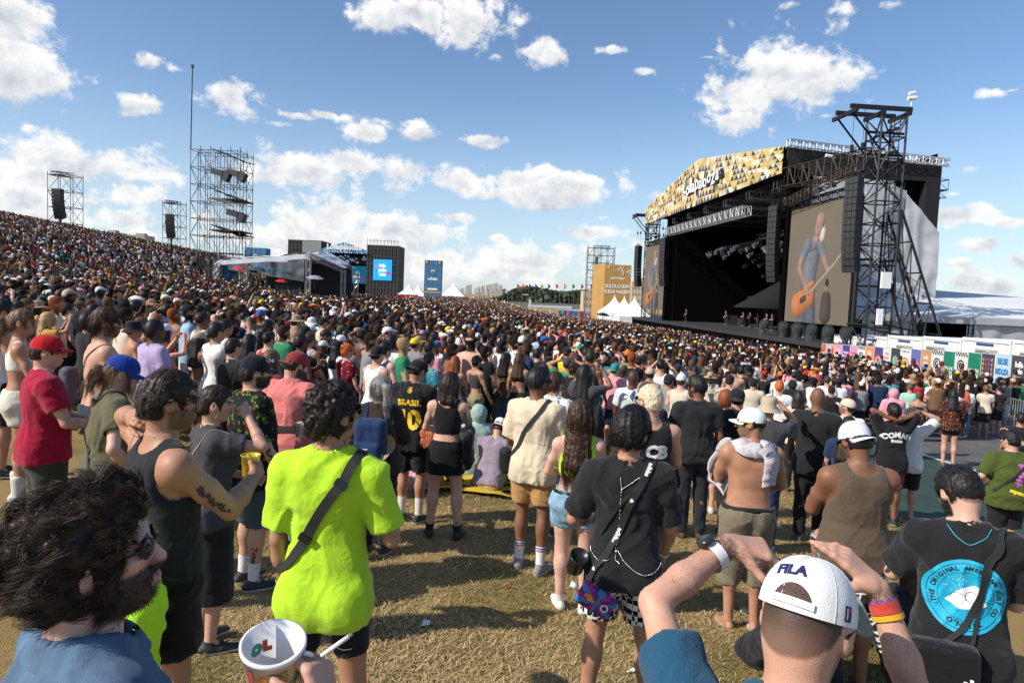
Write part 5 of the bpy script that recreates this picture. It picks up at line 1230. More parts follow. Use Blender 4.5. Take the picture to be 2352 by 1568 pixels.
sdf_obj('sling_bag',[(rbox((-.24,-.02,.95),(.05,.09,.11),.04),.02)],.012,cloth('nylon'),C_,BLK,'black sling bag at the left hip of the man in the cream T-shirt','bag',2,.012)
# --- lime bikini top and denim shorts
O_=hero('limetop',1335,922,5.3,3,'woman in a neon lime bra top and frayed denim shorts with long wavy brown hair',sex='f',skin='pale',hair='wavy',hc='brown',hth=.028,hlen=.37,head=(10,0,0),top='bra',hem=1.16,tc=(.50,.85,.01),bot='mini',bc=(.20,.34,.46),bm=mat('denim_light',use='obj',rough=.9,bump=.7,bscale=500,var=.3,vscale=14,wr=2),waist=1.04,bhem=.74,socks=WHT,sock_top=.06,shoe=(.66,.66,.62),arms=('belly','belly'),g=1.14,leg=1.08,lod=1,strands=(3800,.13,.0011,.6,dict(lift=.16,grav=1.05)),feet=(.04,-.02))
b=MB();b.tube([tuple(np.array((.155*math.cos(a)*1.06,-.014+.118*1.06*math.sin(a),1.025))*O_['s']*np.array((1.1,1.1,1)))for a in np.linspace(0,6.283,30)],.016*O_['s'],6,0,False);b.build('belt',[mat('leather_black',(.012,.011,.011),rough=.4)],O_['root'],True)
rs=np.random.RandomState(4);b=MB()
for n in 'RL':
 Hh,Kk=O_['J']['H'+n],O_['J']['K'+n];t=(Hh[2]-.74)/(Hh[2]-Kk[2]);e_=Hh+(Kk-Hh)*t
 for i in range(70):
  a=rs.uniform(0,6.28);r=.103;p0=e_+np.array((math.cos(a)*r,math.sin(a)*r,.004));p1=p0+np.array((rs.uniform(-.01,.01),rs.uniform(-.01,.01),-rs.uniform(.015,.035)));b.tube([tuple(p0*O_['s']),tuple(p1*O_['s'])],.0010,3,0,False)
b.build('frayed_hem',[mat('thread',(.6,.65,.7))],O_['root'])
# --- black T-shirt, chain and checkered shorts
P_1=hero('checker',1455,938,3.6,10,'man in a black T-shirt and black-and-white checkered shorts with crossed straps and a silver chain',skin='tan',hair='quiff',hc='black',hth=.026,head=(30,2,0),top='over',sleeve=.85,hem=.83,tc=(.018,.018,.020),bot='shorts',bhem=.63,bm=pattern('checks',(.68,.66,.62),[(.012,.012,.014)],34,.5,'check'),glass=1,arms=(((.17,.22,1.08),(.7,-.9,-.3)),((.22,.18,.93),(.5,-1,0))),g=.92,lod=0,strands=(3200,.042,.0010,.7,dict(lift=.25,grav=.2)),stance=.17,hands={'R':dict(curl=(30,35,40,45))})
o,PP,TT,NN_,SS=strap(P_1,'strap',[(.10,.10,1.40),(.115,-.0,1.475),(.07,-.11,1.40),(.0,-.15,1.24),(-.07,-.155,1.08),(-.15,-.14,.93),(-.17,-.12,.86)],.036,webbing,n=60,off=.008)
def letters_on_strap(B,PP,TT,NN_,SS,words,size,name='strap_lettering',flip=1):
 for(w,i)in words:
  VV=[];FF=[];k=0
  V,F=text_mesh(w,size,1,.0012)if w!='*' else poly_blob([(0,.012),(.007,.004),(.012,-.006),(0,-.010),(-.012,-.006),(-.007,.004)])
  c,t,n,s_=PP[i],TT[i]*flip,NN_[i],SS[i]*flip
  for v in V:VV.append((c+t*v[0]-s_*v[1]+n*.0045)*B['s'])
  FF+=[tuple(a+k for a in f)for f in F];k+=len(V)
  link(name,np_mesh(name,VV,FF,False),[white_ink],B['root'])
letters_on_strap(P_1,PP,TT,NN_,SS,[('adidas',16),('*',26),('adidas',38),('*',50)],.034)
strap(P_1,'thin_strap',[(.09,.08,1.42),(.09,-.02,1.475),(.03,-.12,1.36),(-.08,-.15,1.24),(-.19,-.12,1.10)],.018,webbing,n=50,off=.007)
for path in([(-.06,-.02,1.50),(-.045,-.09,1.44),(-.03,-.13,1.36),(-.035,-.15,1.2),(-.04,-.16,1.02),(-.02,-.165,.98)],[(-.03,-.13,1.36),(.04,-.11,1.41),(.10,-.07,1.44)],[(-.20,-.06,1.03),(-.14,-.14,.985),(-.08,-.16,1.0)],[(-.04,-.16,1.05),(.03,-.16,.97),(.12,-.14,.93),(.2,-.06,.98)]):
 bv=bvh_of(P_1,('top','body'));pts=[]
 for q in crom(path,46):h_=bv.find_nearest(Vector(q));pts.append(h_[0]+h_[1]*.006)
 b=MB()
 for i in range(len(pts)-1):
  c=(pts[i]+pts[i+1])/2;dd=(pts[i+1]-pts[i]).normalized()*.0048;b.tube([tuple((c-dd)*P_1['s']),tuple((c+dd)*P_1['s'])],[.0028 if i%2 else .0016]*2,5)
 b.build('chain',[mat('silver',(.75,.75,.76),rough=.25,metal=1)],P_1['root'],True)
o=MB();
def flat_pouch(B,c,w,h,th,rot,mats,name,label,cat='pouch'):
 M=np.array(Matrix.Rotation(R(rot),3,'Y'));nx,nz=16,16;V=[];F=[];MI=[];c=np.array(c)
 for sgn in(-1,1):
  for j in range(nz+1):
   for i in range(nx+1):
    u,v=i/nx*2-1,j/nz*2-1;puff=th*math.sqrt(max(0,(1-u**4)*(1-v**4)));V.append(((M@np.array((u*w/2,sgn*puff,v*h/2)))+c)*B['s'])
 for k in(0,1):
  o_=k*(nx+1)*(nz+1)
  for j in range(nz):
   for i in range(nx):
    a=o_+j*(nx+1)+i;F.append((a,a+1,a+nx+2,a+nx+1)if k==0 else(a,a+nx+1,a+nx+2,a+1));an=math.atan2(j-nz*.45,i-nx*.5);MI.append(int((an+math.pi)/(2*math.pi)*18)%3)
 o_=link(name,np_mesh(name,V,F,True,MI),mats);return world_obj(B,o_,label,cat)
mg=mat('print_magenta',(.35,.01,.18),rough=.4);cy=mat('print_cyan',(.01,.20,.42),rough=.4);pr=mat('print_purple',(.10,.01,.16),rough=.4)
pw=flat_pouch(P_1,(-.13,-.20,.79),.20,.13,.028,28,[mg,cy,pr],'water_pouch','magenta and blue sunburst water pouch with a white cap, hanging over the checkered shorts','water pouch')
b=MB();b.tube([tuple(np.array((-.225,-.20,.845))*P_1['s']),tuple(np.array((-.262,-.20,.865))*P_1['s'])],.014,12);b.build('cap',[white_ink],pw,True)
for txt,cc,zz,sz in(('olla',(-.165,.822),0,.034),('BRASIL',(-.155,.800),0,.013)):
 b=MB();V,F=text_mesh(txt,sz,1,.001);a=R(-28);b.add([((cc[0]+v[0]*math.cos(a)-v[1]*math.sin(a))*P_1['s'],-.232*P_1['s'],(cc[1]+v[0]*math.sin(a)+v[1]*math.cos(a))*P_1['s'])for v in V],F);b.build('pouch_lettering',[mat('print_orange',(.85,.35,.02))],pw)
b=MB();V,F=ringf(.014,.020,24);b.add([((-.085+x)*P_1['s'],-.231*P_1['s'],(.765+y)*P_1['s'])for x,y in V],F);b.build('pouch_seal',[white_ink],pw)
lc=MB();cc=np.array((-.235,-.10,.96))*P_1['s'];
e=empty('lens_case',P_1['M']@Vector(cc),0,label='black round lens case hanging at the left hip of the man in checkered shorts',cat='lens case');e.rotation_euler=(R(35),R(10),0)
lc.lathe([(0,-.10),(.040,-.10),(.045,-.09),(.045,.0),(.052,.0),(.052,.028),(.046,.030),(.044,.012),(0,.012)],n=24);lc.build('case_body',[plastic],e,True)
wristband(P_1,'R',(.75,.74,.72),.08,.02)
# --- blond man in basketball jersey
Q_1=hero('blond',1493,886,5.1,-4,'man with bleached blond hair in a black basketball jersey with white trim',skin='light',hair='crop',hc='plat',hth=.012,head=(-28,0,0),top='tank',tc=(.016,.017,.02),bot='shorts',bc=BLK,glass=1,arms=('belly','belly'),g=1.04,arm=1.1,lod=1,ahole=.0,strands=(1500,.012,.0009,.2,dict(lift=.9,grav=0)))
print_on(Q_1,'jersey_lettering',[(*text_mesh('CB',.13,1,.008),0)],(.03,-.1,1.27),(0,-1,0),(0,0,1),white_ink)
# --- black tee, black jeans
R_1=hero('jeans',1602,866,7.3,0,'man in a fitted black T-shirt, black jeans and brown boots, seen from behind',skin='brown',hair='fade',hc='black',head=(-38,0,0),top='tee',fit=.4,tc=(.02,.02,.023),bot='jeans',bc=(.022,.024,.028),beard=.7,glass=1,shoe=(.07,.035,.02),sole=(.04,.03,.02),arms=('relax','down'),g=1.14,arm=1.1,lod=1,hw=(1.6,1.86))
wristband(R_1,'L',(.5,.5,.5))
# --- shirtless man with towel and white cap
S_1=hero('towel',1725,940,5.4,4,'shirtless man in a white cap with a grey patterned towel round his neck',skin='tan',hair='fade',hc='black',hat='cap',hatc=(.78,.78,.78),head=(-72,2,0),top='none',bot='shorts',bc=(.19,.165,.115),bhem=.36,waist=.98,glass=1,gc=(.5,.45,.02),lens=('yellow_lens',(.7,.55,.02)),beard=.45,arms=(((.04,.30,1.14),(.9,-.4,-.6)),((.12,.26,1.08),(.9,-.5,-.5))),g=1.08,arm=1.12,shoe=None,lod=1,hw=(1.6,1.86))
tm_=pattern('towel_cloth',(.55,.52,.54),[(.30,.27,.32)],42,.42)
for(pth,wd)in(([(-.06,.10,1.40),(-.095,.02,1.475),(-.08,-.09,1.45),(.0,-.115,1.48),(.08,-.10,1.46),(.11,.0,1.475),(.10,.12,1.38)],.12),([(.06,-.08,1.47),(.13,-.12,1.40),(.15,-.14,1.28),(.15,-.13,1.18)],.13),([(-.10,.02,1.46),(-.15,.06,1.36),(-.16,.08,1.22),(-.17,.08,1.10)],.14)):
 o=strap(S_1,'towel',pth,wd,tm_,(1,1,1),n=30,off=.016,th=.014)[0]
 me=o.data;co=np.zeros(len(me.vertices)*3);me.vertices.foreach_get('co',co);co=co.reshape(-1,3);co+=(vnoise(co*30,2)[:,None]-.5)*.016;me.vertices.foreach_set('co',co.ravel());me.polygons.foreach_set('use_smooth',[True]*len(me.polygons))
b=MB();b.tube([tuple(np.array((.185*math.cos(a),-.012+.132*math.sin(a),.985+.004*math.sin(3*a)))*S_1['s'])for a in np.linspace(0,6.283,36)],.022*S_1['s'],8,0,False);b.build('waist_belt',[cloth('nylon')],S_1['root'],True,BLK)
wristband(S_1,'L',(.75,.72,.7),.10,.018);wristband(S_1,'L',(.45,.03,.08),.16,.008)
P_,d_,n_=hand_point(S_1,'L',.07,.04);cup('cup',P_-Vector((0,0,.06)),(.62,.015,.02),'red paper cup held by the shirtless man with the towel',alpha=1,r=.045,h=.14)
for n in 'RL':
 A_=S_1['J']['A'+n];fd=S_1['J']['fd'+n];c=(A_+fd*.055);q=MB();V=[];F=[]
 for j,zz in((0,-.076),(1,-.060)):
  for k in range(20):a=2*math.pi*k/20;V.append(tuple((c+fd*math.cos(a)*.135+np.cross(fd,(0,0,1.))*math.sin(a)*.048*(1+.15*math.cos(a))+np.array((0,0,zz)))*S_1['s']))
 for k in range(20):F.append((k,(k+1)%20,20+(k+1)%20,20+k))
 F+=[tuple(range(20))[::-1],tuple(range(20,40))];q.add(V,F);q.build('flip_flop',[mat('rubber_white',(.66,.62,.56),rough=.6)],S_1['root'])
 # --- white baseball cap man filming, bottom right
T_hands={'L':dict(dir=(.80,.12,-.10),palm=(.15,.35,-1),curl=(34,42,50,56),tcurl=8,spread=1.5,thumb=(0,.3,-1)),'R':dict(dir=(-.70,.18,.60),palm=(-.35,.35,-.85),curl=(6,12,20,30),tcurl=6,spread=1.6,thumb=(-.5,0,-1))}
T_=hero('whitecap',1862,1306,1.27,6,'man in a teal blue T-shirt and white cap, both hands raised with a lanyard',gz=-.05,skin='light',hair='buzz',hc='dark',hat='cap',back=0,hatc=(.80,.80,.79),head=(36,24,0),top='tee',sleeve=.62,tc=(.018,.075,.135),tm=cloth('jersey_knit',bump=.7,bscale=330),bot='shorts',bc=(.03,.03,.03),beard=.5,glass=1,arms=(((.055,.36,1.655),(1,.3,.15)),((.27,.30,1.60),(.7,.3,-1))),g=1.05,arm=.90,hands=T_hands,lod=0)
hl,hr=T_['J']['handL'],T_['J']['handR'];pl=hl[0]+hl[1]*.13+hl[2]*.03;prr=hr[0]+hr[1]*.06+hr[2]*.04
strapo=strap(T_,'lanyard',[pl,(pl*.5+prr*.5)+np.array((0,0,-.012)),prr,prr+np.array((.05,-.01,-.05)),prr+np.array((.085,-.03,-.14)),prr+np.array((.11,-.05,-.26)),prr+np.array((.13,-.06,-.42))],.020,webbing,n=60,snap=False,top=True,label='black lanyard with white marks stretched between the hands of the man in the white cap',cat='lanyard')
strapo[0].parent=None
for(w_,i_)in(('AX',26),('W',34),('NW',39),('oo',44),('X',50)):
 V,F=text_mesh(w_,.026,1,.001);c_,t_,n_,s_=strapo[1][i_],strapo[2][i_],strapo[3][i_],strapo[4][i_];q_=link('lanyard_mark',np_mesh('lanyard_mark',[(c_+t_*v[0]+s_*v[1]+n_*.003)*T_['s']for v in V]+[(c_+t_*v[0]+s_*v[1]-n_*.002)*T_['s']for v in V],F+[tuple(len(V)+i for i in f[::-1])for f in F],False),[white_ink]);q_.parent=strapo[0]
Jt=T_['J'];bk=Jt['HROT']@np.array((0,-1,.25));ct=hpt(Jt,(0,-.08,.075));upv=Jt['HROT']@np.array((-.10,0,1.))
print_on(T_,'cap_lettering',[([(v[0]-.016,v[1]+.002,0)for v in text_mesh('FILA',.030,1,.0016)[0]],text_mesh('FILA',.030,1,.0016)[1],0)],ct,bk,upv,mat('navy_ink',(.02,.02,.10)),dst='crown',off=.0016,depth=.2)
rs_=Jt['HROT']@np.array((.9,-.45,.1));print_on(T_,'cap_badge',[([(-.010,-.014,0),(.010,-.014,0),(.010,.014,0),(-.010,.014,0)],[(0,1,2,3)],0),([(-.006,-.010,.0008),(-.002,-.010,.0008),(-.002,.010,.0008),(-.006,.010,.0008)],[(0,1,2,3)],1),([(-.002,.005,.0008),(.007,.005,.0008),(.007,.010,.0008),(-.002,.010,.0008)],[(0,1,2,3)],2)],hpt(Jt,(.06,-.04,.032)),rs_,upv,[mat('navy_ink'),white_ink,mat('badge_red',(.6,.02,.03))],dst='crown',off=.0016,depth=.2)
op=[];
for k in range(17):a=math.pi*k/16;op.append((math.cos(a)*.036,math.sin(a)*.040,0))
op_=[(0,.012,0)]+op;print_on(T_,'cap_opening',[(op_,[(0,1+i,2+i)for i in range(16)],0)],hpt(Jt,(0,-.09,.016)),Jt['HROT']@np.array((0,-1,.1)),Jt['HROT']@np.array((0,0,1.)),mat('scalp_hair',(.10,.06,.045),rough=.8,bump=1,bscale=500,var=.3,vscale=200),dst='crown',off=.0012,depth=.2)
print_on(T_,'cap_strap',[([(-.040,.0,.001),(.040,.0,.001),(.040,.013,.001),(-.040,.013,.001)],[(0,1,2,3)],0)],hpt(Jt,(0,-.09,.016)),Jt['HROT']@np.array((0,-1,.1)),Jt['HROT']@np.array((0,0,1.)),cloth('cap_cloth'),dst='crown',off=.005,depth=.2).color=(.8,.8,.79,1)
for n_,sg in(('L','EW'),('R','EW')):body_hair(T_,n_,sg,6000,.010,(.12,.075,.05))
body_hair(P_1,'L','KA',900,.012,(.03,.02,.015));body_hair(P_1,'R','KA',900,.012,(.03,.02,.015));body_hair(B_,'R','EW',900,.010,(.03,.02,.015))
wb=wristband(T_,'R',(.55,.06,.05),.16,.026);wristband(T_,'R',(.75,.38,.02),.24,.012);wristband(T_,'R',(.22,.12,.42),.11,.012)
J=T_['J'];E_l,W_l=J['EL'],J['WL'];u=(W_l-E_l)/np.linalg.norm(W_l-E_l);c=W_l-u*.055
b=MB();b.tube([tuple((c-u*.014)*T_['s']),tuple((c+u*.014)*T_['s'])],.0375*T_['s'],20,0,False);b.build('watch_band',[mat('silicone_white',(.72,.72,.71),rough=.45)],T_['root'],True)
b=MB();sd_=np.cross(u,(0,1.,0));sd_/=np.linalg.norm(sd_);nn=-sd_ if sd_[0]>0 else sd_;c2=c+nn*.037+np.array((0,-.006,.0));b.tube([tuple(c2*T_['s']),tuple((c2+nn*.012)*T_['s'])],.021*T_['s'],24,0);b.build('watch_case',[mat('watch_metal',(.03,.03,.035),rough=.15)],T_['root'],True)
# --- print T-shirt man, bottom right
V_=hero('surf',2208,1080,3.0,24,'bearded man in a black T-shirt with a large round sky blue back print',skin='pale',hair='fade',hc='black',head=(-22,30,0),top='over',sleeve=.80,tc=(.015,.015,.017),bot='shorts',bc=(.03,.03,.03),beard=1,arms=(((.16,.36,1.20),(.7,-.6,-.6)),((.10,.30,1.12),(.6,-.5,-.6))),g=1.0,arm=1.0,lod=0,strands=(3000,.016,.0009,.1,dict(lift=.8,grav=0)),hw=(1.5,1.9),lean=6)
sky_ink=mat('sky_ink',(.01,.36,.56),rough=.7)
D1=disc(.165,56,8,1,1.0);R1=ringf(.147,.1495,60);R2=ringf(.108,.110,60)
items=[(D1[0],D1[1],0),([(x,y,.0008)for x,y in R1[0]],R1[1],1),([(x,y,.0008)for x,y in R2[0]],R2[1],1)]+arc_text('THE ORIGINAL AMERICAN SURF CO',.128,R(205),R(-35),.027,.0012)+arc_text("O'NEILL",.128,R(238),R(302),.030,.0014,True)
wave=[(-.08,-.03),(-.02,.035),(.03,.055),(.07,.04),(.05,.01),(.085,-.03),(.05,-.05),(-.02,-.06)]
items+=[([(v[0],v[1])+(.001,)for v in poly_blob(wave)[0]],poly_blob(wave)[1],2),([(x+.02,y+.0,.0016)for x,y in ringf(.022,.0245,30,.5,5)[0]],ringf(.022,.0245,30,.5,5)[1],1),([(x-.03,y-.02,.0016)for x,y in ringf(.03,.032,30,0,3)[0]],ringf(.03,.032,30,0,3)[1],1)]
rs=np.random.RandomState(3)
for i in range(34):
 a=rs.uniform(0,6.28);r=rs.uniform(.03,.1);V,F=disc(.0018,6,1,1,1,(r*math.cos(a),abs(r*math.sin(a))+.012));items.append(([(x,y,.001)for x,y in V],F,2))
print_on(V_,'shirt_print',items,(-.005,-.1,1.20),(0,-1,.05),(0,0,1),[sky_ink,black_ink,white_ink],off=.004)
strap(V_,'strap',[(.10,.10,1.40),(.12,-.0,1.47),(.10,-.12,1.38),(.07,-.16,1.22),(.0,-.165,1.08),(-.10,-.15,.98),(-.18,-.08,.95)],.024,webbing,n=50,off=.010)
strap(V_,'strap',[(.12,-.02,1.47),(.12,-.14,1.34),(.08,-.17,1.16),(.03,-.175,1.0)],.016,webbing,n=30,off=.013)
strap(V_,'collar_stitching',[(-.085,.0,1.488),(-.06,-.06,1.475),(0,-.085,1.468),(.06,-.06,1.475),(.085,0,1.488)],.003,mat('teal_thread',(.02,.35,.45)),n=24,off=.004)
beard_hair(V_,2500,.012,HC['black'],.0007);beard_hair(I_,900,.016,HC['dark'],.0012)
tattoo(V_,'L',.7,1.0,21,(-.8,-.6,0),wt=4)
mb,_,_=sdf_obj('messenger_bag',[(rbox((-.09,-.20,.90),(.14,.05,.11),.03),.01)],.011,cloth('nylon'),V_,(.009,.009,.010),'black messenger bag behind the hip of the man with the blue back print','bag',2,.008)
b=MB()
for i in range(3):b.add([(x*V_['s'],-.254*V_['s'],z*V_['s'])for x,z in((-.03+i*.022,.85),(-.012+i*.022,.85),(-.012+i*.022-.012,.865+i*.014),(-.03+i*.022-.008,.865+i*.014))],[(0,1,2,3)])
b.build('bag_logo',[white_ink],mb)
phone(V_,'L','black phone held up by the bearded man with the blue back print')
# --- brown tank top, mesh cap
U_=hero('browntank',1965,976,4.5,2,'man in a brown tank top and white mesh cap worn backwards, looking down',skin='brown',hair='short',hc='black',hat='trucker',back=1,hatc=(.62,.64,.70),billc=(.7,.7,.72),head=(-14,26,0),top='tank',tc=(.105,.075,.05),bot='shorts',bc=(.22,.28,.27),bhem=.42,glass=1,beard=.5,arms=('phone','phone'),g=1.14,arm=1.15,lod=1,ahole=.02,hw=(1.5,1.86))
# --- olive T-shirt with mushrooms
W_=hero('olive',2322,990,8.2,12,'heavy man in an olive T-shirt with a pink mushroom print',skin='light',hair='short',hc='black',head=(-30,4,0),top='over',tc=(.062,.085,.018),bot='shorts',bc=BLK,bhem=.52,glass=1,arms=('hip','raise'),g=1.38,belly=1,lod=1)
its=[];rs=np.random.RandomState(9)
for k in range(6):
 cx,cy=rs.uniform(-.04,.04),.12-.045*k;its+=[(*poly_blob([(-.045,0),(-.03,.022),(0,.032),(.03,.022),(.045,0),(0,-.006)],(cx,cy)),0),(*poly_blob([(-.006,-.004),(.006,-.004),(.009,-.03),(-.009,-.03)],(cx,cy)),0)]
its+=[([(v[0],v[1]-.20)for v in text_mesh('mycena',.06,1,.004)[0]],text_mesh('mycena',.06,1,.004)[1],1)]
print_on(W_,'shirt_print',its,(.06,-.1,1.22),(0,-1,0),(.25,0,1),[mat('pink_ink',(.55,.13,.5)),yellow_ink])
strap(W_,'strap',[(.12,.1,1.42),(.13,-.02,1.48),(.06,-.16,1.32),(-.08,-.19,1.16),(-.22,-.14,1.0)],.03,webbing,off=.01)
# --- black T-shirt with gothic lettering, hands behind head
X_=hero('gothic',2054,928,9.6,4,'man in a black T-shirt with white gothic lettering, both hands clasped behind his head',skin='brown',hair='fade',hc='black',top='over',tc=(.014,.014,.016),bot='shorts',bc=(.30,.01,.06),arms=('neck','neck'),g=1.08,lod=1)
gi=[]
for i,ch in enumerate('COMAM'):
 V,F=text_mesh(ch,.10,1,.007);gi.append(([(v[0]-.16+.08*i,v[1]+.03-.012*abs(i-2)**1.2,0)for v in V],F,0))
gi.append(([(v[0],v[1]-.055)for v in text_mesh('frutas',.06,1.1,.004)[0]],text_mesh('frutas',.06,1.1,.004)[1],0))
print_on(X_,'shirt_print',gi,(0,-.1,1.30),(0,-1,.1),(0,0,1),white_ink)
# --- seated and crouching people on the grass
hero('raincoat',1100,940,9.6,-10,'person sitting on the grass wrapped in a pale teal hooded raincoat',skin='tan',hair='none',hat=None,top='hoodie',hem=.80,tc=(.30,.42,.40),tm=cloth('raincoat',rough=.5,wr=5),bot='pants',bc=(.30,.42,.40),sit=1,arms=('lap','lap'),lod=2,shoe=None)
hero('mauve',1150,928,9.0,20,'seated man in a mauve T-shirt and beige shorts with a white hat, leaning forward',skin='light',hair='short',hc='brown',hat='bucket',hatc=(.75,.75,.76),head=(0,35,0),top='tee',tc=(.28,.23,.28),bot='shorts',bc=(.38,.27,.13),sit=1,lean=25,arms=('lap','lap'),socks=(.03,.03,.035),lod=2)
hero('seatedblack',1868,1206,4.4,160,'woman in a black top sitting on the grass behind the white-capped man',sex='f',skin='light',hair='long',hc='black',top='tank',tc=BLK,bot='pants',bc=BLK,sit=1,lean=25,head=(0,40,0),arms=('lap','lap'),lod=2)
hero('lilac',1895,1150,5.2,-20,'woman in a lilac bra top sitting on the grass with a patterned headscarf',sex='f',skin='tan',hair='bun',hc='black',hat='band',hatc=(.4,.4,.42),top='bra',tc=(.50,.40,.62),bot='mini',bc=BLK,sit=1,arms=('lap','lap'),lod=2)
hero('curlyseat',2112,1196,4.9,-10,'child with curly dark brown hair sitting behind the bearded man',sex='f',skin='tan',hair='wavy',hc='brown',hlen=.16,top='tee',tc=(.02,.02,.03),bot='pants',bc=BLK,sit=1,arms=('lap','lap'),lod=2,strands=(700,.05,.001,1.0))
hero('patterned',1018,1010,8.6,70,'woman in a red-and-white patterned dress sitting on a yellow cloth',sex='f',skin='tan',hair='bun',hc='dark',top='tank',tm=pattern('redcheck',(.6,.5,.5),[(.35,.05,.08)],60,.5,'check'),bot='pants',bm=pattern('redcheck',(.6,.5,.5),[(.35,.05,.08)],60,.5,'check'),sit=1,lean=30,arms=('lap','lap'),lod=2)
# ================================================================ ground
def gp(x,y,dz=0.):
 d=ray(x,y);lo,hi=.3,900.
 f=lambda t:CAM_H+d.z*t/d.y-tz(d.x*t/d.y,t)-dz
 for _ in range(60):
  m=(lo*hi)**.5
  if f(m)>0:lo=m
  else:hi=m
 return Vector((d.x*lo/d.y,lo,tz(d.x*lo/d.y,lo)))
def ground_material():
 m=bpy.data.materials.new('trampled_grass');m.use_nodes=True;t=m.node_tree;L=t.links.new;b=t.nodes['Principled BSDF']
 g=NN(t,'ShaderNodeNewGeometry');
 def nz(sc,det=5,dist=0.,vec=None):
  n=NN(t,'ShaderNodeTexNoise');n.inputs['Scale'].default_value=sc;n.inputs['Detail'].default_value=det;n.inputs['Distortion'].default_value=dist;L(vec or g.outputs['Position'],n.inputs['Vector']);return n.outputs[0]
 def mixc(f,a,c):
  x=NN(t,'ShaderNodeMix',data_type='RGBA');L(f,x.inputs[0])
  for i,v in((6,a),(7,c)):
   if isinstance(v,tuple):x.inputs[i].default_value=(*v,1)
   else:L(v,x.inputs[i])
  return x.outputs[2]
 def rng(f,a,c):
  r=NN(t,'ShaderNodeMapRange');r.inputs[1].default_value=a;r.inputs[2].default_value=c;L(f,r.inputs[0]);return r.outputs[0]
 straw=mixc(rng(nz(90,6,2.),.35,.65),(.25,.160,.062),(.62,.44,.19))
 green=mixc(rng(nz(70,5,1.),.3,.7),(.13,.11,.035),(.36,.30,.11))
 c=mixc(rng(nz(1.1,6,.6),.47,.68),straw,green);c=mixc(rng(nz(.45,4,.3),.52,.68),c,(.16,.105,.055))
 L(c,b.inputs['Base Color']);b.inputs['Roughness'].default_value=.95;b.inputs['Specular IOR Level'].default_value=.1
 bp=NN(t,'ShaderNodeBump');bp.inputs['Strength'].default_value=.9;bp.inputs['Distance'].default_value=.03;L(nz(60,6,2.5),bp.inputs['Height']);L(bp.outputs[0],b.inputs['Normal']);return m
def make_ground():
 ys=np.concatenate([np.linspace(-40,0,14),np.linspace(.25,14,100),np.geomspace(14.4,1200,120),np.geomspace(1400,9000,8)]);us=np.linspace(-1,1,161);us=np.sign(us)*np.abs(us)**1.6
 X=us[None,:]*(60+np.maximum(ys,0)[:,None]*1.9);Y=np.repeat(ys[:,None],len(us),1);Z=terr(np.clip(X,-150,200),np.clip(Y,-40,1200))
 far=sst(250,420,Y);Z=Z*(1-far)+(-5.2)*far;Z=np.where(Y<0,np.minimum(Z,0.),Z);Z=Z*sst(-150,-149,Y)
 V=np.stack([X,Y,Z],-1).reshape(-1,3);n=len(us);I=np.arange(len(V)).reshape(len(ys),n);F=np.stack([I[:-1,:-1],I[:-1,1:],I[1:,1:],I[1:,:-1]],-1).reshape(-1,4)
 o=link('ground',np_mesh('ground',V,F,True),[ground_material()]);tag(o,kind='structure')
make_ground()
def strip(name,p0,p1,q0,q1,dz,m,nu=60,nv=14):
 V=[]
 for j in range(nv+1):
  for i in range(nu+1):
   a=Vector(p0).lerp(Vector(p1),i/nu);b=Vector(q0).lerp(Vector(q1),i/nu);c=a.lerp(b,j/nv);V.append((c.x,c.y,tz(c.x,c.y)+dz))
 F=[(j*(nu+1)+i,j*(nu+1)+i+1,(j+1)*(nu+1)+i+1,(j+1)*(nu+1)+i)for j in range(nv)for i in range(nu)]
 o=link(name,np_mesh(name,V,F,True),[m]);return o
g0,g1=gp(2030,1160),gp(2154,1227);w0,w1=gp(2111,1045),gp(2258,1091);u=(w0-w1);u.z=0;u.normalize();ug=(g0-g1);ug.z=0;ug.normalize()
if ug.dot(u)<0:u=-u
G0,G1=g1-ug*4,g1+ug*9;W0,W1=w1-u*6,w1+u*26;nrm_=Vector((u.y,-u.x,0));nrm_=nrm_ if nrm_.x>0 else-nrm_
asph=mat('asphalt',(.115,.11,.105),rough=.9,bump=.5,bscale=60,var=.3,vscale=1.5);grn=mat('green_paint',(.028,.062,.048),rough=.85,bump=.4,bscale=60,var=.25,vscale=2.2);wl=mat('road_white',(.62,.61,.57),rough=.8,var=.2,vscale=3)
P0=W0;P1=W1
tag(strip('road',P0,P1,P0+nrm_*16,P1+nrm_*16,.022,asph),kind='structure')
tag(strip('road_line',P0-nrm_*.02,P1-nrm_*.02,P0+nrm_*.20,P1+nrm_*.20,.028,wl,60,1),kind='structure')
gA=W0-nrm_*((W0-g1).dot(nrm_));gB=W1-nrm_*((W1-g1).dot(nrm_))
tag(strip('painted_pavement',gA,gB,P0-nrm_*.02,P1-nrm_*.02,.018,grn),kind='structure')
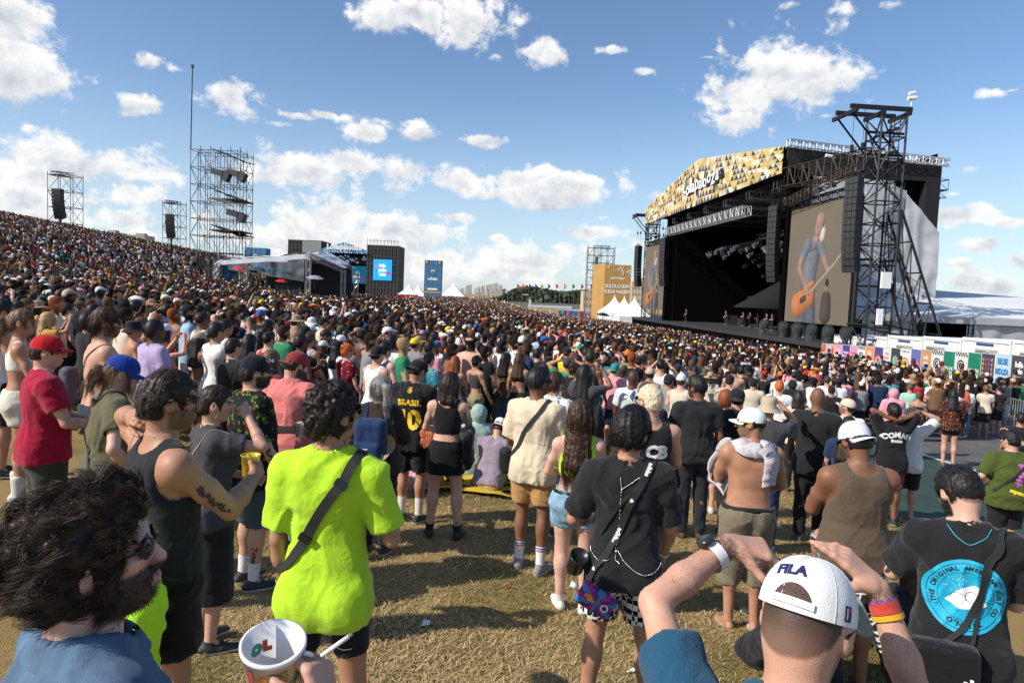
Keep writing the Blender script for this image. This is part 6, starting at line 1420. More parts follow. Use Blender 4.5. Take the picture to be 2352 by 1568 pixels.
def grass():
 rs=np.random.RandomState(2);N=150000;Y=2.2+10.5*rs.uniform(0,1,N)**1.15;X=rs.uniform(-.55,.72,N)*Y*1.05
 side=((X-g1.x)*nrm_.x+(Y-g1.y)*nrm_.y)<.05;X,Y=X[side],Y[side];N=len(X);P=np.stack([X,Y,terr(X,Y)+.004],1);a=rs.uniform(0,6.283,N);el=rs.uniform(.02,.45,N)**1.2;l=rs.uniform(.03,.085,N)
 D=np.stack([np.cos(a)*np.cos(el),np.sin(a)*np.cos(el),np.sin(el)],1)*l[:,None];S=np.stack([-np.sin(a),np.cos(a),np.zeros(N)],1)*(rs.uniform(.0012,.0026,N)*(1+Y*.06))[:,None]
 bend=np.array((0,0,1.))*(l*.12)[:,None];V=np.stack([P-S,P+S,P+D*.55+S*.8+bend,P+D*.55-S*.8+bend,P+D],1).reshape(-1,3);k=np.arange(N)*5
 F=[np.stack([k,k+1,k+2,k+3],1)];F3=np.stack([k+3,k+2,k+4,k+4],1);
 gr=vnoise(np.stack([X*1.1,Y*1.1,X*0],1),3)+rs.normal(0,.16,N);c=np.where((gr>.62)[:,None],np.array((.20,.185,.06)),np.array((.56,.41,.20)))*rs.uniform(.55,1.25,N)[:,None]
 me=bpy.data.meshes.new('grass');flat=np.concatenate([F[0].ravel(),F3[:,:3].ravel()]).astype(np.int32);me.vertices.add(len(V));me.vertices.foreach_set('co',V.astype(np.float32).ravel());me.loops.add(len(flat));me.loops.foreach_set('vertex_index',flat)
 me.polygons.add(2*N);me.polygons.foreach_set('loop_start',np.concatenate([np.arange(N)*4,N*4+np.arange(N)*3]).astype(np.int32));me.update(calc_edges=True)
 at_=me.attributes.new('col','FLOAT_COLOR','POINT');c4=np.ones((len(V),4),np.float32);c4[:,:3]=np.repeat(c,5,0);at_.data.foreach_set('color',c4.ravel())
 tag(link('grass',me,[mat('straw_blades',use='attr',rough=.8,spec=.2)]),kind='stuff')
grass()
# ================================================================ steelwork helpers
def truss(b,a,c,w,nb=6,r=.05,m=0,up=(0,0,1),h=None):
 a=Vector(a);c=Vector(c);d=(c-a).normalized();up=Vector(up);s=d.cross(up);s=s.normalized()if s.length>1e-3 else Vector((1,0,0));t=s.cross(d).normalized();h=h or w
 K=[(s*x*w/2+t*y*h/2)for x,y in((-1,-1),(1,-1),(1,1),(-1,1))]
 for k in K:b.bar(a+k,c+k,r,m)
 for i in range(nb):
  p=a.lerp(c,i/nb);q=a.lerp(c,(i+1)/nb)
  for j in range(4):
   k0,k1=K[j],K[(j+1)%4];b.bar(p+k0,q+k1 if i%2 else q+k1,r*.55,m)if(i+j)%2 else b.bar(p+k1,q+k0,r*.55,m)
   b.bar(p+k0,p+k1,r*.55,m)
steel_black=mat('steel_black',(.018,.018,.020),rough=.55,metal=.3);steel=mat('steel_galvanised',(.42,.42,.41),rough=.5,metal=.6,var=.15,vscale=3);steel_dark=mat('steel_scaffold',(.12,.12,.125),rough=.55,metal=.5);alu=mat('aluminium',(.62,.62,.63),rough=.35,metal=.8)
vinyl_w=mat('vinyl_white',(.72,.73,.75),rough=.6,bump=.25,bscale=2.5,var=.05,vscale=.7);blackcloth=mat('black_drape',(.003,.003,.0035),rough=1,spec=.03,bump=.8,bscale=3)
def scaffold(b,x0,x1,y0,y1,z0,z1,nx,ny,step,r=.035,diag=True,seed=0):
 rs=random.Random(seed);xs=[x0+(x1-x0)*i/nx for i in range(nx+1)];ys=[y0+(y1-y0)*i/ny for i in range(ny+1)];n=max(1,round((z1-z0)/step));zs=[z0+(z1-z0)*i/n for i in range(n+1)]
 for x in xs:
  for y in ys:b.bar((x,y,z0),(x,y,z1+.4),r)
 for z in zs:
  for y in ys:b.bar((x0,y,z),(x1,y,z),r*.8)
  for x in xs:b.bar((x,y0,z),(x,y1,z),r*.8)
 if diag:
  for k in range(n):
   for i in range(nx):
    for y in(ys[0],ys[-1]):
     a,c=(xs[i],xs[i+1])if(k+i)%2 else(xs[i+1],xs[i]);b.bar((a,y,zs[k]),(c,y,zs[k+1]),r*.7)
   for j in range(ny):
    for x in(xs[0],xs[-1]):
     a,c=(ys[j],ys[j+1])if(k+j)%2 else(ys[j+1],ys[j]);b.bar((x,a,zs[k]),(x,c,zs[k+1]),r*.7)
 return zs
def speaker_array(name,loc,rz,n,w,h,d,curve,label,m=None,group=None,hang=1.5):
 e=empty(name,loc,rz,label=label,cat='speaker array',group=group);box=mat('speaker_box',(.020,.020,.022),rough=.55);gr=mat('speaker_grille',(.035,.035,.037),rough=.5,bump=1.,bscale=60);p=Vector((0,0,0));a=0
 b=MB();g=MB()
 for i in range(n):
  a+=curve*(i/n)**2.2;M=Matrix.Rotation(a,3,'X');c=p+M@Vector((0,0,-h/2));b.box(c,(w,d,h*.95),mat=M);g.box(c+M@Vector((0,-d/2-.015,0)),(w*.30,.03,h*.86),mat=M)
  for s in(-1,1):g.box(c+M@Vector((s*w*.34,-d/2-.012,0)),(w*.26,.024,h*.86),mat=M)
  p=p+M@Vector((0,0,-h))
 b.build('cabinets',[box],e);g.build('grilles',[gr],e);r=MB();truss(r,(-w*.5,0,.12),(w*.5,0,.12),.25,4,.03)
 for s in(-1,1):r.bar((s*w*.4,0,.2),(s*w*.4,0,.2+hang),.018);r.tube([(s*w*.4,0,.5+hang*.3),(s*w*.4,0,.9+hang*.3)],.12,8)
 r.build('rigging',[steel_black],e);return e
 # ================================================================ main stage
SO=Vector((23.9,60,0));SU=Vector((-.0713,.9975,0));SV=Vector((.9975,.0713,0))
def W(u,v,z):return SO+SU*u+SV*v+Vector((0,0,z))
stage=empty('stage',W(17,0,-3.4),label='main festival stage with a black hall, yellow triangle-patterned gable front and grey side tarpaulins',cat='stage')
stage_inv=Matrix.Translation(-stage.location)
def on_stage(b,name,mats,smooth=False):
 o=b.build(name,mats,stage,smooth);o.matrix_parent_inverse=stage_inv;return o
DK=-.5
b=MB()
def slab(b,u0,u1,v0,v1,z0,z1,m=0):
 P=[W(u,v,z)for z in(z0,z1)for u,v in((u0,v0),(u1,v0),(u1,v1),(u0,v1))];b.add([tuple(p)for p in P],[(0,1,2,3),(7,6,5,4),(4,5,1,0),(5,6,2,1),(6,7,3,2),(7,4,0,3)],m)
slab(b,-13,49,-1.5,16,DK-.35,DK);on_stage(b,'deck',[mat('stage_deck',(.03,.03,.032),rough=.8)])
b=MB();slab(b,-13,49,-1.45,-1.35,-4.2,DK-.36)
for u in np.arange(-12,48,2.4):slab(b,u,u+.12,-1.62,-1.46,-4.2,DK-.4)
on_stage(b,'stage_skirt',[blackcloth])
b=MB();slab(b,0,44,12.6,12.75,DK,16);slab(b,.2,.5,1.5,12.5,DK,15.2);slab(b,34.3,34.6,.5,12.5,DK,15.2);slab(b,-.6,.2,-.6,.9,DK,14);slab(b,34.7,35.5,-.6,.9,DK,14);on_stage(b,'hall_drapes',[blackcloth])
rp=[(-.5,15.7),(11,17.3),(22,18.9),(33,17.3),(44.2,15.6)]
b=MB()
for(ua,za),(ub,zb)in zip(rp[:-1],rp[1:]):
 for v0,v1 in((-1.,12.8),):
  P=[W(ua,v0,za),W(ub,v0,zb),W(ub,v1,zb-.7),W(ua,v1,za-.7)];Q=[p-Vector((0,0,1.0))for p in P];b.add([tuple(p)for p in P+Q],[(0,3,2,1),(4,5,6,7),(0,1,5,4),(1,2,6,5),(2,3,7,6),(3,0,4,7)])
slab(b,-.55,-.45,-.9,12.8,13.5,14.9);slab(b,-.6,.6,11.5,12.8,9.2,14.8);on_stage(b,'roof',[mat('roof_black',(.013,.013,.015),rough=.85)])
b=MB()
truss(b,W(-.8,-1.2,16.0),W(-.8,13.1,15.1),.55,24,.05);truss(b,W(-.8,13.1,15.1),W(22,13.1,17.9),.5,20,.045);on_stage(b,'roof_edge_truss',[alu])
b=MB()
for v in(1.5,5.5,9.5,13.5):truss(b,W(0,v,13.4),W(34.7,v,13.4),.9,26,.05)
for u in(2,8,14,20,26,32):truss(b,W(u,-.8,12.9),W(u,15,12.9),.7,14,.045)
for(ua,va,ub,vb,z)in((3,4,16,4,9.6),(18,5,30,5,9.2),(5,9,28,9,8.3),(7,12,26,12,7.2)):truss(b,W(ua,va,z),W(ub,vb,z),.5,14,.04)
truss(b,W(15,9,3.6),W(29,9,2.9),.55,14,.04)
on_stage(b,'rigging_trusses',[mat('truss_dark',(.13,.13,.135),rough=.45,metal=.6)])
b=MB();truss(b,W(7.5,-1.0,11.3),W(34.2,-1.0,11.5),.9,34,.055);on_stage(b,'front_truss',[alu])
rs=random.Random(4);lampm=[mat('lamp_body',(.07,.07,.075),rough=.4),mat('lamp_glass',(.65,.68,.72),rough=.1,metal=.6)]
for i in range(64):
 u=rs.uniform(3,31);v=rs.choice((4,5,9,12));z={4:9.2,5:8.8,9:8.0,12:6.9}[v]-rs.uniform(0,.9)
 if i>=50:u,v,z=15.5+(i-50)*.98,9,2.7
 b=MB();c=W(u,v,z);a=rs.uniform(-.6,.6);b.tube([c+Vector((0,0,.35)),c],.05,6);b.tube([c+Vector((-.2,0,0)),c+Vector((-.62,a*.4,-.28))],[.24,.30],10);b.tube([c+Vector((-.62,a*.4,-.28)),c+Vector((-.65,a*.4,-.30))],[.27,.24],10,1);on_stage(b,'stage_light',lampm)
def fascia():
 m=bpy.data.materials.new('triangle_print');m.use_nodes=True
 t=m.node_tree;L=t.links.new;bs=t.nodes['Principled BSDF'];bs.inputs['Roughness'].default_value=.7;L(NN(t,'ShaderNodeAttribute',attribute_name='col').outputs['Color'],bs.inputs['Base Color'])
 cols=[(.56,.41,.13),(.50,.35,.10),(.60,.46,.18),(.66,.63,.56),(.05,.05,.05),(.07,.07,.14),(.04,.04,.06),(.60,.56,.48),(.10,.10,.16)]
 rs=random.Random(7);V=[];F=[];CC=[]
 def top(u):return float(np.interp(u,[-.3,22,44.3],[15.85,19.0,16.1]))
 bot=13.55;nu=46;
 for i in range(-1,nu+1):
  for j in range(7):
   u0=-.3+44.6*i/nu;du=44.6/nu;
   for k in(0,1):
    off=(j%2)*.5*du
    if k==0:tri=[(u0+off,j),(u0+du+off,j),(u0+du*.5+off,j+1)]
    else:tri=[(u0+du*.5+off,j+1),(u0+du*1.5+off,j+1),(u0+du+off,j)]
    pts=[]
    for uu,jj in tri:
     uu=min(max(uu,-.3),44.3);zz=bot+(top(uu)-bot)*jj/7;pts.append(tuple(W(uu,-1.35+.10*math.sin(uu*.9)*math.sin(jj),zz)))
    n=len(V);V+=pts;F.append((n,n+1,n+2));c=rs.choice(cols[3:]+cols[:2])if k==0 else rs.choice(cols[:3]*3+cols[3:4]+cols[7:8]*2);CC+=[c]*3
 me=np_mesh('gable_banner',V,F,False,None,np.array(CC));o=link('gable_banner',me,[m],stage);o.matrix_parent_inverse=stage_inv
 b=MB();b.add([tuple(W(u,-1.2,z))for u,z in((-.3,13.45),(44.3,13.45),(44.3,16.0),(22,18.95),(-.3,15.8))],[(0,1,2,3,4)]);on_stage(b,'banner_backing',[blackcloth])
 for grow,mm,dv in((.085,black_ink,-1.50),(.045,white_ink,-1.54)):
  b=MB();x=-4.6;word='Lollapalooza';
  for i,ch in enumerate(word):
   V,F=text_mesh(ch,2.5 if ch not in 'oa' else 2.1,1,grow);V=np.array(V)
   dy=(.30,-.25,.15,.05,-.1,.18,-.12,.1,-.18,.2,-.05,.1)[i];wdt=V[:,0].max()-V[:,0].min();x+=wdt/2;b.add([tuple(W(21.3-(x+v[0])*1.1,dv,16.0+dy*.8+v[1]*1.0))for v in V],F);x+=wdt/2+.06
  V,F=text_mesh('BRASIL',.55,1.1,grow*.25);b.add([tuple(W(21-(x-2.0+v[0]),dv,14.8+v[1]))for v in V],F)
  on_stage(b,'lettering',[mm])
fascia()
def tarp(name,P,nu,nv,m,amp,seed,parent=stage):
 V=[];P=[Vector(p)for p in P]
 for j in range(nv+1):
  for i in range(nu+1):
   a=P[0].lerp(P[1],i/nu);c=P[3].lerp(P[2],i/nu);q=a.lerp(c,j/nv);V.append(tuple(q))
 V=np.array(V);n=np.cross(np.array(P[1]-P[0]),np.array(P[3]-P[0]));n/=np.linalg.norm(n);q=np.stack([V[:,0]*.9,V[:,1]*.9,V[:,2]*.22],1)+seed
 V=V+n*((1-abs(2*vnoise(q,1)-1))*amp+(vnoise(V*1.6+seed,2)-.5)*amp*.5)[:,None]
 F=[(j*(nu+1)+i,j*(nu+1)+i+1,(j+1)*(nu+1)+i+1,(j+1)*(nu+1)+i)for j in range(nv)for i in range(nu)]
 o=link(name,np_mesh(name,V,F,True),[m],parent)
 if parent is stage:o.matrix_parent_inverse=stage_inv
 return o
tp=mat('grey_tarp',(.42,.43,.45),rough=.38,bump=.5,bscale=3,var=.12,vscale=1.2,spec=.5)
tarp('side_tarpaulin',[W(-.9,1.0,-3.6),W(-.9,8.2,-3.6),W(-.9,8.2,13.3),W(-.9,1.0,13.3)],40,60,tp,.35,3)
tarp('side_tarpaulin',[W(-.6,8.1,-3.6),W(-.2,9.8,-3.6),W(-.2,9.8,12.6),W(-.6,8.1,13.0)],16,50,tp,.3,9)
tarp('side_tarpaulin',[W(-.3,9.8,-3.6),W(-.8,12.9,-3.6),W(-.8,12.9,9.1),W(-.3,9.8,12.4)],16,50,tp,.3,19)
tarp('side_tarpaulin',[W(-1.1,4.0,1.2),W(-5,9.5,.6),W(-1.1,11.4,4.2),W(-1.1,5,5.5)],24,16,tp,.25,29)
def led(u0,u1,z0,z1,label,k):
 e=empty('video_screen',W((u0+u1)/2,-.4,z0),label=label,cat='video screen',group='screens beside the stage');inv=Matrix.Translation(-e.location)
 def O(b,n,m):o=b.build(n,m,e);o.matrix_parent_inverse=inv;return o
 b=MB();slab(b,u0,u1,-.45,.1,z0,z1);O(b,'screen_housing',[steel_black]);b=MB();truss(b,W(u0,-.3,z1+.35),W(u1,-.3,z1+.35),.6,14,.05)
 for u in np.linspace(u0+.5,u1-.5,4):b.bar(W(u,-.1,z0-1.4),W(u,-.1,z0),.06)
 O(b,'frame_truss',[steel_black])
 for u in np.linspace(u0+1,u1-1,5):b=MB();c=W(u,-.6,z1+.95);b.tube([c,c+Vector((-.1,-.1,.25))],.16,8);O(b,'screen_lamp',[steel_black])
 n=170;gx,gy=np.meshgrid(np.linspace(0,1,n),np.linspace(0,1,n));col=np.array((.118,.098,.076))*(1+.10*(vnoise(np.stack([gx.ravel()*5,gy.ravel()*7,gx.ravel()*0],1),3)-.5)).reshape(n,n,1)*np.ones((n,n,3))
 sk_=(.20,.125,.10);sh=(.10,.105,.12);je=(.06,.07,.085);ba=(.27,.105,.045)
 for(x0,y0,x1,y1,r0,r1,c)in((.67,.08,.67,.20,.085,.075,(.045,.04,.036)),(.67,.285,.67,.315,.03,.032,(.15,.11,.09)),(.67,.335,.67,.34,.031,.03,(.03,.025,.02)),(.30,-.06,.34,.30,.085,.08,je),(.46,-.06,.41,.30,.08,.08,je),(.38,.34,.42,.62,.105,.12,sh),(.34,.66,.50,.68,.065,.06,sh),(.53,.66,.60,.55,.055,.045,sh),(.60,.53,.665,.45,.034,.026,sk_),(.665,.445,.69,.44,.03,.022,sk_),(.46,.70,.49,.75,.045,.045,sk_),(.49,.79,.51,.865,.066,.064,sk_),(.545,.715,.565,.765,.040,.034,(.30,.28,.265)),(.582,.805,.588,.80,.012,.014,sk_),(.55,.825,.565,.825,.010,.008,(.09,.06,.05)),(.465,.80,.465,.815,.014,.014,(.17,.10,.08)),(.22,.15,.40,.22,.115,.095,ba),(.34,.29,.45,.335,.036,.026,ba),(.28,.19,.33,.21,.03,.03,(.05,.04,.035)),(.38,.235,.80,.515,.014,.011,(.20,.16,.12)),(.80,.515,.86,.56,.024,.018,(.16,.12,.09)),(.33,.67,.245,.55,.062,.052,sh),(.235,.53,.21,.47,.040,.036,sk_),(.21,.47,.35,.30,.036,.028,sk_),(.355,.295,.38,.255,.032,.024,sk_)):
  dx,dy=x1-x0,y1-y0;t=np.clip(((gx-x0)*dx+(gy-y0)*dy)/(dx*dx+dy*dy+1e-9),0,1);ex,ey=gx-x0-t*dx,gy-y0-t*dy;r=r0+t*(r1-r0);q=np.hypot(ex,ey)/r;a=(1-sst(.90,1.04,q))[:,:,None];nz_=np.sqrt(np.clip(1-q*q,0,1));shd=(.50+.42*nz_-.28*ex/r+.20*ey/r)[:,:,None];wv=(1+.22*(vnoise(np.stack([gx.ravel()*38,gy.ravel()*22,gx.ravel()*0],1),7)-.5)).reshape(n,n,1);col=col*(1-a)+np.array(c)*shd*wv*1.25*a
 V=[tuple(W(u0+(u1-u0)*(1-x),-.48,z0+(z1-z0)*y))for x,y in zip(gx.ravel(),gy.ravel())];I=np.arange(n*n).reshape(n,n);F=np.stack([I[:-1,:-1],I[:-1,1:],I[1:,1:],I[1:,:-1]],-1).reshape(-1,4);o=link('picture',np_mesh('picture',V,F,False,None,np.clip(col,0,1).reshape(-1,3)),[mat('led_picture',use='attr',rough=.9,spec=.1,emit=.42)],e);o.matrix_parent_inverse=inv
led(-10.6,-.8,.9,10.35,'large video screen showing a bearded bass player, right of the stage opening',0)
led(35.6,46.6,.9,10.35,'narrow-looking video screen showing a bass player at the far end of the stage',1)
def stage_tower(u,v,label,near):
 base=W(u,v,-3.4);e=empty('rigging_tower',base,label=label,cat='truss tower');inv=Matrix.Translation(-base)
 def O(b,n,m):o=b.build(n,m,e);o.matrix_parent_inverse=inv;return o
 b=MB();a=base;t=W(u,v,15.3);truss(b,a,t,1.75,13,.085,up=SU);
 for dz in(4.5,9.0):
  for s in(-1,1):b.bar(W(u-1.2,v+s*1.0,-3.4+dz),W(u+1.2,v+s*1.0,-3.4+dz),.09)
 O(b,'mast',[steel_black])
 b=MB();
 for s in(-.9,.9):
  b.box(W(u+s,v-1.0,15.7),(4.3,.2,.28),math.atan2(SV.y,SV.x));b.box(W(u,v+s*1.0,15.4),(2.4,.18,.26),math.atan2(SU.y,SU.x))
  b.box(W(u+s*.8,v-3.0,15.35),(1.6,.18,.26),math.atan2(SU.y,SU.x))
 for z in(12.8,11.4,14.3):b.box(W(u,v,z),(2.6,.12,.16),math.atan2(SV.y,SV.x));b.box(W(u,v,z),(2.8,.12,.16),math.atan2(SU.y,SU.x))
 for s in(-1,1):b.bar(W(u+s*.9,v-.9,11.5),W(u-s*.9,v-.9,15.2),.06);b.bar(W(u-.9,v+s*.9,11.5),W(u-.9,v-s*.9,15.2),.06);b.bar(W(u-.9,v-.9,13),W(u-.9,v-3.0,15.3),.07);b.bar(W(u+.9,v-.9,13),W(u+.9,v-3.0,15.3),.07)
 O(b,'head_frame',[steel_black])
 if near:
  b=MB();truss(b,W(u+.5,v-.3,12.6),W(-.5,-.8,13.1),1.3,11,.06,h=1.5);truss(b,W(u+.3,v-1.8,11.9),W(-.7,-1.0,10.9),.6,16,.045);O(b,'link_truss',[mat('truss_rust',(.06,.045,.035),rough=.6,metal=.4)])
  b=MB();p,q=W(u-.9,v+1.0,9.0),W(u-.9,v+6.2,-3.5);p2,q2=W(u-.9,v+1.0,5.8),W(u-.9,v+4.2,-3.5);
  for dy in(0,1.6):
   o_=SU*dy;b.bar(p+o_,q+o_,.10);b.bar(p2+o_,q2+o_,.10)
   for k in range(7):b.bar(p.lerp(q,k/6)+o_,p2.lerp(q2,k/6)+o_,.06);b.bar(p.lerp(q,k/6)+o_,p2.lerp(q2,min(1,(k+1)/6))+o_,.045)
  for k in range(7):b.bar(p.lerp(q,k/6),p.lerp(q,k/6)+SU*1.6,.05)
  b.bar(W(u,v,.8),p.lerp(q,.72),.06);b.bar(W(u,v,1.3),p.lerp(q,.68),.06);O(b,'raking_brace',[steel_black])
  for k,(z,hh)in enumerate(((5.4,1.1),(2.9,1.1),(.6,.7),(-1.0,.7))):b=MB();b.box(W(u-1.15,v+(-.15 if k%2 else .1),z-1.2),(.35 if k%2 else .62,.25,hh));O(b,'antenna_panel',[mat('antenna_white',(.75,.75,.74),rough=.5)])
  b=MB();c=W(u-1,v+1,15.9);b.tube([c,c+Vector((0,0,.9))],.05,6);b.tube([c+Vector((-.25,0,.5)),c+Vector((.3,0,.55))],.14,8);b.tube([c+Vector((-.2,0,.8)),c+Vector((.2,0,.9))],.12,8);O(b,'cctv_camera',[mat('antenna_white')]);b=MB();c=W(u+4.6,v-1.0,13.5);b.tube([c,c+Vector((-.7,0,.1))],.13,8);O(b,'cctv_camera',[mat('antenna_white')])
  b=MB()
  for z in np.arange(-3,15,.45):b.bar(W(u-.6,v+.2,z),W(u-.6,v+.6,z),.025)
  for s in(.2,.6):b.bar(W(u-.6,v+s,-3.3),W(u-.6,v+s,15),.035)
  O(b,'ladder',[steel_black])
 return e
stage_tower(-12.2,.3,'tall black truss tower with a raking brace and antennas, right of the large video screen',True)
stage_tower(50.5,1.5,'black truss tower at the far left end of the stage',False)
az=math.atan2(-SV.x,SV.y)*0
speaker_array('speaker_array',W(-12.6,-1.9,11.1),R(-62),14,1.0,.46,.62,.055,'long black speaker array hanging in front of the large video screen',hang=4.5)
speaker_array('speaker_array',W(.2,-1.5,10.8),R(-62),14,.95,.47,.6,.055,'black speaker array hanging between the stage opening and the large video screen',hang=2)
speaker_array('speaker_array',W(34.9,-1.0,10.8),R(-62),14,1.15,.47,.8,.055,'black speaker array hanging beside the far video screen',hang=2)
speaker_array('speaker_array',W(51.5,-.4,10.9),R(-62),14,.95,.47,.8,.055,'slim black speaker array hanging from the far left stage tower',hang=4.5)
rs=random.Random(9)
for i,u in enumerate((-11.2,-8.8,-6.4,-4.0,-1.6,2.2)):
 e=empty('stage_fan',W(u,-.9,DK),label=('clear-covered round stage fan on the deck, '+('nearest the rigging tower','second from the rigging tower','third from the rigging tower','fourth from the rigging tower','beside the hanging speaker array','just inside the stage opening')[i]),cat='fan',group='covered lamps along the deck')
 b=MB();b.lathe([(.44,0),(.45,.05),(.45,1.0),(.38,1.25),(.2,1.38),(0,1.4)],n=18);b.build('cover',[mat('clear_cover',(.45,.5,.52),rough=.15,alpha=.06)],e,True);b=MB();b.tube([(0,0,0),(0,0,.5)],.2,8);b.tube([(-.28,0,.75),(.28,0,.85)],.3,12);b.build('lamp_head',[steel_black],e)
for u,v,s in((4.5,6,.9),(4.7,7.4,1.3),(11.4,6.6,1.0),(24.5,6.5,.9),(27,6,1.2),(-3,1.2,2.0)):b=MB();b.box(W(u,v,DK+s/2),(1.1,1.2,s));on_stage(b,'amplifier_case',[mat('case_black',(.03,.03,.033),rough=.5)])
dk=empty('drum_kit',W(9.0,7.5,DK),label='drum kit with silver cymbals in the middle of the stage deck',cat='drum kit')
b=MB();b.box((0,0,.2),(3.4,3.4,.4));b.build('riser',[steel_black],dk)
for(x,y,z,r,h)in((0,0,.75,.32,.5),(-.5,.5,.95,.2,.3),(-.5,-.5,.95,.2,.3),(.4,.8,.75,.24,.4),(.4,-.9,.8,.22,.2)):b=MB();b.lathe([(0,0),(r,0),(r,h),(0,h)],(x,y,z-.3),14);b.build('drum',[mat('drum_shell',(.05,.16,.25),rough=.3)],dk,True)
for(x,y,z)in((-.6,1.1,1.7),(-.6,-1.1,1.75),(0,1.6,1.5),(.2,-1.6,1.55)):b=MB();b.lathe([(0,.03),(.26,0)],(x,y,z),14);b.tube([(x,y,.4),(x,y,z)],.015,5);b.build('cymbal',[mat('brass',(.7,.6,.4),rough=.25,metal=1)],dk,True)
# ================================================================ backstage tent, cabins, poster fence
tent=empty('marquee',(42,56,-3.4),label='large white backstage marquee with a dark opening behind the rigging tower',cat='marquee');tinv=Matrix.Translation((-42,-56,3.4))
def on_tent(b,n,m,sm=False):o=b.build(n,m,tent,sm);o.matrix_parent_inverse=tinv;return o
o=tarp('tent_wall',[(26,51,-3.6),(29.6,51,-3.6),(29.6,51,2.0),(26,51,2.1)],14,20,tp,.12,4,tent);o.matrix_parent_inverse=tinv
o=tarp('tent_wall',[(34.4,51,-3.6),(62,51,-3.6),(62,51,1.7),(34.4,51,2.0)],60,24,tp,.3,14,tent);o.matrix_parent_inverse=tinv
for P in([(25.6,50.6,1.7),(34.4,50.6,1.9),(37.5,66,4.4),(25.6,66,4.6)],[(34.4,50.6,1.9),(63,50.6,1.6),(63,66,3.4),(37.5,66,4.4)],[(25.6,66,4.6),(63,66,3.4),(63,80,1.8),(25.6,80,1.8)]):
 o=tarp('tent_roof',P,30,16,vinyl_w,.015,P[0][0],tent);o.matrix_parent_inverse=tinv
b=MB();b.box((44,50.55,1.66),(38,.06,.5));on_tent(b,'valance',[tp])
b=MB();b.box((32,58,-.8),(12,.1,5.4));b.box((29.55,54.5,-.8),(.1,7,5.4));b.box((34.5,54.5,-.8),(.1,7,5.4));on_tent(b,'interior',[blackcloth])
b=MB();truss(b,(29.8,51,-3.5),(29.8,51,1.9),.35,10,.04);truss(b,(34.2,51,-3.5),(34.2,51,1.9),.35,10,.04);on_tent(b,'door_trusses',[alu])
Yc=[53.0,49.4,45.4,41.5,37.9,34.1,30.3,26.5];acm=mat('ac_unit',(.42,.40,.36),rough=.7);slot=mat('ac_grille',(.16,.15,.14),rough=.8,bump=1,bscale=40);cab=mat('cabin_white',(.78,.78,.77),rough=.5,var=.04,vscale=2)
for i in range(7):
 y0,y1=Yc[i+1]+.06,Yc[i];zt=float(np.interp((y0+y1)/2,[34,53],[.95,.10]));x0=25.0;e=empty('site_cabin',(x0+1.3,(y0+y1)/2,zt-2.9),label='white site cabin behind the poster fence, '+('farthest from the camera, under the rigging tower','second from the rigging tower','third from the rigging tower','fourth from the rigging tower','fifth from the rigging tower, near the right edge','next to the right edge of the photo','cut by the right edge')[i],cat='cabin',group='white cabins behind the fence')
 L_=y1-y0;b=MB();b.box((0,0,1.45),(2.5,L_,2.9));b.build('walls',[cab],e);b=MB()
 for s in(-1,1):b.box((-1.27,s*(L_/2-.07),1.45),(.09,.14,2.94))
 b.box((-1.27,0,2.82),(.085,L_,.14));b.box((0,-L_/2-.01,2.82),(2.5,.06,.14));b.build('corner_frame',[mat('cabin_frame',(.70,.70,.70),rough=.5)],e)
 b=MB();b.box((-1.28,.1,2.62),(.03,1.3,.13));b.build('name_plate',[mat('plate_blue',(.03,.06,.2))],e)
 b=MB();b.box((-1.45,.3*(1 if i%2 else-1),2.0),(.42,1.15,.75));a_=b.build('air_conditioner',[acm],e);b=MB();b.box((-1.67,.3*(1 if i%2 else-1)+.12,2.0),(.03,.75,.62));b.build('grille',[slot],a_);b=MB();b.box((-1.67,.3*(1 if i%2 else-1)-.42,2.0),(.03,.2,.5));b.build('vent',[steel_black],a_)
px=[215,263,312,362,440,517,602,687,780,868,958,1060,1170,1270,1385,1510,1625,1770,1912,2048,2225,2400]
cols=[(.62,.07,.05),(.25,.5,.58),(.72,.30,.14),(.72,.25,.42),(.05,.05,.25),(.72,.25,.42),(.62,.62,.60),(.75,.24,.10),(.07,.06,.22),(.60,.62,.58),(.05,.05,.05),(.66,.66,.66),(.12,.14,.35),(.50,.26,.10),(.62,.62,.60),(.01,.18,.10),(.62,.62,.60),(.01,.18,.10),(.05,.05,.06),(.42,.56,.66),(.06,.055,.065)]
desc=['plain red','pale blue with red lettering','orange with a red column','pink with a white tower','navy with white script','pink with red script','white with black stars','bright orange with cream round lettering','dark blue with a red emblem','white with red slogan','black with a green sun','white with a rainbow','blue with a pink hill','tan with cream round lettering','black-and-white chequered emblem, left of the first green one','green DIA DE SORTE, the left one','black-and-white chequered emblem, between the two green ones','green DIA DE SORTE, the right one','dark multicoloured letter grid','pale blue REUSE REDUZA RECICLE','black with white round lettering at the right edge']
XF=22.8
def pmat(c):return mat('poster_%02d%02d%02d'%tuple(int(v*99)for v in c),c,rough=.6)
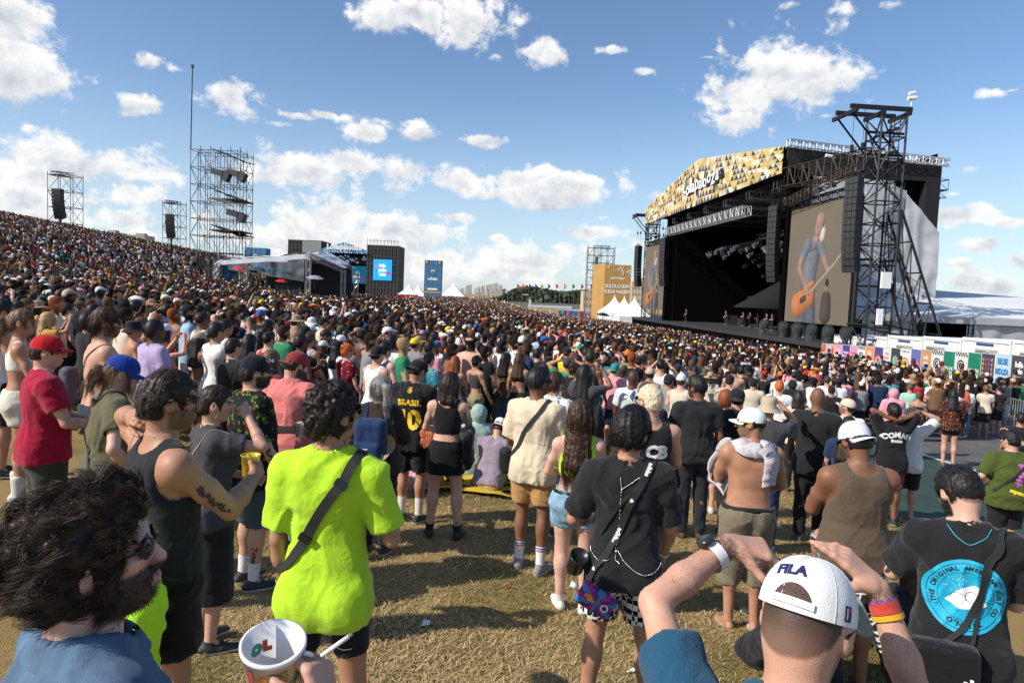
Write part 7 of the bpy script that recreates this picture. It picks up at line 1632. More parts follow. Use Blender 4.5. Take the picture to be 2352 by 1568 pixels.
for i,c in enumerate(cols):
 ya,yb=[float(np.interp(px[i+k_],[215,517,868,1270,1625,2048,2352,2500],[50.1,45.9,41.8,37.9,35.0,32.1,30.3,29.4]))for k_ in(0,1)];yc=(ya+yb)/2;L_=ya-yb-.03;zt=float(np.interp(yc,[30.3,50.1],[.41,-.45]));e=empty('poster_panel',(XF,yc,zt-2.2),label='poster on the crowd fence, '+desc[i],cat='poster',group='posters along the crowd fence')
 b=MB();b.box((0,0,1.1),(.06,L_,2.2));b.build('panel',[pmat(c)],e);fr=MB();fr.box((-.035,L_/2-.015,1.1),(.02,.03,2.2));fr.box((-.035,0,2.19),(.02,L_,.03));fr.build('edge_strip',[mat('poster_edge',(.6,.6,.6))],e)
 def PT(items,m,l=1):
  b=MB()
  for V,F in items:b.add([(-.034-.004*l,-v[0],1.35+v[1])for v in V],F)
  b.build('artwork',[m],e)
 cr=pmat((.68,.62,.5));rd=pmat((.6,.04,.08));w_=white_ink;s=L_
 if i in(0,):PT([(lambda T:([(v[0],v[1]+.2)for v in T[0]],T[1]))(text_mesh('LOLLA',s*.28,1,.004))],w_)
 if i in(1,3,9):PT([(lambda T,k=k:([(v[0],v[1]+.45-.26*k)for v in T[0]],T[1]))(text_mesh(w,s*.26,1,.006))for k,w in enumerate(('IT IS','HOT','HERE'))],rd if i!=3 else w_)
 if i in(2,):PT([poly_blob([(-.12*s,-.8),(.12*s,-.8),(.12*s,.3),(.25*s,.4),(0,.7),(-.25*s,.4),(-.12*s,.3)])],rd)
 if i in(4,5):PT([(lambda T,k=k:([(v[0],v[1]+.35-.24*k)for v in T[0]],T[1]))(text_mesh(w,s*.24,1,.004))for k,w in enumerate(('Happier','than over','a','festival'))],w_ if i==4 else rd)
 if i in(7,13,20):PT([(lambda T,k=k:([(v[0],v[1]+.42-.30*k)for v in T[0]],T[1]))(text_mesh(w,s*(.34,.30,.34)[k],.9,.014*s))for k,w in enumerate(('lolla','palo','oza'))]+[(lambda T:([(v[0],v[1]-.55)for v in T[0]],T[1]))(text_mesh('BRASIL',s*.14,1,.004))],cr if i!=20 else w_)
 if i in(6,14,16):
  ch=[];n_=10
  for r_ in range(2):
   for q in range(n_):
    if(q+r_)%2:x0_=-s/2+s*q/n_;ch.append(([(x0_,.62+.1*r_),(x0_+s/n_,.62+.1*r_),(x0_+s/n_,.72+.1*r_),(x0_,.72+.1*r_)],[(0,1,2,3)]))
  PT(ch+[ringf(s*.22,s*.30,24,0,5.2,(0,.15)),ringf(s*.06,s*.16,20,1,6.2,(0,.15)),poly_blob([(-.3*s,-.35),(.3*s,-.3),(.22*s,-.5),(-.25*s,-.52)])]+arc_text("THATS NOT MUSIC",s*.38,R(160),R(20),s*.11,.003)[:0],black_ink)
 if i in(8,):PT([ringf(s*.1,s*.2,18),ringf(s*.28,s*.36,18)],rd);PT([ringf(s*.2,s*.27,18)],cr,2)
 if i in(10,):PT([disc(s*.3,20,1,1,1,(0,.1))],pmat((.15,.45,.30)),1);PT([disc(s*.12,14,1,1,1,(0.05,.2))],pmat((.5,.2,.1)),2)
 if i==11:
  for k,cc in enumerate(((.6,.05,.05),(.75,.35,.03),(.75,.65,.08),(.05,.4,.15),(.05,.2,.5),(.3,.08,.4))):PT([ringf(s*(.42-.055*k),s*(.365-.055*k),24,0,math.pi,(0,-.1))],pmat(cc))
  PT([(lambda T:([(v[0],v[1]+.66)for v in T[0]],T[1]))(text_mesh('IT FEELS LIKE',s*.13,1,.002))],black_ink)
 if i==12:PT([poly_blob([(-s*.45,-.4),(s*.45,-.4),(s*.42,.0),(.15*s,.3),(-.1*s,.1),(-s*.4,.2)])],pmat((.6,.12,.3)))
 if i in(15,17):
  PT([(lambda T,k=k:([(v[0],v[1]-.05-.24*k)for v in T[0]],T[1]))(text_mesh(w,s*.25,1,.010))for k,w in enumerate(('DIA DE','SORTE'))],cr)
  PT([ringf(s*.44,s*.455,24,0,math.pi,(0,.2+.12*k))for k in range(4)]+[ringf(s*.18,s*.21,18,0,math.pi,(0,-.75))],pmat((.02,.32,.18)))
 if i==18:
  rs_=random.Random(3)
  for k,cc in enumerate(((.6,.4,.05),(.5,.05,.1),(.3,.1,.4),(.65,.3,.1))):PT([(lambda T,q=q:([(v[0]+(k-1.5)*s*.22,v[1]+.55-.22*q)for v in T[0]],T[1]))(text_mesh(rs_.choice('SRE4BKOA'),s*.2,1,.01))for q in range(6)],pmat(cc))
 if i==19:PT([(lambda T,k=k:([(v[0]*.82,v[1]*1.25+.50-.48*k)for v in T[0]],T[1]))(text_mesh(w,s*(.30,.275,.26)[k],.95,.016))for k,w in enumerate(('REUSE','REDUZA','RECICLE'))],pmat((.01,.16,.38)))
for k in range(3):
 c=Vector((17.2+k*.25,22.5-k*2.4,0));c.z=tz(c.x,c.y);e=empty('crowd_barrier',c,R(84),label='galvanised crowd barrier of thin bars beside the guard in black, '+('the far one','the middle one','cut by the right edge')[k],cat='barrier');b=MB();b.tube([(-1.15,0,.1),(-1.15,0,1.15),(1.15,0,1.15),(1.15,0,.1)],.022,6);b.bar((-1.15,0,.2),(1.15,0,.2),.018)
 b.build('frame',[steel],e);b=MB()
 for x in np.linspace(-1.05,1.05,17):b.bar((x,0,.2),(x,0,1.15),.009)
 b.build('bars',[steel],e);b=MB()
 for s in(-.8,.8):b.box((s,0,.03),(.08,.6,.02))
 b.build('feet',[steel],e)
 # ================================================================ scaffolds, mixing tent, far stage, banners
def Zt(x,y):return tz(x,y)
def place_e(name,loc,label,cat,group=None):return empty(name,loc,0,label=label,cat=cat,group=group)
e=place_e('scaffold_tower',(-32.6,75,tz(-32.6,75)),'tall open scaffold tower with covered lighting platforms and a thin mast','scaffold tower');z0=0;zt=16.4-tz(-32.6,75)
b=MB();scaffold(b,-3.0,2.4,0,3.6,0,zt,5,2,1.9,.04,True,1);b.build('frame',[steel_dark],e)
b=MB();b.bar((-3.0,0,zt),(-2.9,0,zt+8.6),.07);b.tube([(-2.9,0,zt+8.6),(-2.9,0,zt+8.9)],.16,6);b.build('mast',[steel_dark],e)
for k,dz in enumerate((0,4.3,8.2)):
 o=tarp('platform_cover',[(-.9,-.3,zt-dz+.1),(2.6,-.3,zt-dz-1.2),(2.6,3.8,zt-dz-.9),(-.9,3.8,zt-dz+.1)],14,12,mat('cover_black',(.03,.03,.033),rough=.7),.2,k,e)
 b=MB();b.box((.8,1.8,zt-dz-.25-(.6 if k<2 else .1)),(3.4,3.7,.12));b.build('platform',[mat('deck_ply',(.06,.055,.05))],e)if k else None
 if k<2:
  for s,xx in((0,.9),(1,2.6)):
   if k==1 and s==0:continue
   b=MB();c=Vector((xx-.4,-.3,zt-dz-2.6));b.box(c+Vector((-.4,.2,.2)),(1.5,.7,.62),-.3,mat=Matrix.Rotation(.25,3,'Y'));b.box(c+Vector((.6,-.1,-.25)),(.75,.62,.95),-.3,mat=Matrix.Rotation(.5,3,'Y'));b.bar(c-Vector((0,0,1)),c,.06);b.build('followspot',[mat('spot_black',(.02,.02,.022),rough=.5)],e)
  o=tarp('clear_sheet',[(-.8,-.1,zt-dz-3.7),(2.3,-.1,zt-dz-3.9),(2.3,-.1,zt-dz-1.4),(-.8,-.1,zt-dz-.4)],12,10,mat('clear_plastic',(.5,.53,.56),rough=.3,alpha=.22),.15,k+5,e)
def delay_tower(X,Y,w,ztop,label,n):
 zb=min(tz(X,Y),tz(X,Y-4))-.5;e=place_e('delay_tower',(X,Y,zb),label,'speaker tower','delay towers on the hill');H=ztop-zb;b=MB();scaffold(b,-w/2,w/2,0,2.2,0,H,2,1,2.0,.05);b.build('frame',[steel_dark],e)
 b=MB();truss(b,(-w*.35,0,H+.2),(w*.4,0,H),.5,8,.05);b.build('top_truss',[steel_black],e)
 b=MB();p=Vector((-.1,-.4,H-2.2))
 for i in range(9):a=.05*i;b.box(p,(1.25,.8,.42),mat=Matrix.Rotation(a,3,'X'));p=p+Vector((0,.02*i,-.44))
 b.build('speakers',[mat('speaker_box')],e);b=MB();b.tube([(0,0,0),(0,0,H-5)],.16,6);b.box((-.1,-.2,H-8.6),(.6,.4,1.2));b.build('cable_riser',[steel_black],e)
delay_tower(-63.0,95,3.5,16.0,'slim scaffold tower with a black speaker array on the crest of the hill, far left',0)
delay_tower(-60.2,120,3.1,15.6,'slim scaffold tower with a speaker array just left of the tall scaffold tower',1)
fx,fy=-24.3,70;fz=tz(fx,fy);e=place_e('mixing_tent',(fx,fy,fz),'low mixing tent with a white sloped roof, plastic side sheet and scaffold platform','tent')
def o_(b,n,m,sm=False):return b.build(n,m,e,sm)
ZZ=lambda z:z-fz
for P,n in(([(-6.1,0,ZZ(4.35)),(3.2,0,ZZ(5.45)),(3.2,8,ZZ(5.9)),(-6.1,8,ZZ(4.8))],'roof'),([(3.2,0,ZZ(5.45)),(5.8,4,ZZ(4.2)),(5.8,10,ZZ(4.4)),(3.2,8,ZZ(5.9))],'roof')):tarp(n,P,24,12,vinyl_w,.18,2,e)
tarp('valance',[(-6.1,-.05,ZZ(3.9)),(3.2,-.05,ZZ(4.95)),(3.2,-.05,ZZ(5.45)),(-6.1,-.05,ZZ(4.35))],24,3,vinyl_w,.06,4,e)
tarp('plastic_sheet',[(-4.9,.1,ZZ(3.5)),(2.9,.1,ZZ(2.6)),(2.9,.1,ZZ(4.9)),(-4.9,.1,ZZ(4.0))],30,14,mat('sheet_plastic',(.24,.26,.29),rough=.18,alpha=.5,spec=.7,bump=.9,bscale=2),.5,7,e)
tarp('blue_curtain',[(-5.7,.3,ZZ(1.1)),(-4.3,.6,ZZ(1.1)),(-4.3,.6,ZZ(4.2)),(-5.7,.3,ZZ(4.1))],14,10,mat('curtain_blue',(.012,.07,.13),rough=.8),.2,8,e)
b=MB()
for(x,y,t)in((-6.1,0,4.3),(3.2,0,5.4),(5.8,4,4.1),(5.8,10,4.2),(-6.1,8,4.6)):truss(b,(x-(.5 if x<-6 else 0),y,0),(x,y,ZZ(t)),.42,10,.04);o_(b,'truss_leg',[alu]);b=MB()
truss(b,(3.2,0,ZZ(5.3)),(5.8,4,ZZ(4.0)),.4,8,.04);o_(b,'roof_truss',[alu])
b=MB();scaffold(b,-4.4,2.6,-.8,2.4,0,ZZ(1.7),6,1,1.3,.035);b.box((-.9,.8,ZZ(1.0)),(7,3.2,.1));o_(b,'platform',[steel])
b=MB();b.box((1.5,6,ZZ(2.2)),(9.5,.1,5));b.box((.4,2.2,ZZ(1.8)),(2.4,.8,.9));b.box((-2.4,2.2,ZZ(1.7)),(2.2,.8,.8));o_(b,'desks_and_backing',[mat('booth_dark',(.02,.02,.022))])
def umbrella(x,y,z,r,col,label,tilt=.12):
 e=empty('umbrella',(x,y,z-1.4),0,label=label,cat='umbrella',group='umbrellas at the mixing tent');e.rotation_euler=(tilt,tilt*.6,0);b=MB();n=8;V=[(0,0,1.4)]
 for k in range(n):a=2*math.pi*k/n;V.append((r*math.cos(a),r*math.sin(a),1.4-r*.32))
 for k in range(n):a=2*math.pi*k/n;V.append((r*.55*math.cos(a),r*.55*math.sin(a),1.4-r*.09))
 F=[(0,9+k,9+(k+1)%8)for k in range(8)]+[(9+k,1+k,1+(k+1)%8,9+(k+1)%8)for k in range(8)];b.add(V,F);b.build('canopy',[mat('brolly_%02d%02d%02d'%tuple(int(v*30)for v in col),col,rough=.7)],e);b=MB();b.bar((0,0,0),(0,0,1.5),.015);b.build('shaft',[steel_dark],e)
for(x,y,dd,r,c,l)in((551,612,69,.75,(.55,.02,.02),'red umbrella at the left of the mixing tent'),(574,618,68,.85,(.06,.06,.06),'dark grey umbrella under the mixing tent'),(590,612,68,.95,(.02,.07,.09),'dark teal umbrella above the mixing desk'),(619,617,68.5,.9,(.02,.07,.09),'dark teal umbrella between two others at the mixing tent'),(652,621,68,.9,(.02,.07,.09),'dark teal umbrella at the right of the mixing tent'),(647,641,68,.65,(.55,.02,.02),'red umbrella low in front of the mixing platform'),(723,632,69,.9,(.35,.28,.4),'lilac and black umbrella right of the mixing tent'),(780,622,90,.7,(.03,.10,.3),'blue umbrella in front of the far stage screen'),(795,629,90,.8,(.55,.5,.38),'beige umbrella in front of the far stage screen'),(1384,718,98,1.0,(.01,.01,.012),'black umbrella beside the white pagoda tents')):
 p=at(x,y,dd);umbrella(p.x,p.y,p.z,r,c,l)
Y=230;
def PX(x,y,Y):return at(x,y,Y)
fe=place_e('far_stage',(PX(790,600,Y).x,Y,-2),'second stage in the distance with a blue triangle-patterned gable and blue screens','stage')
def fs(b,n,m):return b.build(n,m,fe)
def FR(x0,y0,x1,y1,dy=0):
 a=PX(x0,y0,Y);c=PX(x1,y1,Y);return a,c
scr=mat('scrim_black',(.035,.035,.038),rough=.8,bump=1,bscale=.8)
def fbox(b,x0,y0,x1,y1,d0,d1,zb=None):
 a=PX(x0,y0,Y);c=PX(x1,y1,Y);zb=c.z if zb is None else zb;o=fe.location;b.box(((a.x+c.x)/2-o.x,(d0+d1)/2,(a.z+zb)/2-o.z),(abs(c.x-a.x),abs(d1-d0),abs(a.z-zb)))
b=MB();fbox(b,847,563,917,660,-2,9,-2);fs(b,'side_tower',[scr]);b=MB();fbox(b,667,551,742,660,-2,9,-2);fs(b,'side_tower',[scr])
b=MB();fbox(b,742,574,848,660,8,9,-2);fbox(b,742,574,848,580,-2,9);fs(b,'back_wall',[blackcloth])
b=MB();fbox(b,742,652,848,660,-1,8,-2);fs(b,'deck',[blackcloth])
b=MB();o=fe.location;ap=PX(790,557,Y);l_=PX(742,573,Y);r_=PX(848,574,Y);l2=PX(742,580,Y);r2=PX(848,582,Y)
V=[];F=[];CC=[];rs=random.Random(4)
for i in range(30):
 for j in range(4):
  x0=l_.x+(r_.x-l_.x)*i/30;du=(r_.x-l_.x)/30
  tp_=lambda x:(l_.z+(ap.z-l_.z)*max(0,1-abs(x-(l_.x+r_.x)/2)/((r_.x-l_.x)/2)))
  for k in(0,1):
   T_=[(x0,j),(x0+du,j),(x0+du/2,j+1)]if k==0 else[(x0+du/2,j+1),(x0+du*1.5,j+1),(x0+du,j)]
   n=len(V);V+=[(min(x,r_.x)-o.x,-2.6,l2.z+(tp_(x)-l2.z)*jj/4-o.z)for x,jj in T_];F.append((n,n+1,n+2));CC+=[rs.choice([(.03,.16,.42),(.04,.22,.5),(.45,.6,.7),(.03,.10,.28),(.25,.42,.6)])]*3
link('gable_banner',np_mesh('gable_banner',V,F,False,None,np.array(CC)),[mat('banner_attr',use='attr',rough=.8)],fe)
b=MB();V,F=text_mesh('Lollapalooza',2.3,1,.12);cx=PX(795,569,Y);b.add([(cx.x-o.x+v[0],-2.75,cx.z-o.z+v[1])for v in V],F);fs(b,'lettering',[white_ink])
blue=mat('led_blue',(.005,.30,.72),rough=.6,emit=.75);blue2=mat('led_teal',(.005,.14,.26),rough=.6,emit=.6)
b=MB();a,c=PX(861,596,Y),PX(902,645,Y);b.box(((a.x+c.x)/2-o.x,-2.2,(a.z+c.z)/2-o.z),(c.x-a.x,.3,a.z-c.z));fs(b,'screen',[blue]);
b=MB();a2,c2=PX(766,607,Y),PX(845,652,Y);b.box(((a2.x+c2.x)/2-o.x,6,(a2.z+c2.z)/2-o.z),(c2.x-a2.x,.3,a2.z-c2.z));fs(b,'screen',[blue2])
for(cx_,cz_,sz,dy)in(((a.x+c.x)/2,(a.z+c.z)/2,1.9,-2.4),((a2.x+c2.x)/2+.6,(a2.z+c2.z)/2-.6,1.7,5.8)):
 b=MB()
 for k,w in enumerate(('lolla','palo','oza')):V,F=text_mesh(w,sz*(.62,.7,.7)[k]*1.3,.9,.09);b.add([(cx_-o.x+v[0],dy,cz_-o.z+v[1]+sz*.75-sz*.75*k)for v in V],F)
 fs(b,'lettering',[mat('led_white',(.7,.75,.8),emit=.4)]);b=MB()
 V,F=disc(.6,14,1);b.add([(cx_-o.x+v[0]+2.1,dy-.02,cz_-o.z+v[1]-1.0)for v in V],F);fs(b,'emblem',[mat('led_pink',(.6,.02,.25),emit=.4)]);b=MB();V,F=disc(.6,14,1);b.add([(cx_-o.x+v[0]-2.0,dy-.02,cz_-o.z+v[1]+1.2)for v in V],F);fs(b,'emblem',[mat('led_violet',(.4,.2,.6),emit=.4)])
b=MB()
for(x0,x1)in((667,742),(847,917)):
 p,q=PX(x0,553,Y),PX(x1,556,Y)
 for i in range(10):x=p.x+(q.x-p.x)*i/9;b.bar((x-o.x,-2.3,0),(x-o.x,-2.3,p.z-o.z+.5),.07)
 for k in range(8):z=p.z*k/7;b.bar((p.x-o.x,-2.3,z-o.z),(q.x-o.x,-2.3,z-o.z),.06)
for r__ in range(6):
 z=PX(790,588+r__*3,Y).z;b.bar((l_.x-o.x+1,2,z-o.z),(r_.x-o.x-1,2,z-o.z),.12)
fs(b,'scaffold_front',[steel_dark])
b=MB();rs=random.Random(8)
for k in range(40):p=PX(rs.uniform(768,842),rs.uniform(586,603),Y);b.box((p.x-o.x,1.7,p.z-o.z),(.4,.3,.5))
fs(b,'lamps',[mat('far_lamps',(.25,.3,.5),rough=.3,emit=.5)])
b=MB();p,q=PX(700,554,Y),PX(742,598,Y);b.box(((p.x+q.x)/2-o.x,-2.5,(p.z+q.z)/2-o.z),(q.x-p.x,.3,p.z-q.z));fs(b,'pale_sheet',[mat('pale_sheet',(.25,.26,.27),rough=.5,bump=1,bscale=.8)])
def banner_tower(name,x0,y0,x1,y1,Y,col,label,depth=4,zb=-3.5):
 a,c=PX(x0,y0,Y),PX(x1,y1,Y);e=place_e(name,((a.x+c.x)/2,Y,zb),label,'banner tower');w=c.x-a.x;h=a.z-zb;b=MB();b.box((0,depth/2,h/2),(w,depth,h));b.build('cladding',[mat('mesh_%02d%02d'%(int(col[0]*50),int(col[2]*50)),col,rough=.75,bump=.5,bscale=1.5,var=.06,vscale=.6)],e)
 b=MB();
 for i in range(5):x=-w/2+w*i/4;b.bar((x,-.04,0),(x,-.04,h+.4),.025)
 for k in range(int(h/2)+1):b.bar((-w/2,-.04,k*2.),(w/2,-.04,k*2.),.02)
 b.build('scaffold',[mat('scaffold_thin',(.12,.16,.2))],e);return e,w,h
def trefoil(cx,cz,s,y):
 out=[]
 for a,l in((0,1.0),(.62,.92),(-.62,.92)):
  P=[(0,-.35),(.17,-.05),(.2,.25),(.1,.6),(0,.8*l),(-.1,.6),(-.2,.25),(-.17,-.05)];ca,sa=math.cos(-a),math.sin(-a);Q=[((x*ca-z*sa)*s,(x*sa+z*ca)*s)for x,z in P];V,F=poly_blob(Q);out.append(([(cx+v[0],y,cz+v[1])for v in V],F))
 return out
e,w,h=banner_tower('banner_tower',976,597,1012,672,220,(.045,.17,.33),'tall blue banner tower with a white three-leaf emblem and small red base')
b=MB()
for V,F in trefoil(0,h-3.9,1.35,-.1):b.add(V,F)
V,F=text_mesh('adidas',1.25,1,.05);b.add([(v[0],-.1,h-5.9+v[1])for v in V],F);b.box((0,-.1,h-9.2),(3.2,.06,.6));b.build('emblem',[white_ink],e)
b=MB()
for k in range(3):b.box((0,-.12,h-4.72+.22*k),(2.3,.02,.07))
b.build('emblem_bars',[mat('mesh_02')if False else mat('mesh_bar',(.045,.17,.33))],e)
for x_,z_,w_,h_ in((0,h-10.2,w,.5),(-w*.38,h-.6,.6,1.0),(w*.38,h-.6,.6,1.0)):b=MB();b.box((x_,-.08,z_),(w_,.1,h_));b.build('orange_band',[mat('band_orange',(.55,.28,.08))],e)
e,w,h=banner_tower('banner_tower',563,568,610,592,200,(.05,.18,.34),'blue banner tower half hidden behind the mixing tent roof',zb=1)
b=MB()
for V,F in trefoil(0,h-2.6,1.2,-.1):b.add(V,F)
b.build('emblem',[white_ink],e)
b=MB();b.bar((-1.6,0,h),(-1.6,0,h+7),.05);b.build('mast',[steel_dark],e)
a,c=PX(1369,606,175),PX(1446,700,175);e=place_e('ochre_tower',((a.x+c.x)/2,175,-4.2),'ochre banner tower lettered SOLTA O SOM E BOA VIAGEM with scaffold rising behind','banner tower');w=c.x-a.x;h=a.z+4.2
ocm=mat('ochre_print',(.42,.24,.075),rough=.8,bump=.5,bscale=1.2,var=.08,vscale=.5);b=MB();x1=w*.26;b.add([(-w/2+0,3.0,0),(-w/2+x1,0,0),(w/2,0,0),(w/2,6,0),(-w/2,6,0),(-w/2,3.0,h),(-w/2+x1,0,h),(w/2,0,h),(w/2,6,h),(-w/2,6,h)],[(0,1,6,5),(1,2,7,6),(2,3,8,7),(3,4,9,8),(4,0,5,9),(5,6,7,8,9)]);b.build('cladding',[ocm],e)
b=MB()
for txt,zz,sz,xx in(('SOLTA O SOM',h-5.5,1.0,w*.13),('E BOA VIAGEM',h-6.9,1.0,w*.13),('Lollapalooza',h-3.4,.75,w*.13)):V,F=text_mesh(txt,sz,.95,.06);b.add([(xx+v[0],-.08,zz+v[1]*1.2)for v in V],F)
b.build('lettering',[mat('cream_ink',(.72,.68,.58))],e)
b=MB();rs=random.Random(2)
for k in range(9):
 x=-w/2+x1+rs.uniform(.6,w-x1-.6);z=h-rs.uniform(.5,2.3);
 if k%2:V,F=ringf(.16,.30,10);b.add([(x+v[0],-.1,z+v[1])for v in V],F);b.box((x+.25,-.1,z+.5),(.09,.03,1.0))
 else:b.add([(x,-.1,z),(x+.7,-.1,z+.45),(x+.5,-.1,z+.1),(x+1.1,-.1,z+.35),(x+.35,-.1,z-.35),(x+.5,-.1,z-.05)],[(0,1,2),(2,3,5),(3,4,5),(0,2,5)])
b.build('doodles',[mat('cream_ink')],e)
b=MB()
for V,F in(ringf(2.0,2.6,24,.3,2.9,(w*.12,2.9)),):b.add([(v[0],-.1,v[1])for v in V],F)
for s in(-1,1):V,F=disc(.75,14,1,.6,1,(w*.12+s*2.3,3.0));b.add([(v[0],-.12,v[1])for v in V],F)
b.build('headphones',[mat('print_dark',(.07,.05,.10))],e)
b=MB();V,F=poly_blob([(-2.6,1.2),(-2.5,2.1),(-1.6,2.3),(-1.0,3.2),(1.1,3.3),(1.9,2.4),(2.7,2.1),(2.7,1.2)],(w*.12,0));b.add([(v[0],-.14,v[1])for v in V],F);b.build('red_car_print',[mat('print_red',(.28,.03,.03))],e)
b=MB();scaffold(b,-w/2-1.4,w*.12,6.2,10,0,h+4.6,4,2,2.0,.05);truss(b,(-w/2,8,h+4.9),(0,8,h+4.9),.7,8,.05);b.tube([(-w/2+.8,6,h+2.2),(-w/2+.8,6,h-6)],.5,6);b.tube([(-w/2+1.2,6,h+4.5),(-w/2+1.2,6,h+2.2)],.06,4);b.build('scaffold',[steel_dark],e)
def pagoda(x,y,Yd,ww,label,group,top=None,red=False,name='pagoda_tent',zb=-4):
 p=at(x,y,Yd);e=place_e(name,(p.x,Yd+ww/2,zb),label,'tent',group);H=p.z-zb;ev=H-ww*.62;n=6;V=[];F=[]
 for i in range(n+1):
  t=i/n;r=ww/2*(1-t)**1.75+.03;z=ev+(H-ev)*t
  for(sx,sy)in((-1,-1),(0,-1),(1,-1),(1,0),(1,1),(0,1),(-1,1),(-1,0)):V.append((sx*r,sy*r,z))
 for i in range(n):
  for k in range(8):F.append((i*8+k,i*8+(k+1)%8,(i+1)*8+(k+1)%8,(i+1)*8+k))
 b=MB();b.add(V,F);b.build('roof',[vinyl_w],e,False);b=MB();b.box((0,0,ev-.15),(ww,ww,.5));b.build('valance',[vinyl_w if not red else mat('red_vinyl',(.42,.02,.025),rough=.6)],e)
 b=MB()
 if red:
  for s in(-1,1):b.box((s*(ww/2-.3),-ww/2,ev/2),(.6,.3,ev))
  b.box((0,-ww/2,ev/2),(.6,.3,ev));b.box((0,ww/2,ev/2),(ww,.2,ev));b.build('arches',[mat('red_vinyl')],e)
 else:b.box((0,0,(ev-.4)/2),(ww-.1,ww-.1,ev-.4));b.build('walls',[vinyl_w],e)
G='white pagoda tents by the stage'
pagoda(1417,676,141,6.0,'white peaked tent nearest the ochre tower',G);pagoda(1440,679,136,6.0,'white peaked tent in the middle of the three beside the stage',G);pagoda(1465,679,130,6.6,'white peaked tent closest to the far video screen',G)
pagoda(1039,641,232,9.5,'white peaked tent with a red arched water-station front',None,red=True,zb=-2.5)
G='small white tents below the far stage';pagoda(936,648,221,6.5,'small white tent with a red sign strip beside the far stage',G,red=True,zb=-3);pagoda(957,649,221,7.5,'small white tent between the far stage and the blue banner tower',G,zb=-3)
fc=[(.5,.02,.03),(.6,.08,.02),(.07,.05,.2),(.03,.10,.4),(.55,.6,.05),(.18,.04,.4),(.5,.03,.05),(.55,.2,.2),(.01,.16,.08),(.5,.02,.1),(.5,.04,.06)]
fl=['crimson','red-orange','navy','blue','yellow-green','violet','dark red','pale red','green','raspberry','scarlet']
for i,(x,c)in enumerate(zip((1188,1200,1215,1229,1243,1259,1277,1296,1315,1335,1357),fc)):
 p=at(x,659,395);e=place_e('flag',(p.x,395,-5),fl[i]+' feather flag flying above the far fence','flag','feather flags along the fence');H=p.z+5+1.9;b=MB();b.bar((0,0,0),(0,0,H),.07);b.build('pole',[steel_dark],e);b=MB();V=[];F=[]
 for k in range(9):t=k/8;w_=1.5*math.sin(math.pi*min(1,t*1.15+.02))**.6+.15;yy=.3*math.sin(t*7+i);V+=[(0,0,H-3.2*t),(w_*(.7+.3*t),yy,H-3.2*t-.3*(1-t))]
 F=[(2*k,2*k+1,2*k+3,2*k+2)for k in range(8)];b.add(V,F);b.build('cloth',[mat('flag_%d'%i,c,rough=.8)],e)
e=place_e('catch_fence',(40,420,-5.2),'tall trackside catch fence with curved posts in front of the trees','fence')
x0=at(1100,690,420).x;x1=at(1372,690,420).x;xm=(x0+x1)/2;b=MB()
for i in range(26):
 x=x0+(x1-x0)*i/25-40;b.bar((x,0,0),(x,0,9.2),.16);b.bar((x,0,9.2),(x-1.2,0,10.7),.14)
b.build('posts',[mat('fence_post',(.10,.10,.10))],e);b=MB();b.box((xm-40,0,1.6),(x1-x0,.2,3.2));b.build('lower_panel',[mat('fence_panel',(.18,.19,.19),rough=.8)],e)
b=MB()
for z in(4,6,8,9.6):b.bar((x0-40,0,z),(x1-40,0,z),.05)
b.build('wires',[mat('fence_post')],e)
for k,(x,y)in enumerate(((992,702),(1221,705),(1010,0))[:2]):
 p=at((1403,1540)[k]*.784,(859,863)[k]*.784,415);e=place_e('direction_sign',(p.x,415,-5),'small green direction sign with white lettering '+('near the city towers','on the catch fence under the flags')[k],'sign');b=MB();b.box((0,0,p.z+5),(3.6,.1,1.0));b.build('board',[mat('sign_green',(.01,.22,.14))],e);b=MB()
 for s in(-1.4,1.4):b.bar((s,0,0),(s,0,p.z+5),.08)
 b.build('posts',[steel_dark],e);b=MB();V,F=text_mesh('SAIDA / EXIT',.55,1,.03);b.add([(v[0],-.08,p.z+5+v[1])for v in V],F);b.build('lettering',[white_ink],e)
def woods():
 rs=np.random.RandomState(6);V=[];N=9000;xa,xb=at(1135,690,520).x,at(1372,690,520).x;X=rs.uniform(xa,xb,N);Yy=rs.uniform(470,640,N);t=(X-xa)/(xb-xa);top=-1+(6.3)*sst(0,.25,t)+1.4*np.sin(X*.13)+rs.uniform(-1,1,N);Z=np.where(rs.uniform(0,1,N)<.5,top,rs.uniform(-5,top));r=rs.uniform(1.0,2.4,N)
 A=rs.normal(0,1,(N,3));A/=np.linalg.norm(A,axis=1,keepdims=True);B=np.cross(A,rs.normal(0,1,(N,3)));B/=np.linalg.norm(B,axis=1,keepdims=True);P=np.stack([X,Yy,Z],1);V=np.stack([P+A*r[:,None],P+B*r[:,None],P-A*r[:,None],P-B*r[:,None]],1).reshape(-1,3)
 c=np.array((.045,.065,.028))*rs.uniform(.5,1.7,(N,1));F=np.arange(N*4).reshape(-1,4);o=link('woods',np_mesh('woods',V,F,False,None,np.repeat(c,4,0)),[mat('foliage',use='attr',rough=.9)]);tag(o,kind='stuff')
woods()
rs=random.Random(12);fm=mat('tower_pale',(.56,.53,.49),rough=.8);wm=mat('tower_windows',(.20,.22,.25),rough=.4)
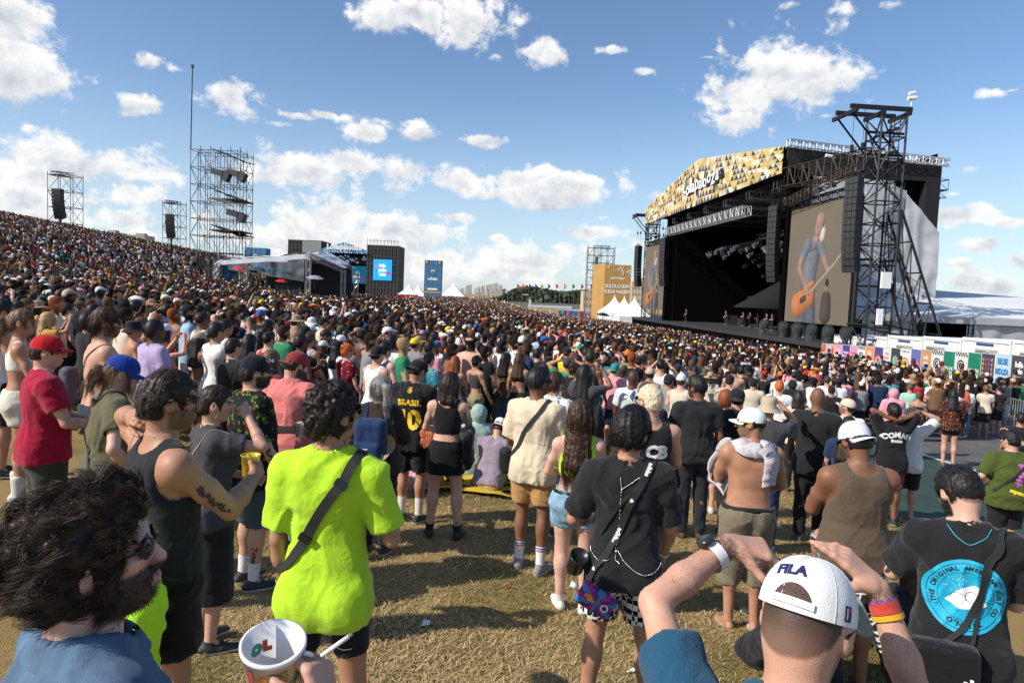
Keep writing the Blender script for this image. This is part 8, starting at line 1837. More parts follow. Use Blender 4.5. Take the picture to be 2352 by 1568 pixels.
for i,(x,w_,y)in enumerate(((1062,9,662),(1073,7,656),(1080,8,654),(1093,7,661),(1101,6,659),(1110,9,656),(1121,8,654),(1131,12,652),(1140,10,651),(1150,9,655),(1158,8,664),(1046,10,666))):
 Yd=2600+rs.uniform(-150,150)+i*25;p=at(x,y,Yd);ww=w_*Yd/1568;e=place_e('apartment_tower',(p.x,Yd,-6),'distant pale apartment tower, '+('stepped','slim','broad','low','narrow','wide','tall','tallest broad','tall corner','square','short','hazy')[i]+' block between the red tent and the fence','apartment tower','apartment towers on the skyline');H=p.z+6;b=MB();b.box((0,0,H/2),(ww,14,H));b.box((ww*.1,0,H+1.5),(ww*.35,6,3));b.build('walls',[fm],e);b=MB()
 for f in range(int(H/3.2)):b.box((0,-7.05,2+f*3.2),(ww*.8,.1,1.3))
 b.build('facade_bands',[wm],e)  # rows of tower windows, each floor merged into one band
for k,(x0_,y0_,x1_,yd)in enumerate(((222,531,265,400),(283,538,332,420),(1340,668,1372,330),(1452,645,1485,330))):
 a,c=PX(x0_,y0_,yd),PX(x1_,y0_+3,yd);e=place_e('apartment_building',((a.x+c.x)/2,yd,-6),('beige apartment block peeking over the hill crest, the left one','beige apartment block peeking over the hill crest, the right one','yellowish apartment block left of the ochre tower','yellowish apartment block between the ochre tower and the stage')[k],'building');H=a.z+6;w=c.x-a.x;b=MB();b.box((0,6,H/2),(w,12,H));b.box((w*.2,4,H+.6),(w*.4,4,1.2));b.build('walls',[mat('block_beige' if k<2 else 'block_ochre',(.36,.34,.31)if k<2 else(.50,.40,.26),rough=.85)],e)
 for f in range(int(H/3)):
  for q in range(5):b=MB();b.box((-w/2+w*(q+.5)/5,-.05,1.8+f*3),(w*.08,.1,1.1));b.build('window',[wm],e)
p=at(1166,697,330);e=place_e('ambulance',(p.x,330,-4.6),'white ambulance van parked on the far track','van');b=MB();b.add([tuple(v)for v in[(-2.9,0,.5),(1.9,0,.5),(2.9,0,.5),(2.9,0,1.4),(2.0,0,1.7),(1.3,0,2.7),(-2.9,0,2.8)]]+[(x,2.1,z)for x,_,z in[(-2.9,0,.5),(1.9,0,.5),(2.9,0,.5),(2.9,0,1.4),(2.0,0,1.7),(1.3,0,2.7),(-2.9,0,2.8)]],[(0,1,2,3,4,5,6),(13,12,11,10,9,8,7)]+[(i,i+7,(i+1)%7+7,(i+1)%7)for i in range(7)]);b.build('body',[mat('van_white',(.75,.75,.75),rough=.4)],e)
b=MB();b.box((1.5,-.03,2.1),(.8,.06,.7));b.box((-.5,-.03,2.1),(1.4,.06,.6));b.build('windows',[mat('dark_glass',(.03,.035,.04),rough=.15)],e);b=MB();b.box((-1.2,-.04,1.2),(3,.05,.25));b.build('red_stripe',[mat('red_vinyl')],e)
for s in(-1.8,1.8):b=MB();b.tube([(s,-.08,.4),(s,.3,.4)],.42,12);b.build('wheel',[mat('tyre',(.02,.02,.02))],e)
for k,(x,y,w_,l)in enumerate(((1135,690,9,'red promotional booth with raised deck on the far grass'),(1107,697,6,'low red canopy beside the promotional booth'))):
 p=at(x,y,255);e=place_e('booth',(p.x,255,-4.3),l,'booth');b=MB();b.box((0,0,1.1),(w_,4,2.2));b.build('body',[mat('red_vinyl')],e);b=MB();b.box((0,0,3.6),(w_*.8,3.5,.25));
 for s in(-1,1):b.bar((s*w_*.36,-1.6,2.2),(s*w_*.36,-1.6,3.6),.12)
 b.build('canopy',[mat('dark_red',(.2,.02,.02))],e);b=MB();V,F=text_mesh('FESTIVAL BAR'[:0]or '+',1.0,1,.05);b.add([(v[0],-2.05,1.1+v[1])for v in V],F);b.build('sign_mark',[white_ink],e)
tc_=[(.02,.22,.32),(.05,.10,.3),(.25,.05,.28),(.02,.22,.32),(.42,.04,.05),(.3,.3,.3),(.02,.22,.32),(.3,.3,.3),(.25,.05,.28),(.3,.3,.3),(.02,.22,.32),(.3,.3,.3)]
tn=['teal','blue','magenta','teal','red','grey','teal','grey','magenta','grey','teal','grey']
b0=at(1288,700,210);
k=0
for row in range(3):
 for i in range(12):
  x=b0.x+i*1.5+row*3.4;y=212+row*7-i*1.6;e=place_e('portable_toilet',(x,y,-4.1),'%s portable toilet, %s from the left in the %s row'%(tn[(i+row*5)%12],('first','second','third','fourth','fifth','sixth','seventh','eighth','ninth','tenth','eleventh','twelfth')[i],('front','middle','back')[row]),'portable toilet','portable toilets by the track');b=MB();b.box((0,0,1.1),(1.15,1.15,2.2));b.build('cabin',[mat('toilet_%s'%tn[(i+row*5)%12],tc_[(i+row*5)%12],rough=.5)],e);b=MB();b.box((0,0,2.28),(1.2,1.2,.18));b.build('roof',[mat('toilet_roof',(.6,.62,.64),rough=.5)],e);b=MB();b.box((0,-.59,1.05),(.7,.03,1.9));b.build('door',[mat('toilet_door_%s'%tn[(i+row*5)%12],tuple(v*.8 for v in tc_[(i+row*5)%12]),rough=.5)],e)
a=at(1224,690,235);e=place_e('entry_gantry',(a.x+6,235,-4.4),'pale entry gantry with a long flat roof near the portable toilets','gantry');b=MB();b.box((0,2,3.0),(15,5,.7));b.build('roof',[mat('gantry_pale',(.55,.58,.6),rough=.5)],e);b=MB()
for s in(-7,-5,0,7):b.box((s,0,1.5 if s>-6 else 2.6),(.8 if s<-4 else .3,.8,3.0 if s>-6 else 5.2))
b.build('pillars',[mat('gantry_pale')],e)
a,b_,c_,d_=at(1150,712,1),0,0,0
def far_patch(name,pts,z,m):
 V=[(p[0],p[1],tz(p[0],p[1])+z)for p in pts];o=link(name,np_mesh(name,V,[tuple(range(len(V)))],False),[m]);tag(o,kind='structure')
n_=24;L1=[(-2+i*2.2,178+i*9)for i in range(n_)]
V=[];F=[]
for(x,y)in L1:
 for k in range(5):xx=x+14+k*5.5;V.append((xx,y,tz(xx,y)*(1-float(sst(250,420,y)))-5.2*float(sst(250,420,y))+.35))
F=[(i*5+k,i*5+k+1,(i+1)*5+k+1,(i+1)*5+k)for i in range(n_-1)for k in range(4)]
o=link('track',np_mesh('track',V,F,False),[asph]);tag(o,kind='structure')
# ================================================================ named people in the crowd
CN={'black':(.018,.018,.020),'char':(.05,.05,.055),'grey':(.22,.22,.23),'white':(.72,.71,.69),'cream':(.62,.54,.42),'red':(.50,.02,.03),'maroon':(.20,.015,.03),'crimson':(.33,.01,.04),'orange':(.65,.17,.03),'coral':(.62,.16,.10),'yellow':(.75,.55,.03),'mustard':(.48,.28,.05),'olive':(.10,.10,.05),'khaki':(.30,.24,.14),'green':(.03,.22,.11),'lime':(.40,.65,.06),'mint':(.35,.58,.48),'teal':(.03,.25,.28),'lblue':(.28,.45,.62),'blue':(.03,.12,.40),'navy':(.018,.03,.08),'denim':(.13,.22,.34),'purple':(.12,.04,.25),'lilac':(.42,.34,.55),'pink':(.70,.30,.36),'hotpink':(.68,.04,.22),'brown':(.16,.09,.05),'tan':(.42,.28,.15),'beige':(.46,.38,.27),'royal':(.02,.06,.32)}
PAT={'floralred':lambda:pattern('floral_red',(.16,.01,.02),[(.6,.55,.5)],16,.42),'floralcream':lambda:pattern('floral_cream',(.58,.55,.47),[(.40,.14,.10),(.2,.22,.12)],22,.20),'bwprint':lambda:pattern('bw_print',(.55,.55,.54),[(.04,.04,.045)],30,.5),'greenprint':lambda:pattern('green_print',(.02,.16,.10),[(.5,.6,.5)],28,.38),'plaid':lambda:pattern('plaid_blue',(.03,.045,.08),[(.35,.38,.42)],16,.5,'plaid'),'stripes':lambda:pattern('bw_stripes',(.62,.6,.56),[(.04,.04,.05)],26,.5,'stripes'),'redstripes':lambda:pattern('orange_stripes',(.45,.10,.03),[(.55,.38,.12),(.05,.05,.05)],22,.5,'stripes'),'dots':lambda:pattern('black_dots',(.016,.016,.018),[(.45,.42,.35)],42,.5,'dots'),'harlequin':lambda:pattern('harlequin',(.55,.45,.28),[(.50,.25,.03),(.03,.06,.18)],14,.48),'palms':lambda:pattern('palms_white',(.60,.62,.62),[(.06,.10,.20)],15,.36),'camo':lambda:pattern('camo_pale',(.45,.42,.34),[(.16,.15,.09),(.05,.05,.04)],13,.45),'rosegold':lambda:pattern('roses_black',(.016,.014,.014),[(.50,.20,.05),(.35,.02,.03)],26,.42),'tealprint':lambda:pattern('teal_orange',(.03,.25,.30),[(.5,.16,.03),(.45,.45,.4)],15,.38),'pinkprint':lambda:pattern('pink_print',(.62,.08,.26),[(.6,.5,.2)],24,.35)}
CACHE={};LAST=[None]
def crowd_person(x,y,spec,label,face=None,d=None,group='festival crowd on the field',extra=None,XY=None,used_lod=None):
 """spec: sex top:colour bottom:colour hair:colour hat:colour arms skin flags"""
 p={};tok=spec.split();p['sex']=tok[0];kn=tok[1].split(':');p['top']=kn[0]
 cc={}
 if kn[1]in PAT:p['tm']=PAT[kn[1]]();cc['t']=(1,1,1)
 else:cc['t']=CN[kn[1]]
 kb=tok[2].split(':');p['bot']=kb[0];cc['b']=CN[kb[1]];kh=tok[3].split(':');p['hair']=kh[0];cc['h']=HC[kh[1]];p['hc']='dark'
 p['skin']='tan';sk='tan';arms='relax relax'
 for t in tok[4:]:
  if ':' in t:
   a,c=t.split(':')
   if a in('cap','bucket','straw','beanie','snap','fedora','band','trucker'):p['hat']=a;cc['c']=CN[c]
   elif a=='arms':p['arms']=tuple(c.split('/'))
   elif a=='sk':sk=c
   elif a=='beard':p['beard']=float(c)
   elif a=='g':p['g']=float(c)
   elif a=='head':p['head']=tuple(float(v)for v in c.split('/'))
  elif t=='back':p['back']=1
  elif t=='glass':p['glass']=1
  elif t=='f':pass
 p.setdefault('arms',('relax','relax'));p['beard']=p.get('beard',0)
 rs=random.Random(int(x*7+y*13))
 if XY is None:
  lo,hi=3.,120.
  hh=1.68 if p['sex']=='m' else 1.60;hh+=rs.uniform(-.05,.07)
  if d is None:
   f=lambda dd:(lambda T:T.z-(tz(T.x,T.y)+hh))(at(x,y,dd));dd=4.0;best=None
   while dd<90:
    if f(dd)<0:best=dd;break
    dd*=1.01
   d=best or 30
  T=at(x,y,d);Xp,Yp=T.x,T.y;hh=float(np.clip(T.z-tz(Xp,Yp),1.5,1.95))
 else:Xp,Yp=XY;hh=rs.uniform(1.52,1.66)if p['sex']=='f' else rs.uniform(1.62,1.82)
 dist=math.hypot(Xp,Yp);lod=2 if dist<8.5 else 3 if dist<19 else 4
 if face is None:face=math.degrees(math.atan2(24-Xp,66-Yp))+rs.uniform(-9,12)+(12 if Xp<-2 else 4)
 p.update(extra or{})
 key=(lod,p['sex'],p['top'],p['bot'],p['hair'],p.get('hat'),p.get('back'),p['arms'],p.get('glass'),p.get('beard'),p.get('g'),p.get('head'),str(p.get('tm')and p['tm'].name),str(sorted((extra or{}).keys())))
 if key not in CACHE:
  q=dict(p);q['seed']=abs(hash(str(key)))%500 if False else(sum(map(ord,str(key)))*31)%700;q['shoe']=(.05,.05,.055)if lod<4 else None;q.setdefault('socks',None);q['h']=1.75
  if lod<=3 and not p.get('hat')and p['hair']not in('bald','buzz','none'):q['strands']=(1100 if lod==2 else 420,.04 if p['hair']in('short','fade','crop','quiff')else .07,.0016 if lod==2 else .0026,.5,dict(lift=.25,grav=.6,nseg=5))
  CACHE[key]=build_person(q,lod)
 B=CACHE[key];J=B['J'];top=(J['hc']+J['HROT']@np.array((0,0,.115 if not p.get('hat')else .13)))[2];sc=hh/top
 col={'body':SK[sk],'t_shirt':cc['t'],'tank_top':cc['t'],'crop_top':cc['t'],'bikini_top':cc['t'],'shirt':cc['t'],'jersey':cc['t'],'hooded_coat':cc['t'],'collar':cc['t'],'shorts':cc['b'],'skirt':cc['b'],'trousers':cc['b'],'jeans':cc['b'],'cycling_shorts':cc['b'],'hair':cc['h'],'shoe':rs.choice([(.03,.03,.03),(.5,.5,.5),(.1,.08,.07)])}
 for k in('cap','bucket_hat','straw_hat','hat','beanie','headband','cap_bill','cap_button'):col[k]=cc.get('c',(.02,.02,.02))
 put_person(B,(Xp,Yp,tz(Xp,Yp)),-R(face),label,group,col,sc);LAST[0]=B;return(Xp,Yp)
MID='''
14 657|m tank:char shorts:black short:black arms:relax/relax sk:olive g:1.2|heavy person with cropped black hair and a dark tank at the left edge
50 632|m long:red pants:navy curly:black glass beard:.8 sk:tan|bearded man in a red patterned shirt and sunglasses at the left edge of the crowd
70 634|m tee:green pants:black short:black sk:tan|man in a bottle green T-shirt behind the man in the red patterned shirt
28 648|f tee:navy pants:black long:black beanie:purple sk:tan|person wearing a purple-blue bandana at the left edge
54 660|f tank:white shorts:denim bun:dark glass sk:light head:20/-12/0|woman in sunglasses and a white tank top leaning back, near the left edge
97 648|m tee:char pants:black short:black cap:char sk:brown arms:relax/raise|person in a charcoal cap raising fingers beside curly-haired man
131 657|m tee:black pants:denim curly:dark glass sk:light|man with dark curly hair and sunglasses in a black T-shirt, left part of the crowd
150 641|m tee:stripes pants:denim short:black sk:brown|man in a white-and-dark striped T-shirt, upper left crowd
169 657|m tee:char pants:olive short:grey cap:grey glass sk:light beard:.4|man in a worn grey cap with sunglasses resting above its bill
194 662|m tee:mustard pants:navy short:black glass sk:tan|man in sunglasses and a mustard T-shirt right of the grey cap
159 676|f tee:mint jeans:denim long:dark sk:light|woman with long dark hair in a pale mint T-shirt, seen from behind
219 657|m tee:navy pants:black short:black sk:tan beard:.5|man in a dark navy plaid shirt among the left crowd
255 657|m tee:white shorts:denim short:black glass sk:tan arms:relax/high|man in glasses and a white T-shirt stretching one arm up high
303 671|m long:bwprint pants:khaki short:dark cap:green sk:light|person in a dark green cap and black-and-white checked jacket
260 686|m tee:black shorts:denim short:black cap:black glass sk:light|man in a black cap and dark glasses left of the green cap
96 682|m tank:coral shorts:grey short:black glass beard:.95 sk:tan g:1.1|bearded man in a coral tank top and thin glasses, left crowd
154 697|m tank:char shorts:black short:dark glass sk:light g:1.12|man in wraparound sunglasses with a dark hooded vest off his shoulders
184 692|f tee:orange shorts:denim bun:lbrown sk:light|woman with light brown hair tied up in an orange top
303 695|m long:plaid pants:cream messy:black sk:tan head:0/38/0|person in a blue plaid shirt and cream trousers bowing the head
201 722|f tee:black pants:black curly:black sk:brown|woman with bushy black curls behind the shirtless long-haired man
352 672|f bra:green skirt:lime bun:red sk:light|woman with red hair in a bun and a backless green dress
359 722|f bra:brown jeans:lblue long:red sk:tan|woman with very long auburn hair, bare back and pale blue wide jeans
385 694|f crop:brown shorts:denim braid:black sk:brown|woman with black braids and a hoop earring in a brown top
383 682|m tee:white pants:black short:black cap:yellow back sk:tan|man in a bright yellow cap among the left crowd
420 670|m tee:blue pants:navy short:grey sk:light glass|man with silvery blond hair in a blue shirt
427 701|m tee:lblue pants:black messy:black glass beard:.3 sk:pale arms:relax/face head:-30/-14/0|man in a grey-blue short-sleeved shirt with black wavy hair, shading his face with one hand
404 722|f long:green shorts:green long:dark sk:brown|person with long hair in a bright kelly green outfit
469 725|m tee:green shorts:grey fade:black glass sk:tan arms:relax/belly|man in a plain green T-shirt and sunglasses with short black hair
471 701|m tee:brown pants:black short:dark straw:tan sk:brown|person in a tan straw bucket hat left of centre
492 741|f tank:beige shorts:denim curly:lbrown sk:pale head:-60/6/0|woman with light curly fringe looking back towards the camera
520 747|f tee:black shorts:black pony:black sk:light|woman with a long black ponytail tied with a red band
499 681|m tee:maroon pants:black short:black cap:red sk:tan|person in a red cap and maroon T-shirt with a backpack, left centre
541 697|m tank:black shorts:char buzz:dark cap:tan back sk:brown arms:relax/belly|muscular man in a black tank and a tan patterned cap worn backwards
450 685|m hoodie:beige pants:black none:dark bucket:white sk:tan|person in a white bucket hat and beige hood, left centre
535 777|m tee:black jeans:black short:black sk:light g:1.2|broad man in a black T-shirt with thick black hair, a white hat behind his ear
573 767|f tee:black jeans:black long:black glass sk:light|woman with long straight black hair and sunglasses pushed up
577 731|m tee:bwprint shorts:khaki quiff:brown glass beard:.6 sk:tan arms:relax/hip g:1.1|man with a brown quiff in a black-and-white scribble print shirt
561 717|m tank:white shorts:denim short:black glass sk:light|man in a white tank top with bare shoulder, centre left
634 714|m tee:black pants:black fade:black glass beard:.7 sk:tan arms:phone/relax g:1.2|large man in a black T-shirt with an orange lanyard and sunglasses
657 730|m tee:char pants:black fade:brown sk:light|man in a charcoal T-shirt with a faded brown haircut
701 746|m tee:black pants:black short:black cap:black back sk:light beard:.3|man in a black T-shirt and a black cap worn backwards, centre left
694 712|m tee:white shorts:grey short:dark cap:black sk:tan glass|man in a white T-shirt and black cap, one row behind the red cap
717 721|m tee:floralcream shorts:khaki short:black cap:red sk:tan|man in a bright red cap and pale floral shirt, left of centre
732 727|f tee:greenprint pants:black curly:black sk:brown|person with short curls in a green-and-white print top
763 731|f long:beige pants:denim long:lbrown sk:light|woman with long light brown hair in a beige cardigan
783 746|m tee:white pants:grey wavy:black cap:olive glass sk:brown|person with shoulder-length black hair, olive cap and white T-shirt
741 759|m tee:dots pants:khaki fade:dark sk:tan arms:relax/face g:1.15 head:30/25/0|man in a black dotted shirt holding a phone to his ear
813 743|f tank:cream jeans:denim pony:black sk:light|woman with a black ponytail in a cream ribbed tank top
830 753|m tee:olive pants:black short:dark cap:black glass beard:.5 sk:light|bearded man in a black cap and dark olive T-shirt
853 747|m tee:khaki pants:denim short:brown sk:light|man with short brown hair in a khaki T-shirt
883 734|m tee:white shorts:beige short:brown straw:cream sk:light|person in a wide cream straw hat and white T-shirt
797 789|f tee:floralred mini:denim bun:orange sk:light arms:relax/relax|woman with an orange-red bun in a maroon shirt printed with white flowers
867 792|m tank:white shorts:black short:black snap:black back sk:light glass|man in a white sleeveless shirt and a black-and-white cap worn backwards
916 780|m tee:floralcream shorts:denim fade:black sk:tan|man in a cream shirt printed with bare branches and red birds
942 758|m tee:white shorts:black short:black sk:tan|man in a white T-shirt with a black sling strap across the back
970 757|f tank:navy mini:denim pony:red cap:lilac sk:light|woman in a lilac cap and navy top with reddish ponytail
995 763|m long:brown pants:black wavy:black sk:tan head:10/30/0|person in a loose brown long-sleeved top with the head bowed
1005 783|f tee:white jeans:denim bun:blond sk:light|woman with a blond bun in an off-white T-shirt
986 809|f tee:tealprint skirt:teal bun:black sk:light|person with a black topknot in a teal and orange patterned shirt
622 805|f tee:maroon pants:black long:lbrown sk:light|woman with long light hair held by small clips behind the flat-brim cap
855 705|f tee:yellow pants:black none:dark bucket:yellow sk:tan|person in a bright yellow bucket hat, middle distance
815 724|m tee:black pants:black short:dark beanie:orange sk:tan|person with an orange-red bandana on the head, middle distance
760 690|f tank:brown pants:black afro:black sk:dark|person with a large round black afro, middle distance
636 686|m tee:white shorts:khaki short:black glass beard:.6 sk:tan|man in a white T-shirt with a thin black strap, facing sideways above the phone holder
1050 791|f tee:harlequin shorts:navy bun:orange sk:light|woman with a copper bun in a mustard and navy diamond-pattern shirt
1122 795|f bra:black skirt:navy curly:brown sk:tan arms:relax/phone|woman in a black bra top with a navy jacket tied round her waist
1194 811|f bra:black pants:black wavy:brown sk:tan|woman in a black bra top and flowered black trousers with two curled pigtails
1100 788|m tank:teal shorts:khaki fade:black sk:brown|man in a teal-strapped tank top and khaki shorts
1021 784|f tee:redstripes pants:brown long:brown sk:light|person in an orange and brown striped T-shirt
1236 800|m tee:black shorts:black short:black sk:light|man in a black T-shirt with small white back lettering
1263 799|m tee:black shorts:black short:dark cap:black sk:tan|man in a plain black T-shirt and black cap beside the lettered T-shirt
1305 819|m tee:green shorts:black short:dark cap:char sk:tan arms:head/head|person in a green top lifting both hands towards the cap
1317 832|f tee:black pants:black bun:brown sk:tan arms:relax/face|woman with a brown bun in black, one hand at her face
1344 838|f tee:char pants:black wavy:black glass sk:brown arms:raise/raise|woman with long wavy black hair and a grey T-shirt raising both hands
1275 855|m tee:palms shorts:navy short:brown sk:light|person in a white shirt printed with dark blue palms
1413 833|m tee:pink shorts:navy short:dark trucker:teal back sk:light|man in a pink T-shirt with a white and turquoise cap worn backwards
1440 810|m tee:white shorts:black short:black sk:tan|man with short black hair in a white T-shirt beside the raised phone
1455 850|m tee:palms pants:black bald:black sk:dark|bald man in a white T-shirt with pale leaf print
1476 841|f tank:black jeans:denim pony:red sk:light|woman with a ginger ponytail and thin black straps
1537 837|f tee:white shorts:denim none:dark bucket:pink sk:light|person in a pink bucket hat
1557 834|m tee:navy shorts:black short:dark cap:navy sk:tan|person in a navy cap beside the pink bucket hat
1537 857|m tee:grey pants:black short:black cap:black back sk:tan g:1.08|man in a heather grey T-shirt and black cap
1566 856|m tank:cream shorts:black short:brown cap:white sk:pale|man in a plain white cap right of the grey T-shirt
1486 874|m tee:black shorts:black short:black cap:char sk:tan|person in a dark cap with a red star behind the blond man
1620 846|m tee:navy pants:black short:dark bucket:olive sk:light|person in a dark camouflage bucket hat
1650 842|f tee:grey pants:black long:blond cap:mustard sk:light|woman with long blond hair and a mustard cap
1591 851|m tee:black pants:black short:brown cap:brown sk:light|person in a rust brown cap between white cap and camouflage hat
1677 858|m tee:camo shorts:black short:dark cap:black sk:light|man in a pale camouflage shirt and black cap
1695 888|m tee:black shorts:beige short:black cap:black back sk:light g:1.15|man in a black T-shirt and cap with a green lanyard round his neck
1668 898|f tee:greenprint skirt:khaki curly:red sk:light|woman with ginger curls behind the man with the green lanyard
1731 866|m tee:cream shorts:black short:black cap:black glass sk:light|man in a black cap and cream shirt with black shoulder stripes
1767 910|m tee:char pants:navy none:dark bucket:beige sk:tan arms:relax/raise g:1.1|person in a beige bucket hat and dark grey T-shirt holding a phone overhead
1791 874|m over:white mini:denim short:orange sk:light|person with bright orange cropped hair in a huge white T-shirt
1880 890|m over:black pants:black bald:black sk:brown g:1.1|bald man in a black T-shirt and black trousers with white side stripes
1845 857|f tank:white mini:denim curly:red sk:pale|woman with red curls in a white top and denim shorts
1825 853|m tee:stripes shorts:black short:black sk:light|man in a black-and-white striped T-shirt next to the red curls
1820 814|m tee:white pants:black short:brown sk:light|man in a white T-shirt with a yellow smiley square on the back
1728 843|m tee:black shorts:black short:black cap:black glass sk:tan arms:relax/high|man in sunglasses waving an arm above his black cap
1836 898|f tee:cream pants:black bob:dark sk:light|person with a dark bob in an off-white T-shirt
1821 873|f hoodie:black pants:black none:black bucket:black sk:tan|person hidden under a black bucket hat with a black backpack
1881 845|f crop:black skirt:khaki wavy:blond sk:light|woman with wavy blond hair and a black strappy top
1879 823|m tee:lblue pants:black short:brown sk:light|person in a sky blue T-shirt behind the blond woman
1954 844|m tee:black pants:black short:black sk:brown|man in a black T-shirt with a pale round print and a blue strap
1901 863|m tee:white shorts:black short:brown sk:light|boy with short brown hair in a white T-shirt near the facing sunglasses
1900 845|f tank:yellow shorts:black long:black glass sk:light|woman in sunglasses facing the camera with a yellow top
1981 856|f tank:black mini:denim bun:dark sk:light|woman in a black sleeveless top and denim shorts, arms folded
2014 848|m tee:black jeans:navy short:black cap:black sk:brown g:1.25|big man in a black T-shirt with pale sleeve stripes and jeans
2031 851|f tee:black pants:black wavy:brown sk:tan|woman with long curly brown hair behind the big man
2061 859|m tee:black pants:black short:black glass sk:brown|man in sunglasses and a black T-shirt facing right
1911 884|m tee:black pants:black short:dark cap:black sk:tan|person in a black cap with white stitching beside the bald man
2054 894|m hoodie:pink pants:black none:black sk:dark|person in a pale pink hooded sweatshirt
2091 882|m tee:mint pants:black fade:lbrown sk:light|man with bleached short hair in a mint T-shirt and red strap
2111 899|f bra:black pants:black bun:lbrown sk:tan|woman with light brown curls pinned up and a bare back
2094 934|m over:white shorts:black short:black cap:char sk:light arms:relax/head|person in a white T-shirt and dark cap clasping one hand behind the head
1951 957|f tee:navy pants:navy long:dark sk:light|person with long dark hair in a navy top looking at a phone
2134 859|m over:white pants:black short:black cap:black back sk:light|man in a loose white T-shirt with a sketch on the back, black cap
2174 863|m tee:white shorts:black short:dark cap:char sk:tan|man in a white T-shirt and a grey cap beside the sketched T-shirt
2199 858|m none:black shorts:black short:black cap:black sk:tan|shirtless man in a black cap talking to the man in white
2226 858|m over:white shorts:black short:brown sk:light arms:relax/belly|tall man in a long white T-shirt at the right
2254 845|m tee:white pants:black short:black sk:light|teenage boy in a white T-shirt facing sideways at the right
2221 883|m over:white pants:denim short:dark cap:cream back sk:light|person in a cream cap and white T-shirt in front of the tall man
2191 894|f long:rosegold mini:black wavy:black sk:light g:1.1|woman with long black curls in a black and gold rose-print blouse and black shorts
2266 885|m tee:cream shorts:black messy:lbrown glass sk:tan arms:phone/relax|man with sunglasses on his fair hair and a turquoise checked backpack
2296 886|m tee:black shorts:black fade:black sk:light|young man in a black T-shirt with a small print, right side
2334 833|m tee:black pants:black short:black sk:tan g:1.25|security guard in a black uniform beside the metal barrier
2346 948|m tee:black pants:black short:black sk:tan beard:.6|man in black cut by the right edge holding a dark phone
2211 829|m tee:royal pants:navy buzz:black sk:dark|bald guard in a royal blue shirt standing before the right green poster
2164 828|m tee:royal pants:navy short:black cap:maroon sk:brown|guard in a royal blue shirt and dark red cap by the chequered posters
1958 818|m long:cream pants:black fade:black glass sk:brown|man in a cream jacket and sunglasses in front of the posters
1971 815|m tee:navy pants:black short:black cap:navy sk:tan|person in a navy cap with a pale drawstring bag
1999 824|m tee:white pants:black short:black sk:light|man in a white T-shirt in front of the orange poster
2026 816|m tee:grey pants:black short:black sk:light|man in a heather grey T-shirt by the poster fence
2069 815|m tee:grey pants:black short:black sk:brown|tall man in a grey T-shirt beside the rainbow poster
2046 820|m tee:black pants:black short:black sk:tan|man in a black T-shirt between two grey T-shirts
2099 823|f tee:pinkprint pants:black long:dark sk:light|woman in a pink and white patterned shirt by the rainbow poster
1948 811|m tee:red pants:black short:black cap:red sk:brown|man in a red T-shirt and red cap at the fence
1905 800|m tee:royal pants:navy short:black cap:navy sk:brown|guard in a blue shirt at the far end of the poster fence
2284 853|f tee:pinkprint pants:black wavy:dark sk:tan|woman with long hair and a hot pink patterned shawl
2111 863|f tank:brown pants:black long:lbrown band:white sk:light arms:relax/raise|woman with a pale headband and long light hair
1947 913|m over:white pants:black short:black cap:cream glass beard:.6 sk:light head:-70/-10/0|man in a cream cap, white-rimmed sunglasses and white T-shirt looking left
2349 870|m tee:white shorts:white short:black sk:tan|boy in a white-and-blue shirt cut by the right edge'''
OCC=[]
for k,B in HEROES.items():OCC.append((B['root'].location.x,B['root'].location.y,.42))
FIXD={'1880 890':8.2,'1947 913':9.6,'1767 910':7.6,'1344 838':9.0,'535 777':8.2,'1951 957':7.6,'1695 888':8.0,'2191 894':15.6}
SKIPROUND=('guard','posters','poster','fence','grey T-shirt by','between two grey')
def fence_front(X,Y):return X<22.0-.0*Y
n_named=0
lab_phone=lambda s:'raise' in s or 'phone/relax' in s
for ln in MID.strip().split('\n'):
 pos,spec,label=ln.split('|');x,y=map(float,pos.split());d=FIXD.get(pos)
 if d is None and any(k in label for k in('guard in a','poster')):
  lo=None
  for dd in np.arange(20,50,.25):
   T=at(x,y,dd)
   if T.x>21.0:lo=dd;break
  d=lo
 xy=crowd_person(x,y,spec,label,d=d,face=(-100 if 'guard' in label and 'royal' in spec else None));OCC.append((*xy,.34));n_named+=1
 if lab_phone(spec):phone(LAST[0],'R','phone raised by the '+' '.join(label.split()[:9]))
print('named',n_named,time.time()-T0)
B=CACHE# ---------------- small additions on the named people

# ================================================================ performers and crew
MU=[('fg',5.6,3.2,'m tee:char jeans:denim bald:grey sk:light arms:belly/belly','bass player in a grey T-shirt standing at the front of the stage'),(0,12.5,4.6,'m tee:black pants:black long:dark sk:light arms:belly/belly','singer in black sitting on a stool left of the drum kit'),(0,14.5,4.9,'m tee:black pants:black short:dark sk:light arms:belly/belly','guitarist in black near the stage centre'),(0,17.5,5.2,'m long:char pants:black wavy:dark sk:tan arms:belly/belly','guitarist with long hair and charcoal shirt on the stage'),(0,20.5,5.6,'m tee:black pants:black short:black sk:tan arms:belly/chest','musician in black playing behind the microphones'),(0,23.5,6.0,'m tee:navy pants:black short:brown cap:black sk:light arms:belly/belly','musician in a navy T-shirt and cap toward the far side of the stage'),(0,26.5,5.0,'m tee:black pants:black short:dark sk:light arms:relax/relax','crew member in black at the far side of the deck'),(0,9.6,8.4,'m tee:white pants:black short:dark sk:light arms:belly/belly','drummer in a white T-shirt behind the drum kit'),(0,31.5,1.5,'m tee:black pants:black short:black sk:tan arms:relax/relax','camera operator in black at the far corner of the deck')]
